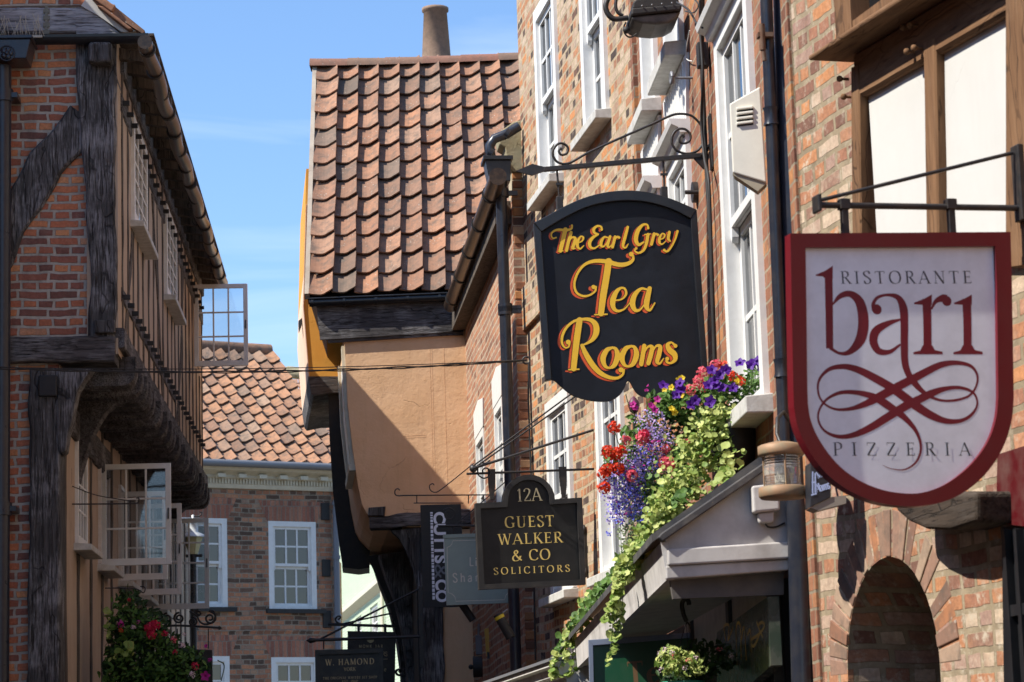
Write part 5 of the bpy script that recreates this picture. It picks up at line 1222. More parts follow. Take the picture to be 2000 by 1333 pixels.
BK3 = thing('sign_bracket', pS3, 'plain black bar and sloping stay holding the restaurant shield sign', 'bracket', 'iron sign brackets on the houses')
iron(BK3, pS3, [(1598,401),(1990,407)], .011, smooth=False, name='bar')
iron(BK3, pS3, [(1600,392),(1978,299)], .007, smooth=False, name='stay')
g = G(); q = pS3.uz(1596,399); g.box(q[0]-.008,q[0]+.006,-.03,.03,q[1]-.03,q[1]+.03); g.build('end_plate', IRON, BK3, bevel=.004, pl=pS3)
g = G(); a = pS3.uz(1986,285); b = pS3.uz(1986,432); g.box(a[0]-.012,a[0]+.03,-.03,.03,b[1],a[1]); g.build('wall_plate', IRON, BK3, bevel=.003, pl=pS3)
for x in (1648,1856):
    g = G(); a = pS3.uz(x,400); b = pS3.uz(x+3,458); g.box(a[0]-.012,a[0]+.012,-.012,.012,b[1]-.01,a[1]+.02); g.box(a[0]-.018,a[0]+.018,-.018,.018,a[1]-.018,a[1]+.018); g.build('hanger', IRON, BK3, bevel=.002, pl=pS3)
# ================================================================= tall black sign and grey-green sign
pS4 = pC.perp(968, 968)
T4 = thing('hanging_sign', pS4, 'tall narrow black board with vertical white Cutts & Co lettering', 'sign', 'hanging shop signs along the street')
g = G(); g.prism([pS4.uz(*p) for p in ((821,987),(900,985),(909,1186),(826,1187))], -.012, .012); g.build('board', BLM, T4, bevel=.002, pl=pS4)
sans(T4, pS4, 'CUTTS', pS4.uz(846,1001), pS4.uz(848.5,1101), abs(pS4.u(846,1050)-pS4.u(870,1050)), -.014, WLT, 'white_lettering', bold=.038)
sans(T4, pS4, '&', pS4.uz(848.5,1103), pS4.uz(849.5,1131), abs(pS4.u(846,1050)-pS4.u(870,1050)), -.014, GREY, 'ampersand', bold=.0)
sans(T4, pS4, 'CO', pS4.uz(849.5,1133), pS4.uz(851,1177), abs(pS4.u(846,1050)-pS4.u(871,1050)), -.014, WLT, 'white_lettering', bold=.038)
g = G(); rr = random.Random(2); y = 1001
while y < 1172:
    h_ = rr.choice((3,5,6.5)); t = (y-1001)/171; x = 840+4.5*t; q = pS4.P([(x,y),(x+5,y),(x+5.1,y+h_),(x+.1,y+h_)]); g.prism(q, -.0145, -.0125); y += h_+1.8
g.build('film_strip', WLT, T4, pl=pS4)
BK4 = thing('sign_bracket', pS4, 'slim scrolled iron bracket in front of the peach render', 'bracket', 'iron sign brackets on the houses')
iron(BK4, pS4, [(781,958),(777,955),(772,958),(772,966),(780,969),(800,968),(960,967)], .006, name='arm')
iron(BK4, pS4, [(848,948),(845,945),(839,949),(841,958),(850,962),(862,956),(905,922),(925,905)], .005, name='scroll')
iron(BK4, pS4, [(808,983),(905,983)], .005, smooth=False, name='hanging_rod')
iron(BK4, pS4, [(814,968),(814,984)], .005, smooth=False, name='drop'); iron(BK4, pS4, [(915,968),(915,984)], .005, smooth=False, name='drop')
pS5 = pC.perp(1000, 1035)
T5 = thing('hanging_sign', pS5, 'grey-green board with thin pale border, half hidden by the solicitors board', 'sign', 'hanging shop signs along the street')
SG = paint('sage_board', (.33,.39,.33), .5, .2, bump=.05)
g = G(); g.prism([pS5.uz(*p) for p in ((867,1048),(999,1043),(1003,1178),(872,1183))], -.012, .012); g.build('board', SG, T5, bevel=.002, pl=pS5)
g = G(); g.prism([pS5.uz(*p) for p in ((865,1045),(1000,1040),(1000,1047),(866,1052))], -.02, .02); g.build('capping', SG, T5, pl=pS5)
ink = Ink(-.0135); D5 = pS5.hit(930,1100).y
bd = [pS5.uz(*p) for p in cat([(873,1070),(875,1165)],2)]
pa = [(873,1070),(875,1158),(883,1161),(888,1166),(890,1175),(985,1172),(988,1163),(993,1158),(999,1155),(996,1066),(990,1064),(985,1058),(984,1054),(884,1057),(882,1064),(878,1068),(873,1070)]
ink.ribbon([pS5.uz(*p) for p in pa], [.005]*len(pa))
write(ink, 'Shar', pS5.uz(884,1138), pS5.uz(935,1136), 17/5000*D5, mono=.13)
write(ink, 'L', pS5.uz(915,1106), pS5.uz(925,1106), 17/5000*D5, mono=.13); write(ink, 'i', pS5.uz(927,1106), pS5.uz(931,1106), 17/5000*D5, mono=.13)
ink.g.build('pale_lettering', PALE, T5, pl=pS5)
BK5 = thing('sign_bracket', pS5, 'black bar over the grey-green sign with a curled end', 'bracket', 'iron sign brackets on the houses')
iron(BK5, pS5, [(855,1028),(1004,1026)], .010, smooth=False, name='arm', y=-.0)
iron(BK5, pS5, [(879,1002),(873,998),(868,1004),(872,1014),(884,1012),(888,1000),(878,992),(866,996)], .004, name='scroll')
for x in (885, 975): iron(BK5, pS5, [(x,1027),(x,1046)], .008, smooth=False, name='hanger')
iron(BK5, pS5, [(890,1025),(960,965),(1000,930)], .005, smooth=False, name='stay')
# ================================================================= jet shop sign and the board behind it
kH = 260/1796.0
def hz(x, y): return (580+x*kH, 1140+y*kH)
pS6 = Pl((at(820,1245,26.6).x, 26.6), (1,.06))
def s6(x, y): return pS6.uz(*hz(x, y))
T6 = thing('hanging_sign', pS6, 'dark green-black framed board lettered W. Hamond York, low under the jetty', 'sign', 'hanging shop signs along the street')
HB = paint('hamond_green_black', (.016,.022,.022), .5, .2)
g = G(); g.prism([s6(243,900),s6(1165,878),s6(1165,2100),s6(262,2100)], -.01, .02); g.build('board', HB, T6, pl=pS6)
g = G(); A_ = [s6(243,900),s6(1165,878),s6(1165,2100),s6(262,2100)]; B_ = [s6(303,965),s6(1108,935),s6(1108,2050),s6(318,2050)]
for i in range(4): j=(i+1)%4; g.prism([A_[i],A_[j],B_[j],B_[i]], -.035, .03)
g.build('frame', HB, T6, pl=pS6)
ink = Ink(-.0115); c6 = kH/5000*26.6
write(ink, 'W. HAMOND', s6(385,1108), s6(1042,1088), 80*c6, th=.17, tn=.08); write(ink, 'YORK', s6(632,1182), s6(792,1178), 46*c6, th=.15, tn=.08)
write(ink, 'THE ORIGINAL WHITBY JET SHOP', s6(350,1298), s6(1082,1278), 32*c6, th=.14, tn=.08); write(ink, 'EST. 1860', s6(608,1338), s6(822,1332), 30*c6, th=.14, tn=.08)
ink.g.build('gold_lettering', DGOLD, T6, pl=pS6)
BK6 = thing('sign_bracket', pS6, 'black pointed bar with a long sloping stay above the jet shop board', 'bracket', 'iron sign brackets on the houses')
iron(BK6, pS6, [hz(240,765),hz(1665,715)], .017, smooth=False, name='arm'); iron(BK6, pS6, [hz(320,748),hz(1640,78)], .011, smooth=False, name='stay')
g = G(); a = s6(125,770); b = s6(250,764); g.tube([(a[0],0,a[1]),(a[0]+.04,0,a[1]),(a[0]+.09,0,(a[1]+b[1])/2),(b[0],0,b[1])], [.002,.03,.022,.018], 8); g.build('finial', IRON, BK6, pl=pS6)
for x in (360,1050): iron(BK6, pS6, [hz(x,770),hz(x,885)], .008, smooth=False, name='hanger')
g = G(); a = s6(1665,40); b = s6(1665,1120); g.box(a[0]-.02,a[0]+.02,-.03,.06,b[1],a[1]); g.build('wall_plate', IRON, BK6, pl=pS6)
pS7 = Pl((at(790,1225,29.5).x, 29.5), (1,0))
def s7(x, y): return pS7.uz(*hz(x, y))
T7 = thing('hanging_sign', pS7, 'dark brown board lettered Monk Bar, behind and right of the jet shop board', 'sign', 'hanging shop signs along the street')
g = G(); g.prism([s7(685,643),s7(1332,655),s7(1310,2000),s7(672,2000)], -.02, .02); g.build('board', paint('monk_brown',(.022,.016,.015),.5,.2), T7, pl=pS7)
ink = Ink(-.0215); c7 = kH/5000*29.5
write(ink, 'MONK BAR', s7(838,868), s7(1160,868), 38*c7, mono=.17); write(ink, 'RS', s7(1150,980), s7(1222,980), 56*c7, mono=.12); write(ink, 'e', s7(1176,1186), s7(1216,1186), 56*c7, mono=.12)
ink.ribbon([s7(1165,1022),s7(1224,1022)], [.006]*2); ink.poly([s7(940,758),s7(1046,758),s7(1030,790),s7(995,806),s7(960,790)])
ink.g.build('pale_lettering', DGOLD, T7, pl=pS7)
BK7 = thing('sign_bracket', pS7, 'black bar with an arched scroll holding the Monk Bar board', 'bracket', 'iron sign brackets on the houses')
iron(BK7, pS7, [hz(420,552),hz(640,558),hz(1410,580)], .017, smooth=False, name='arm')
iron(BK7, pS7, [hz(*p) for p in ((555,492),(570,478),(588,460),(575,442),(545,446),(522,480),(535,520),(580,542),(650,538),(850,492),(1050,450),(1200,418),(1270,412),(1340,435),(1380,480),(1385,530),(1350,560),(1305,545),(1293,510),(1320,490),(1345,505),(1330,525))], .010, name='scroll')
for x in (832,1190): g = G(); a = s7(x-18,548); b = s7(x+18,652); g.box(a[0],b[0],-.02,.02,b[1],a[1]); g.build('hanger', IRON, BK7, pl=pS7)
iron(BK7, pS7, [hz(*p) for p in ((1372,1200),(1395,1180),(1375,1162),(1340,1178),(1345,1220),(1390,1240),(1480,1242),(1540,1235))], .014, name='lower_scroll')
iron(BK7, pS7, [hz(*p) for p in ((1478,1192),(1500,1180),(1490,1155),(1455,1160),(1445,1195),(1470,1225),(1520,1228))], .012, name='lower_scroll')
# ================================================================= big black rainwater pipes at the step between the fronts
def pipe(par, pl, top, bot, r, off, name, m, joints=(), n=16, extra=0):
    a = pl.uz(top[0],top[1],off); b = pl.uz(bot[0],bot[1],off); g = G()
    dx = (b[0]-a[0])/(b[1]-a[1]); z0 = b[1]-extra; x0 = b[0]
    g.tube([(a[0],-off,a[1]),(b[0],-off,b[1]),(x0,-off,z0)], r, n)
    for y in joints:
        z = pl.uz((top[0]+bot[0])/2,y,off)[1]; t = (z-a[1])/(b[1]-a[1]); x = a[0]+(b[0]-a[0])*t
        g.tube([(x,-off,z+.04),(x,-off,z+.022),(x,-off,z-.022),(x,-off,z-.04)], [r*1.28,r*1.12,r*1.12,r*1.28], n)
    return g.build(name, m, par, pl=pl)
pP = pK = pB.perp(1545, 600)
D_P = pP.hit(1530,500).y
RPp = thing('rainwater_pipe', pP, 'thick blue-black rainwater pipe running the full height beside the lantern', 'pipe', 'black rainwater pipes on the right')
pipe(RPp, pP, (1530,-60), (1568,1333), 22.5/5000*D_P, .06, 'pipe', PIP, extra=2.4)
RP2 = thing('rainwater_pipe', pP, 'thin black pipe with jointed collars left of the thick pipe', 'pipe', 'black rainwater pipes on the right')
pipe(RP2, pP, (1494,-60), (1534,900), 12.5/5000*D_P, .09, 'pipe', PIP, joints=(228,720), extra=.1)
g = G(); a = pP.uz(1488,60,.14); b = pP.uz(1490,90,.14); g.tube([(a[0],-.14,a[1]+.03),(a[0],-.14,b[1]-.02)], .014, 8); g.tube([(a[0],-.14,b[1]),(a[0]+.005,-.14,b[1]-.07)], .010, 8); g.box(a[0]-.02,a[0]+.05,-.15,-.1,a[1]-.03,a[1]-.01)
g.build('rusty_bracket', paint('rust',(.13,.06,.03),.8,.6), RP2, pl=pP)
# cream louvred bell box
pV = Pl((at(1460,250,11.55).x, 11.55), (1,-.10))
VB = thing('bell_box', pV, 'cream angled alarm box with four louvre slots beside the black pipe', 'alarm box')
face = [(1425,203),(1485,169),(1497,357),(1431,337)]
g = G(); f_ = [pV.uz(*p) for p in face]; g.prism(f_, 0, .10); 
VM = paint('cream_plastic', (.84,.80,.68), .4, .12)
g.build('case', VM, VB, bevel=.006, pl=pV)
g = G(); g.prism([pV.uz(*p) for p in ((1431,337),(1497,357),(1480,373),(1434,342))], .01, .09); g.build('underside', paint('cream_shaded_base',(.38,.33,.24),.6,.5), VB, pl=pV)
for k in range(4):
    a = pV.uz(1439,214+9.5*k); b = pV.uz(1471,210+9.5*k); g = G()
    g.prism([(a[0],a[1]-.006),(b[0],b[1]-.006),(b[0],b[1]+.006),(a[0],a[1]+.006)], -.012, .0); g.build('louvre', VM, VB, bevel=.003, pl=pV)
    g = G(); g.prism([(a[0],a[1]-.014),(b[0],b[1]-.014),(b[0],b[1]-.006),(a[0],a[1]-.006)], -.002, .0); g.build('slot', BLM, VB, pl=pV)
# cables down the red-brown wall
CB = thing('wall_cable', pB, 'bundle of black cables clipped down the red-brown wall', 'cable')
iron(CB, pB, [(1372,-20),(1372,40),(1371,120),(1375,220),(1380,330),(1386,430),(1391,560),(1396,700),(1400,860)], .013, y=-.03, off=.03, name='cable', m=BLM)
iron(CB, pB, [(1368,-20),(1368,60),(1373,150),(1370,240),(1376,310),(1384,350),(1388,430),(1393,600)], .009, y=-.05, off=.05, name='cable', m=BLM)
g = G(); a = pB.uz(1371,85,.04); b = pB.uz(1372,135,.04); g.box(a[0]-.035,a[0]+.035,-.07,-.01,b[1],a[1]); g.build('junction_box', BLM, CB, bevel=.006, pl=pB)
iron(CB, pB, [(1322,5),(1345,20),(1360,45),(1372,55)], .006, y=-.1, off=.1, name='cable', m=BLM)
iron(CB, pB, [(1330,0),(1350,-5),(1364,10),(1355,25),(1338,22)], .004, y=-.12, off=.12, name='cable', m=BLM)
iron(CB, pB, [(1347,60),(1342,85),(1339,110),(1344,118),(1352,120)], .003, y=-.02, off=.02, name='white_wire', m=WHT)
# grey ring bolt and black bolt plate
RB = thing('ring_bolt', pB, 'small grey ring bolt under the upper window sill', 'ring bolt')
g = G(); a = pB.uz(1312,153,.12); g.tube([(a[0]+.03*cos(2*pi*k/16),-.12,a[1]+.03*sin(2*pi*k/16)) for k in range(17)], .011, 8); g.tube([(a[0],-.1,a[1]),(a[0],.0,a[1])], .008, 8); g.build('ring', LEAD, RB, pl=pB)
TB = thing('tie_bolt', pB, 'long black tie bolt with round plate just right of the tea rooms board', 'bolt')
g = G(); a = pS1.uz(1338,376); b = pS1.uz(1364,376); g.tube([(a[0],0,a[1]),(b[0],0,b[1])], .012, 8); g.build('bolt', IRON, TB, pl=pS1)
g = G(); a = pB.uz(1362,376); g.tube([(a[0],-.03,a[1]),(a[0],0,a[1])], .06, 14); g.build('plate', IRON, TB, pl=pB)
# floodlight
pFl = pB.perp(1340, 40)
FL = thing('floodlight', pFl, 'black wall floodlight with shallow lens at the top edge above the spear bracket', 'floodlight')
def fz(x, y): return (1140+x*.315, y*.315)
g = G(); g.prism([pFl.uz(*fz(*p)) for p in ((290,60),(312,40),(562,28),(572,50),(575,84),(288,100))], -.14, .14); g.build('housing', BLM, FL, bevel=.008, pl=pFl)
g = G(); g.prism([pFl.uz(*fz(*p)) for p in ((278,104),(588,80),(584,118),(275,150))], -.17, .17); g.build('rim', BLM, FL, bevel=.01, pl=pFl)
g = G(); g.prism([pFl.uz(*fz(*p)) for p in ((276,150),(584,118),(560,160),(510,188),(430,199),(350,192),(296,176))], -.15, .15); g.build('lens', paint('smoked_lens',(.05,.045,.04),.55,.5), FL, bevel=.02, seg=3, pl=pFl)
for k in range(4): g = G(); q = pFl.uz(*fz(342+61*k, 94-6*k)); g.ball((q[0],-.175,q[1]), .006, 6); g.build('rivet', LEAD, FL, pl=pFl)
iron(FL, pFl, [fz(*p) for p in ((275,112),(200,120),(165,105),(142,70),(138,30),(160,-30))], .016, name='arm')
iron(FL, pFl, [fz(*p) for p in ((245,98),(215,82),(200,50),(200,10),(210,-40))], .010, name='cable')
iron(FL, pFl, [fz(*p) for p in ((262,140),(250,165),(252,200),(265,222),(285,232),(310,225),(335,205))], .005, name='lead')
g = G(); q = pFl.uz(*fz(262,197)); g.ball((q[0],-.03,q[1]), .022, 10); g.build('sensor', BLM, FL, pl=pFl)
iron(FL, pFl, [fz(*p) for p in ((350,40),(345,-10),(350,-60))], .016, name='arm')
# ship's lantern on the pipe
pLn = Pl((at(1530,920,10.6).x, 10.6), (1,0))
a = pLn.uz(1530,975); LN = thing('lantern', None, 'old ship style lantern with ribbed clear glass between two weathered copper rings', 'lantern', loc=(pLn.w(a[0],0,0).x, 10.6, a[1]))
sc = 10.6/5000; COP = paint('weathered_copper', (.34,.20,.11), .6, .7, dirt=(.20,.22,.15), metal=.15, scale=20)
g = G(); g.lathe([(0,0),(44*sc,.002),(48*sc,.012),(48*sc,22*sc),(44*sc,24*sc),(34*sc,25*sc)], n=32); g.build('lower_ring', COP, LN)
g = G(); g.lathe([(30*sc,84*sc),(44*sc,85*sc),(46*sc,90*sc),(46*sc,104*sc),(40*sc,107*sc),(20*sc,112*sc),(0,112*sc)], n=32); g.build('upper_ring', COP, LN)
pr = []
for k in range(49):
    t = k/48; z = 25+59*t; fl = 0 if .34 < t < .70 else 1
    pr.append(((34+(2.2*sin(t*2*pi*12) if fl else 1.5))*sc, z*sc))
g = G(); g.lathe(pr, n=32)
d = Nd('ribbed_glass'); LG = d.out((.92,.93,.93), .06, Transmission_Weight=.85, IOR=1.3)
g.build('glass', LG, LN)
g = G(); g.lathe([(12*sc,25*sc),(12*sc,50*sc),(9*sc,60*sc),(0,66*sc)], n=16); g.build('lamp_holder', paint('lamp_cream',(.5,.45,.35),.5,.2), LN)
for k in range(3): g = G(); t = 2*pi*k/3+.6; g.tube([(38*sc*cos(t),38*sc*sin(t),24*sc),(38*sc*cos(t),38*sc*sin(t),86*sc)], .004, 6); g.build('guard_rod', COP, LN)
g = G(); g.tube([(0,.0,110*sc),(-.01,.03,130*sc),(.0,.08,165*sc),(.03,.12,180*sc),(.06,.14,160*sc)], .009, 8); g.build('hook_bracket', IRON, LN)
# alarm company box
pAl = Pl((at(1610,950,10.45).x, 10.45), (1,.10))
AL = thing('alarm_box', pAl, 'small dark box with blue-white Alarms lettering behind the shield sign', 'alarm box')
g = G(); g.prism([pAl.uz(*p) for p in ((1582,905),(1582,992),(1622,972),(1622,880))], -.01, .10); g.build('face', paint('alarm_dark',(.02,.022,.03),.4,.2), AL, bevel=.003, pl=pAl)
g = G(); g.prism([pAl.uz(*p) for p in ((1583,992),(1622,972),(1652,968),(1652,984),(1598,998))], -.005, .10); g.build('grey_case', paint('alarm_grey',(.30,.27,.23),.5,.4), AL, pl=pAl)
BLW = paint('alarm_lettering', (.45,.55,.85), .5, 0)
ink = Ink(-.0115); D_ = 10.45/5000
write(ink, 'Alarms', pAl.uz(1594,963), pAl.uz(1621,955), 17*D_, th=.16, tn=.08); write(ink, 'Mi', pAl.uz(1596,936), pAl.uz(1607,932), 13*D_, th=.16, tn=.08)
ink.ribbon([pAl.uz(1586,922),pAl.uz(1586,965)],[3*D_]*2); ink.ribbon([pAl.uz(1591,925),pAl.uz(1591,964)],[3*D_]*2); ink.ribbon([pAl.uz(1584,944),pAl.uz(1593,942)],[3*D_]*2); ink.ribbon([pAl.uz(1583,968),pAl.uz(1594,965)],[3*D_]*2)
ink.g.build('blue_lettering', BLW, AL, pl=pAl)
# ================================================================= shop hood along the red-brown front
HD = thing('shop_hood', pK, 'grey-white timber shop hood with dark lead roof edge under the flowers', 'shop hood')
WG = paint('hood_grey_white', (.60,.57,.54), .7, .6, dirt=(.10,.085,.075), bump=.5, scale=4)
def wk(x, y, Y=None): return pK.hit(x, y) if Y is None else at(x, y, Y)
N0 = {'R':wk(1502,893),'E':wk(1290,1046),'B':wk(1303,1132),'W':wk(1545,1112)}
wallx = pB.hit(1548,1100)
F1 = {'E':at(1085,1285,19.4)}
F1['R'] = F1['E']+Vector((.10,0,.14)); F1['B'] = F1['E']+Vector((.01,0,-.22)); F1['W'] = F1['E']+Vector((.12,0,-.22))
def wbuild(g, name, m, par, **k):
    o = g.build(name, m, par, **k); o.matrix_basis = wm(par).inverted(); return o
def loft(a, b): # polygon loft between two lists
    g = G(); n = len(a); g.add([tuple(p) for p in a]+[tuple(p) for p in b], [(i,(i+1)%n,(i+1)%n+n,i+n) for i in range(n)]+[tuple(range(n))[::-1], tuple(range(n,2*n))]); return g
up = Vector((0,0,1)); lf = Vector((-1,0,0))
wbuild(loft([N0['R']+up*.03, N0['E']+lf*.04+up*.005, N0['E']+lf*.04-up*.03, N0['R']-up*.01], [F1['R']+up*.03, F1['E']+lf*.04+up*.005, F1['E']+lf*.04-up*.03, F1['R']-up*.01]), 'lead_roof', paint('lead_dark',(.05,.052,.058),.55,.5), HD)
# near gable boards
g = G(); g.prism([pK.uz(*p) for p in ((1500,905),(1300,1050),(1304,1074),(1540,1058),(1548,905))], .0, .04); g.build('gable_board', WG, HD, pl=pK)
g = G(); g.prism([pK.uz(*p) for p in ((1303,1074),(1540,1059),(1540,1092),(1303,1106))], -.03, .04); g.build('upper_moulding', WG, HD, bevel=.008, seg=3, pl=pK)
g = G(); g.prism([pK.uz(*p) for p in ((1300,1107),(1540,1093),(1540,1114),(1301,1132))], -.012, .04); g.build('lower_moulding', WG, HD, bevel=.006, seg=2, pl=pK)
g = G(); g.prism([pK.uz(*p) for p in ((1508,893),(1290,1043),(1282,1052),(1292,1060),(1512,908))], -.05, .0); g.build('barge_board', paint('barge_dark',(.06,.055,.055),.6,.6), HD, bevel=.006, pl=pK)
# eaves fascia and soffit
e0, e1 = N0['E'], F1['E']; b0, b1 = N0['B'], F1['B']
wbuild(loft([e0-up*.03, e0-up*.03+lf*-.03, b0+lf*-.03, b0], [e1-up*.03, e1-up*.03+lf*-.03, b1+lf*-.03, b1]), 'fascia', WG, HD)
w0 = N0['W']; w1 = F1['W']
SOF = paint('soffit_cream', (.58,.54,.44), .7, .4)
wbuild(loft([b0+up*.03+lf*-.03, w0+up*.03, w0+up*.01, b0+up*.01+lf*-.03], [b1+up*.03+lf*-.03, w1+up*.03, w1+up*.01, b1+up*.01+lf*-.03]), 'soffit', SOF, HD)
g = G(); g.prism([pK.uz(*p) for p in ((1312,1132),(1535,1116),(1535,1160),(1318,1168))], .06, .10); g.build('inner_beam', paint('beam_dark_grey',(.10,.09,.085),.7,.4), HD, pl=pK)
# grey socket box on the gable
SB = thing('junction_box', pK, 'small grey weatherproof box on the end of the shop hood', 'electrical box')
g = G(); g.prism([pK.uz(*p) for p in ((1464,953),(1518,947),(1519,1000),(1467,1005))], -.07, -.0); g.build('case', WG, SB, bevel=.01, seg=3, pl=pK)
g = G(); g.prism([pK.uz(*p) for p in ((1476,1005),(1509,1001),(1508,1022),(1480,1024))], -.05, -.005); g.build('cover', WG, SB, bevel=.008, pl=pK)
iron(SB, pK, [(1494,1024),(1500,1030),(1515,1030),(1532,1022)], .004, y=-.01, name='cable', m=BLM)
# dark shopfront below
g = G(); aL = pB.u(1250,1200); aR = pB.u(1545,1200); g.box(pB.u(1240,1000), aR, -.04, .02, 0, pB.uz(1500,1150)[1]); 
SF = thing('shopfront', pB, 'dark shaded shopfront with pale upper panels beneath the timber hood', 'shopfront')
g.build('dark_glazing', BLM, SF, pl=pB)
g = G(); zT = pB.uz(1500,1170)[1]; zB = pB.uz(1500,1225)[1]
g.box(pB.u(1350,1000), aR-.25, -.07, -.041, zT-.22, zT+.15); g.build('pale_panel', SOF, SF, pl=pB)
for u in (aR-.06, aR-1.4, aR-2.9): g = G(); g.box(u-.05,u+.05,-.09,-.041,0,zT+.1); g.build('pilaster', paint('shop_dark_green',(.015,.02,.018),.4,.2) if 'shop_dark_green' not in bpy.data.materials else bpy.data.materials['shop_dark_green'], SF, pl=pB)
# green sign facing up the street
pT = Pl((at(1150,1280,14.6).x, 14.6), (1,0))
GS = thing('green_sign', pT, 'dark green board with pale blue frame and bronze lettering Te under the hood', 'sign')
g = G(); g.prism([pT.uz(*p) for p in ((1158,1262),(1402,1242),(1406,1500),(1164,1500))], -.01, .03); g.build('board', paint('sign_green',(.008,.085,.035),.4,.1), GS, pl=pT)
FB = paint('frame_blue_grey', (.20,.24,.33), .4, .2)
g = G(); A_ = [pT.uz(*p) for p in ((1149,1251),(1411,1232),(1416,1510),(1156,1510))]; B_ = [pT.uz(*p) for p in ((1158,1262),(1402,1242),(1406,1500),(1164,1500))]
for i in range(4): j=(i+1)%4; g.prism([A_[i],A_[j],B_[j],B_[i]], -.035, .03)
g.build('frame', FB, GS, bevel=.002, pl=pT)
ink = Ink(-.0105); c_ = 14.6/5000; write(ink, 'Te', pT.uz(1226,1338), pT.uz(1290,1334), 44*c_, th=.2, tn=.08); ink.g.build('bronze_lettering', paint('bronze_lettering',(.20,.11,.05),.45,.2), GS, pl=pT)
# side fascia with gold script strokes
GF = thing('green_fascia', pB, 'dark green shop fascia with gold script strokes running along the shopfront', 'fascia')
offf = .16
g = G(); g.prism([pB.uz(*p, offf) for p in ((1400,1236),(1499,1166),(1506,1300),(1440,1360),(1400,1380))], -offf, -offf+.05); g.build('board', paint('fascia_green',(.03,.05,.035),.25,.3), GF, pl=pB)
ink = Ink(-offf-.001)
for pts in ([(1418,1252),(1414,1225),(1424,1222),(1422,1250),(1432,1225)], [(1440,1300),(1438,1228),(1446,1222),(1448,1290)], [(1448,1250),(1454,1226),(1458,1290)], [(1460,1240),(1466,1232),(1468,1275)], [(1478,1215),(1484,1235),(1476,1258),(1470,1262),(1468,1250),(1484,1238),(1494,1222),(1488,1216),(1482,1224),(1490,1245)]):
    q = cat([pB.uz(x,y,offf) for x,y in pts],5); ink.ribbon(q, [.014]*len(q))
ink.g.build('gold_script', GOLD, GF, pl=pB)
# small things under the solicitors' sign
def cyl_cam(label, pts, r, band, Y):
    t = thing('security_camera', None, label, 'camera', 'tube cameras', loc=tuple(at(*pts[0], Y)))
    a, b = at(*pts[0], Y), at(*pts[1], Y); g = G(); g.tube([tuple(a),tuple(b)], r, 14); wbuild(g, 'body', BLM, t)
    if band: q0 = a.lerp(b,.08); q1 = a.lerp(b,.2); g = G(); g.tube([tuple(q0),tuple(q1)], r*1.06, 14); wbuild(g, 'yellow_band', paint('band_yellow',(.6,.45,.02),.5,.1), t)
    return t
cam1 = cyl_cam('black tube camera with a yellow band pointing down beside the downpipe', ((972,1200),(998,1246)), .04, True, 20.3)
g = G(); p = at(978,1200,20.3); g.tube([tuple(p), tuple(at(992,1190,20.3))], .006, 6); wbuild(g, 'aerial', LEAD, cam1)
g = G(); p = at(990,1225,20.3); g.tube([tuple(p), tuple(at(1003,1243,20.9))], .012, 6); wbuild(g, 'bracket', BLM, cam1)
cyl_cam('plain black tube camera below the grey-green sign', ((902,1180),(924,1212)), .035, False, 22.6)
pQ = pC.perp(955, 1250)
YB = thing('yellow_notice', pQ, 'small mustard yellow board fixed sideways on the orange brick wall', 'notice board')
g = G(); g.prism([pQ.uz(*p) for p in ((946,1229),(964,1225),(970,1287),(950,1282))], -.01, .02); g.build('board', paint('mustard',(.75,.5,.10),.6,.2), YB, bevel=.002, pl=pQ)
g = G(); g.prism([pQ.uz(*p) for p in ((951,1274),(963,1276),(963,1288),(952,1287))], -.02, .01); g.build('tab', paint('slate_tab',(.05,.07,.08),.5,.2), YB, pl=pQ)
pQ2 = pC.perp(996, 1215)
WB_ = thing('alarm_box', pQ2, 'white alarm box with blue lettering ending in ter and ms, beside the downpipe', 'alarm box')
g = G(); g.prism([pQ2.uz(*p) for p in ((996,1190),(1006,1186),(1012,1234),(1000,1240))], -.02, .12); g.build('case', paint('alarm_white',(.55,.57,.52),.5,.2), WB_, bevel=.006, pl=pQ2)
ink = Ink(-.021); c_ = 21/5000; write(ink, 'ter', pQ2.uz(997,1210), pQ2.uz(1004,1208), 10*c_, mono=.14); write(ink, 'ms', pQ2.uz(999,1226), pQ2.uz(1006,1224), 10*c_, mono=.14); ink.g.build('blue_lettering', paint('alarm_blue',(.03,.03,.22),.5,0), WB_, pl=pQ2)
pQ3 = pG
WG2 = thing('wall_bell', None, 'black disc bell on its side beside a grey box on the peach lower wall', 'bell', loc=tuple(at(932,1303,24.5)))
g = G(); a = at(924,1303,24.5); g.tube([tuple(a), tuple(a+Vector((.09,0,0)))], .10, 20); wbuild(g, 'dome', BLM, WG2); g = G(); g.ball(tuple(a+Vector((-.02,0,0))), .025, 8); wbuild(g, 'boss', BLM, WG2)
GB = thing('meter_box', None, 'small upright grey box above the black bell on the peach lower wall', 'electrical box', loc=tuple(at(935,1260,24.5)))
g = G(); g.box(-.03,.03,-.03,.1,-.09,.09); g.build('case', GREY, GB, bevel=.005); g = G(); g.tube([(0,0,.09),(0.005,0,.2)], .012, 8); g.build('conduit', LEAD, GB)
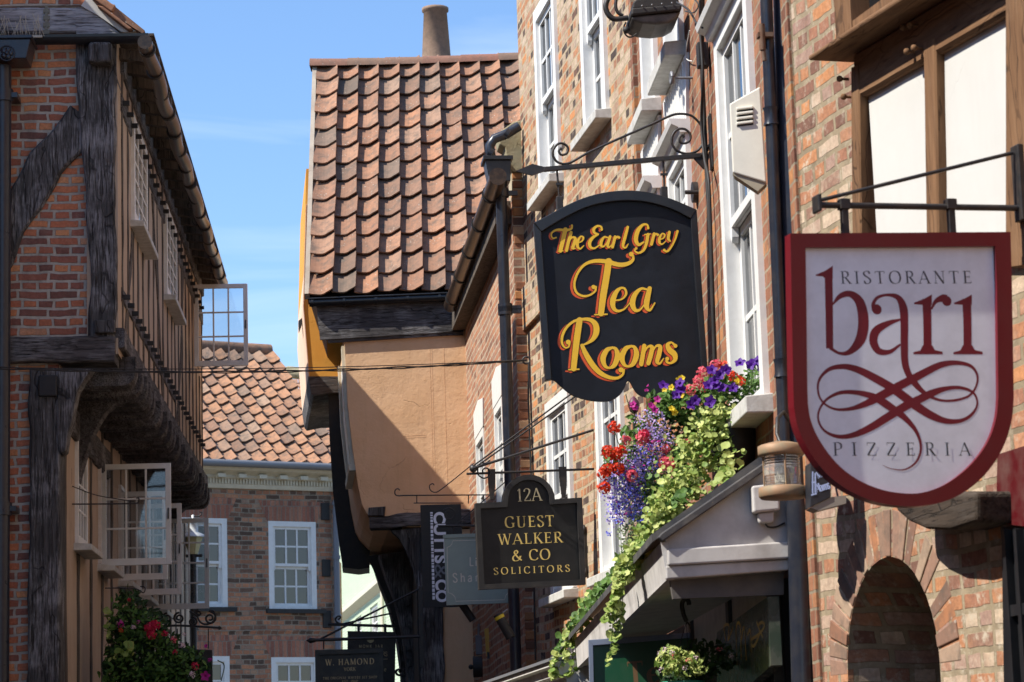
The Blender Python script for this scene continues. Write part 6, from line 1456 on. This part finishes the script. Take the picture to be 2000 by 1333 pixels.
# white shop cornice at the bottom
CN = thing('shop_cornice', pA, 'weathered white moulded shop cornice with grey lead top at the bottom edge', 'cornice')
g = G(); P0 = at(925,1340,19.6); P1 = at(1078,1286,17.2)
def strip(name, m, prof):
    a = [P0+Vector((dx,0,dz)) for dx,dz in prof]; b = [P1+Vector((dx,0,dz)) for dx,dz in prof]; wbuild(loft(a, b), name, m, CN)
strip('lead_top', LEAD, [(-.02,0),(.6,.05),(.6,.03),(-.02,-.02)])
strip('moulding', WHS, [(0,-.02),(.6,-.02),(.6,-.2),(.10,-.2),(.09,-.13),(.05,-.11),(.04,-.06),(.0,-.05)])
strip('frieze', CRM, [(.12,-.2),(.6,-.2),(.6,-.9),(.12,-.9)])
# ================================================================= overhead wires across the street
EYEB = at(1028,704,21.0)
OW = thing('overhead_wire', None, 'twisted black wires spanning the street in front of the peach house', 'wire', loc=tuple(EYEB))
lf0 = at(-80,717,19.2)
def wire(a, b, sag, r, name, tw=0, ph=0):
    g = G(); pts = []
    for k in range(61):
        t = k/60; p = a.lerp(b, t); p = p+Vector((0,0,-sag*4*t*(1-t)))
        if tw: p = p+Vector((0,0,tw*sin(t*60+ph)))
        pts.append(tuple(p))
    g.tube(pts, r, 6); wbuild(g, name, BLM, OW)
wire(lf0, EYEB, .065, .006, 'wire', .005, 0); wire(lf0+Vector((0,0,.01)), EYEB, .075, .005, 'wire', .006, 3)
wire(at(-80,716,19.2), at(1028,703,21.0), .045, .0035, 'wire')
g = G(); g.tube([tuple(EYEB+Vector((.03*cos(2*pi*k/12),0,.03*sin(2*pi*k/12)))) for k in range(13)], .008, 6); wbuild(g, 'eye_bolt', IRON, OW)
g = G(); g.tube([tuple(EYEB+Vector((.02,0,-.02))), tuple(at(1032,780,21)), tuple(at(1040,1000,21)), tuple(at(1046,1290,21))], .008, 6); wbuild(g, 'drop_wire', BLM, OW)
# ================================================================= behind the casements on the left
pLm = Pl((at(375,1050,34).x, 34), (1,0))
a = pLm.uz(377,1030); SL = thing('street_lamp', None, 'small cream glass street lamp with white cap seen through the open casement', 'street lamp', loc=(pLm.w(a[0],0,0).x,34,0))
h0 = pLm.uz(377,1083)[1]; s_ = 34/5000
g = G(); g.lathe([(9*s_,h0),(19*s_,h0+34*s_)], n=6, smooth=False); g.build('lamp_glass', paint('lamp_glass_cream',(.75,.66,.35),.3,.1), SL)
g = G(); g.lathe([(24*s_,h0+33*s_),(22*s_,h0+38*s_),(9*s_,h0+44*s_),(8*s_,h0+60*s_),(10*s_,h0+62*s_),(2*s_,h0+70*s_),(3*s_,h0+76*s_),(0,h0+78*s_)], n=16); g.build('lamp_cap', WHT, SL)
g = G(); g.tube([(0,0,0),(0,0,h0)], .04, 10); g.tube([(-.12,0,h0-.02),(.12,0,h0-.02)], .02, 8); g.build('post', BLM, SL)
g = G(); zt = h0+74*s_; g.tube([(0,0,zt),(.08,0,zt+.0),(.11,0,zt+.02),(.12,0,zt+.05),(.09,0,zt+.06)], .01, 6); g.build('scroll', BLM, SL)
pPo = Pl((at(370,1120,35.5).x, 35.5), (1,0))
PB = thing('poster_board', pPo, 'orange-red shop poster board lettered clothing, seen through the casement panes', 'poster')
g = G(); g.prism([pPo.uz(*p) for p in ((316,1106),(386,1106),(386,1178),(316,1178))], .0, .03); g.build('frame', GREY, PB, pl=pPo)
g = G(); g.prism([pPo.uz(*p) for p in ((320,1110),(381,1110),(381,1178),(320,1178))], -.005, -.001); g.build('poster', paint('poster_red',(.50,.075,.03),.6,.1), PB, pl=pPo)
ink = Ink(-.006); c_ = 35.5/5000; write(ink, 'clothing,', pPo.uz(338,1124), pPo.uz(374,1124), 11*c_, mono=.12); ink.g.build('white_lettering', WLT, PB, pl=pPo)
ink = Ink(-.0055); ink.disc(*pPo.uz(335,1160), .09); ink.g.build('yellow_disc', paint('poster_yellow',(.6,.35,.04),.6,.1), PB, pl=pPo)
g = G(); g.prism([pPo.uz(*p) for p in ((318,1190),(382,1190),(380,1204),(330,1208),(318,1204))], -.002, .03); g.build('green_strip', paint('strip_green',(.02,.22,.06),.5,.1), PB, pl=pPo)
pSc = Pl((at(370,1215,27).x, 27), (1,0))
SC_ = thing('scroll_sign_bracket', pSc, 'ornate scrolled iron bracket with pointed tip above the flower basket on the left', 'bracket')
def q3(x, y): return (180+x*.3397, 880+y*.3397)
iron(SC_, pSc, [q3(*p) for p in ((330,1015),(500,1008),(725,1020))], .012, name='bar')
g = G(); g.prism([pSc.uz(*q3(*p)) for p in ((716,1022),(732,1010),(748,1022),(732,1034))], -.02, .02); g.build('tip', IRON, SC_, pl=pSc)
for cx, cy, r, s in ((430,965,30,1),(500,965,32,1),(578,985,26,-1),(610,935,20,1),(678,965,36,-1)):
    a = pSc.uz(*q3(cx,cy)); rr_ = r*.3397*27/5000; g = G(); g.tube([(a[0]+rr_*(1-.75*k/26)*cos(s*2*pi*1.6*k/26+1.5), 0, a[1]+rr_*(1-.75*k/26)*sin(s*2*pi*1.6*k/26+1.5)) for k in range(27)], .011, 6); g.build('scroll', IRON, SC_, pl=pSc)
iron(SC_, pSc, [q3(*p) for p in ((560,925),(600,950),(620,985),(650,1000),(690,990),(708,960),(700,925),(670,925))], .011, name='scroll')
for x in (490, 668): iron(SC_, pSc, [q3(x,1025),q3(x,1140)], .006, smooth=False, name='chain')
HS = thing('hanging_sign', pSc, 'small dark sign hung on chains behind the left flower basket', 'sign', 'hanging shop signs along the street')
g = G(); g.prism([pSc.uz(*q3(*p)) for p in ((480,1140),(692,1148),(694,1500),(480,1500))], -.02, .02); g.build('board', paint('dark_maroon_board',(.02,.014,.012),.5,.2), HS, bevel=.003, pl=pSc)
WR = thing('stay_rods', pL2, 'thin iron rods with hooked ends projecting across the nearest open casement', 'iron rods')
pW = pL2.perp(140, 985)
iron(WR, pW, [(141,985),(180,985),(255,984),(270,982),(271,974),(266,973)], .006, name='rod'); iron(WR, pW, [(141,950),(190,968),(262,980)], .004, name='rod')
iron(WR, pW, [(139,915),(139,946)], .006, name='pin')
iron(WR, pW, [(205,1149),(262,1150),(280,1158),(283,1148),(274,1146)], .005, name='hook')
# ================================================================= flowers
def leafcloud(g, cen, size, n, ls, rnd, shape='leaf', up=.3, spread=None):
    for _ in range(n):
        while True:
            a, b, c = rnd.uniform(-1,1), rnd.uniform(-1,1), rnd.uniform(-1,1)
            if a*a+b*b+c*c < 1: break
        p = Vector((cen[0]+a*size[0], cen[1]+b*size[1], cen[2]+c*size[2])); leaf(g, p, ls*rnd.uniform(.6,1.3), rnd, shape)
def leaf(g, p, s, rnd, shape='leaf', nrm=None):
    n_ = Vector((rnd.gauss(-.2,.6), rnd.gauss(-.75,.5), rnd.gauss(.55,.5))).normalized() if nrm is None else nrm
    x = n_.orthogonal().normalized(); x.rotate(Matrix.Rotation(rnd.uniform(0,6.28), 3, n_)); y = n_.cross(x)
    if shape == 'leaf':
        pr = [(-1,0,0),(-.4,.42,.0),(.35,.40,.02),(1,0,-.1),(.35,-.40,.02),(-.4,-.42,0)]
        vs = [tuple(p+x*a*s+y*b*s+n_*(c*s+.18*abs(b)*s)) for a,b,c in pr]; g.add(vs, [(0,3,2,1),(0,5,4,3)], False)
    elif shape == 'round':
        k = 8; rs = [1,.93,1.03,.9,1.0,.95,.9,.8]; vs = [tuple(p+n_*(-.14*s))]+[tuple(p+(x*cos(2*pi*i/k)+y*sin(2*pi*i/k))*s*rs[i]) for i in range(k)]
        g.add(vs, [(0,i+1,(i+1)%k+1) for i in range(k)], False)
    elif shape == 'petal':
        vs = [tuple(p+x*a*s+y*b*s) for a,b in ((-.6,-.3),(.0,-.55),(.65,-.2),(.6,.35),(0,.55),(-.6,.3))]; g.add(vs, [tuple(range(6))], False)
def flower_mat(name, c0, c1, sss=0): 
    d = Nd(name); gi = d.n('ShaderNodeNewGeometry'); c = d.ramp(gi.outputs['Random Per Island'], [(0,c0),(1,c1)])
    t = d.t; tr = d.n('ShaderNodeBsdfTranslucent'); d.l(c, tr.inputs[0]); m = d.n('ShaderNodeMixShader'); m.inputs[0].default_value = .32; o = t.nodes['Material Output']
    d.out(c, .55, Specular_IOR_Level=.35); d.l(d.b.outputs[0], m.inputs[1]); d.l(tr.outputs[0], m.inputs[2]); d.l(m.outputs[0], o.inputs[0]); return d.m
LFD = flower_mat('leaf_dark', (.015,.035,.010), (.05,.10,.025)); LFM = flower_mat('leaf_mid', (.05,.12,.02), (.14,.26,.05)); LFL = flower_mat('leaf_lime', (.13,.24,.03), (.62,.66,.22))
LFS = flower_mat('leaf_silver', (.14,.20,.09), (.32,.38,.20))
FRD = flower_mat('petal_red', (.55,.02,.01), (.85,.09,.02)); FPK = flower_mat('petal_pink', (.70,.05,.10), (.85,.25,.28)); FPU = flower_mat('petal_purple', (.05,.008,.16), (.13,.02,.38)); FMG = flower_mat('petal_magenta', (.35,.01,.18), (.65,.04,.35))
FBL = flower_mat('petal_blue', (.07,.07,.55), (.22,.25,.85)); FLV = flower_mat('petal_lilac', (.35,.25,.65), (.65,.50,.80)); FYL = flower_mat('petal_yellow', (.75,.50,.01), (.85,.65,.05)); FCR = flower_mat('petal_cerise', (.50,.01,.04), (.70,.03,.10)); FWP = flower_mat('petal_white_pink', (.7,.45,.5), (.8,.7,.7))
STM = flower_mat('stem_green', (.06,.10,.03), (.10,.14,.05))
def geranium(par, px, py, Y, m, r=.036, n=60, name='geranium_flower', seed=0):
    rnd = random.Random(seed+px*7+py); c = at(px, py, Y); g = G()
    for _ in range(n):
        d = Vector((rnd.gauss(0,1), rnd.gauss(-.5,1), rnd.gauss(.3,1))).normalized(); p = c+d*r*rnd.uniform(.75,1.05); leaf(g, p, r*.36, rnd, 'petal', (d+Vector((rnd.gauss(0,.4),rnd.gauss(0,.4),rnd.gauss(0,.4)))).normalized())
    return wbuild(g, name, m, par)
def petunia(par, px, py, Y, m, r=.034, name='petunia_flower', seed=0):
    rnd = random.Random(seed+px*3+py); c = at(px, py, Y); g = G(); n_ = Vector((rnd.uniform(-.7,.3), -1, rnd.uniform(-.2,.7))).normalized(); x = n_.orthogonal().normalized(); y = n_.cross(x); K = 20
    ring = []; 
    for k in range(K):
        a = 2*pi*k/K; rr_ = r*(.86+.16*cos(5*a)+rnd.uniform(-.06,.06)); ring.append(tuple(c+(x*cos(a)+y*sin(a))*rr_+n_*r*rnd.uniform(-.12,.12)))
    mid = [tuple(c+(x*cos(2*pi*k/K)+y*sin(2*pi*k/K))*r*.3-n_*r*.15) for k in range(K)]
    g.add(ring+mid+[tuple(c-n_*r*.9)], [(k,(k+1)%K,K+(k+1)%K,K+k) for k in range(K)]+[(K+k,K+(k+1)%K,2*K) for k in range(K)], False)
    return wbuild(g, name, m, par)
Yf = 12.55
FW = thing('flower_basket', None, 'large overflowing flower basket with red geraniums, purple petunias, blue lobelia and lime trailers', 'flower basket', loc=tuple(at(1430,880,12.6)))
rnd = random.Random(21)
g = G(); c = at(1432,880,12.55); g.lathe([(.05,-.15),(.085,-.13),(.13,.0),(.15,.09),(.145,.1),(.0,.08)], c=tuple(c), n=18); wbuild(g, 'pot', BLM, FW)
def blobs(lst, m, name, shape, ls, Y=Yf, kind=None, dy=.09):
    g = G()
    for x, y, rx, ry, n in lst:
        k = Y/5000; leafcloud(g, at(x,y,Y), (rx*k, dy, ry*k), n, ls, rnd, shape)
    return wbuild(g, name, m, FW)
blobs([(1420,770,60,45,420),(1350,790,70,40,420),(1300,790,45,30,160),(1450,820,40,40,220),(1240,850,30,40,110),(1255,935,45,60,200),(1215,900,30,30,110),(1190,900,14,26,40),(1470,745,24,34,60),(1385,830,50,30,220)], LFM, 'foliage', 'leaf', .021)
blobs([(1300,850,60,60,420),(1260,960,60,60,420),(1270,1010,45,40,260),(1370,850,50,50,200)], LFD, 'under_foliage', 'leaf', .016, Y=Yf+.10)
blobs([(1245,1035,45,38,520),(1280,980,50,60,480),(1230,1075,22,20,160)], LFS, 'silver_foliage', 'leaf', .010, Y=Yf-.03)
# lime trailer: cascade then over the hood edge
def trail(path, n, sz, jit, m, name, Y0, Y1, dy=.05, shape='round', par=None):
    c = cat(path, 10); g = G(); L_ = len(c)
    for _ in range(n):
        t = rnd.random(); i = t*(L_-1); k = min(int(i), L_-2); f = i-k
        x = c[k][0]+(c[k+1][0]-c[k][0])*f; y = c[k][1]+(c[k+1][1]-c[k][1])*f; j = (c[k][2]+(c[k+1][2]-c[k][2])*f)
        leaf(g, at(x+rnd.gauss(0,j), y+rnd.gauss(0,j*.8), Y0+(Y1-Y0)*t+rnd.uniform(-dy,dy)), sz*rnd.choice((.5,.7,.85,1,1.15,1.45))*rnd.uniform(.85,1.15), rnd, shape)
    return wbuild(g, name, m, par or FW)
trail([(1405,800,16),(1380,850,24),(1357,905,28),(1335,955,27),(1308,1000,22),(1283,1032,16),(1260,1064,12),(1240,1088,10),(1222,1112,9),(1212,1135,6)], 2900, .0125, 1, LFL, 'lime_trailer', 12.4, 12.2, dy=.06)
trail([(1425,880,14),(1432,900,12),(1420,925,8),(1408,945,6)], 60, .018, 1, LFL, 'lime_trailer', 12.3, 12.0)
trail([(1355,860,18),(1340,910,22),(1318,960,22),(1300,990,16)], 240, .018, 1, LFM, 'shaded_trailer', 12.5, 12.4, dy=.04)
trail([(1335,960,4),(1290,1020,8),(1245,1075,9),(1215,1105,8),(1190,1135,7),(1160,1165,7),(1135,1200,7),(1108,1240,6),(1090,1275,5)], 520, .017, 1, LFM, 'edge_trailer', 11.9, 18.4, dy=.05)
for path in ([(1212,1130,3),(1208,1170,4),(1204,1200,4),(1206,1230,3)], [(1207,1130,3),(1200,1170,2),(1196,1230,3),(1192,1270,2),(1186,1296,2)], [(1205,1140,2),(1196,1170,2),(1186,1200,2),(1180,1215,2)], [(1212,1120,3),(1216,1180,2),(1205,1240,2),(1200,1275,2)]):
    g = G(); Yd = 12.6; g.tube([tuple(at(x,y,Yd)) for x,y,_ in cat(path,6)], .0022, 5); wbuild(g, 'hanging_stem', STM, FW)
    trail(path, 34, .017, 1, LFL, 'hanging_leaves', Yd, Yd, dy=.02)
for path in ([(1130,1200,3),(1112,1230,4),(1105,1265,4),(1098,1300,3)], [(1150,1180,3),(1128,1215,4),(1120,1260,4),(1115,1310,3),(1090,1322,3)], [(1085,1275,3),(1082,1300,4),(1080,1325,3)], [(1160,1150,6),(1140,1190,7),(1125,1225,7),(1112,1260,6)]):
    g = G(); g.tube([tuple(at(x,y,17.2)) for x,y,_ in cat(path,6)], .004, 5); wbuild(g, 'hanging_stem', STM, FW)
    trail(path, 46, .021, 1, LFL, 'hanging_leaves', 17.2, 17.2, dy=.03)
# lobelia haze
blobs([(1270,830,34,36,240),(1290,860,30,30,160),(1225,930,46,44,420),(1215,975,42,40,320),(1260,900,45,40,330),(1240,990,36,26,160),(1200,1010,22,22,70)], FLV, 'lilac_lobelia', 'petal', .0075, Y=Yf-.10, dy=.05)
blobs([(1275,900,40,40,150),(1210,950,40,45,240),(1240,960,40,50,220),(1205,1000,25,25,110),(1250,1010,30,24,70),(1190,1040,6,8,10)], FBL, 'blue_lobelia', 'petal', .008, Y=Yf-.12, dy=.05)
blobs([(1275,870,18,20,20),(1215,1000,20,24,18),(1240,925,30,30,20),(1265,760,8,8,6)], FMG, 'magenta_lobelia', 'petal', .010, Y=Yf-.13, dy=.05)
for x,y in ((1199,836),(1187,884),(1200,888),(1186,918),(1180,926),(1207,916),(1180,953),(1212,884)): geranium(FW, x, y, Yf-.16, FRD, .034, 75)
for x,y in ((1259,852),(1233,930),(1297,905),(1309,907),(1254,858)): geranium(FW, x, y, Yf-.16, FPK if y != 852 else FCR, .033, 75)
for x,y in ((1300,880),(1342,868),(1222,862),(1398,712),(1392,722),(1372,728),(1365,745),(1412,716),(1430,735),(1350,762),(1445,745),(1375,756)): geranium(FW, x, y, Yf-.1, FPK if x < 1400 else FRD, .028)
for x,y in ((1390,722),(1406,731),(1418,722),(1398,752),(1410,757),(1384,752),(1322,770),(1330,760),(1358,782),(1388,783),(1432,757),(1385,790),(1296,752),(1350,790),(1445,708),(1466,712),(1478,705),(1488,716),(1327,748),(1396,742)): petunia(FW, x, y, Yf-.19, FPU, .030)
for x,y in ((1272,792),(1284,780),(1240,796),(1236,790),(1279,800)): petunia(FW, x, y, Yf-.15, FMG, .020)
for x,y in ((1311,757),(1326,742),(1332,738),(1312,798),(1330,772),(1298,760),(1318,806),(1440,745)): petunia(FW, x, y, Yf-.16, FYL, .018, 'yellow_flower')
for p in ([(1200,840),(1210,870),(1235,900)], [(1188,890),(1215,900),(1245,915)], [(1184,925),(1215,945),(1240,955)], [(1470,720),(1465,760),(1450,790)], [(1222,770),(1232,800),(1262,840)]):
    g = G(); g.tube([tuple(at(x,y,Yf-.08)) for x,y in cat(p,5)], .0025, 5); wbuild(g, 'flower_stem', STM, FW)
FN = thing('basket_post', None, 'thin black post with dark magenta finial rising through the flowers', 'post', loc=tuple(at(1239,860,12.7)))
g = G(); g.tube([tuple(at(1238,812,12.7)), tuple(at(1241,900,12.7))], .008, 8); wbuild(g, 'rod', IRON, FN); g = G(); g.lathe([(0,-.045),(.02,-.03),(.030,0),(.026,.02),(.012,.04),(0,.05)], c=tuple(at(1238,793,12.7)), n=12); wbuild(g, 'finial', paint('finial_plum',(.10,.01,.04),.5,.2), FN)
# left basket
FL2 = thing('flower_basket', None, 'dense dark green hanging basket with crimson and magenta blooms below the casements', 'flower basket', loc=tuple(at(300,1290,22)))
k = 22/5000
def lb(lst, m, name, shape, ls, Y=22.0, dy=.22):
    g = G()
    for x, y, rx, ry, n in lst: leafcloud(g, at(x,y,Y), (rx*k, dy, ry*k), n, ls, rnd, shape)
    return wbuild(g, name, m, FL2)
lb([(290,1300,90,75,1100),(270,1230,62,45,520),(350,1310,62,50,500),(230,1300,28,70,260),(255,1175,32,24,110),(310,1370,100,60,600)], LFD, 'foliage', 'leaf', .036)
lb([(280,1300,88,70,520),(265,1225,60,40,140),(345,1300,65,45,170),(240,1190,30,30,40)], LFM, 'young_foliage', 'leaf', .026, Y=21.8, dy=.1)
trail([(209,1190,2),(211,1215,3),(210,1245,3)], 18, .024, 1, LFL, 'lime_sprig', 21.7, 21.7, dy=.02, par=FL2); trail([(250,1258,6),(256,1270,7),(218,1285,6)], 22, .026, 1, LFL, 'lime_sprig', 21.6, 21.6, dy=.02, par=FL2)
for x,y,r in ((293,1228,.05),(303,1222,.045),(296,1240,.045)): geranium(FL2, x, y, 21.6, FCR, r, 90)
for x,y,r,m in ((236,1219,.034,FMG),(322,1238,.03,FCR),(236,1232,.022,FRD),(260,1226,.022,FWP),(340,1250,.03,FPK),(355,1262,.03,FWP),(381,1302,.035,FCR),(270,1215,.016,FMG),(410,1290,.02,FMG),(360,1240,.02,FWP),(252,1172,.016,FCR),(342,1275,.024,FCR),(375,1318,.03,FWP)): geranium(FL2, x, y, 21.6, m, r, 40, name='bloom')
petunia(FL2, 401, 1321, 21.6, FMG, .045, 'petunia_flower'); petunia(FL2, 402, 1262, 21.6, FMG, .02, 'petunia_flower')
for p in ([(250,1165),(246,1185),(262,1210)], [(250,1140),(247,1165),(252,1190)], [(425,1290),(438,1300),(432,1330)]):
    g = G(); g.tube([tuple(at(x,y,21.8)) for x,y in cat(p,5)], .005, 5); wbuild(g, 'sprig', STM, FL2)
g = G(); g.lathe([(.02,-.3),(.2,-.2),(.3,0),(.29,.02)], c=tuple(at(300,1380,22)), n=16); wbuild(g, 'basket', BLM, FL2)
# small basket under the hood
FB3 = thing('hanging_basket', None, 'small fuchsia hanging basket with pale pink flowers on a black hook under the hood', 'flower basket', loc=tuple(at(1335,1300,12.3)))
g = G()
for x, y, rx, ry, n in ((1312,1290,32,30,190),(1345,1300,40,28,100)): kk = 12.2/5000; leafcloud(g, at(x,y,12.2), (rx*kk,.07,ry*kk), n, .016, rnd)
wbuild(g, 'foliage', LFL, FB3)
g = G()
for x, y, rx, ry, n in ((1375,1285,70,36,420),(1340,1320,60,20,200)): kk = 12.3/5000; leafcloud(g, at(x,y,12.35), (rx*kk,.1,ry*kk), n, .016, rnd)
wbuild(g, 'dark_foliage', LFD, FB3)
for x,y in ((1288,1278),(1300,1270),(1315,1283),(1292,1308),(1345,1292),(1338,1305),(1312,1275),(1405,1268),(1428,1282),(1360,1286)): geranium(FB3, x, y, 12.08, FPK if x%2 else FWP, .015, 16, name='fuchsia_flower')
g = G(); g.lathe([(.05,-.07),(.10,.0),(.105,.012),(.0,.012)], c=tuple(at(1335,1336,12.3)), n=16); wbuild(g, 'green_bowl', paint('bowl_green',(.02,.25,.16),.5,.1), FB3)
g = G(); g.tube([tuple(at(x,y,12.3)) for x,y in cat([(1338,1163),(1330,1178),(1330,1190),(1336,1210),(1342,1216),(1348,1222)],5)], .004, 6); g.tube([tuple(at(x,y,12.3)) for x,y in cat([(1346,1182),(1344,1173),(1336,1172),(1332,1182),(1335,1200),(1341,1214)],5)], .011, 8); wbuild(g, 'hook', BLM, FB3)
for a, b in ((1341,1308),(1341,1345),(1343,1385)): g = G(); g.tube([tuple(at(a,1214,12.3)), tuple(at(b,1325,12.3))], .002, 5); wbuild(g, 'hanger_wire', BLM, FB3)
# the street goes on behind and beside the viewer: rows of houses left and right, outside the picture
x_ = pGL.w(pGL.u(-75,500),0,0).x
NH = thing('shade_wing', None, 'unseen brick wing just left of the picture edge, added to shade the gable', 'house', loc=(x_-.25, 19.9, 0))  # out-of-view wing, cut to the size that keeps sun off the gable
g = G(); g.box(-3, 0, -1.5, 0, 0, 9.3); g.build('walls', BR_L, NH)
g = G(); g.prism([(-3.2,9.3),(.15,9.3),(.15,9.38),(-1.5,10.6),(-3.2,9.38)], -1.6, -.05); g.build('roof', TIL, NH)
def row_house(x0, x1, y0, y1, h, lab, m):
    t = thing('row_house', None, lab, 'house', loc=((x0+x1)/2, y0, 0)); w = (x1-x0)/2
    g = G(); g.box(-w, w, 0, y1-y0, 0, h); g.build('walls', m, t); g = G(); g.prism([(-w-.1,h),(w+.1,h),(0,h+1.6)], -.1, y1-y0+.1); g.build('roof', TIL, t)
    s = 1 if x0 < 0 else -1; n = int((y1-y0)/2)
    for k in range(n):
        for z in (1.0, 4.2):
            if z+1.6 > h: continue
            g = G(); g.box(s*w-.04, s*w+.04, 1+k*2-.5, 1+k*2+.5, z, z+1.6); f = g.build('window', WHT, t); g = G(); g.box(s*w-.05, s*w+.05, 1+k*2-.4, 1+k*2+.4, z+.1, z+1.5); g.build('pane', GLS, f)
row_house(-7.2, x_-.25, -14, 18.3, 7.0, 'long brick row of houses on the left side of the street behind the viewer', BR_E)
row_house(3.2, 7.0, -14, 7.2, 5.6, 'long brick row of houses on the right side of the street behind the viewer', BR_B)
_ms = sum(1 for o in bpy.data.objects)
print('objects', _ms)
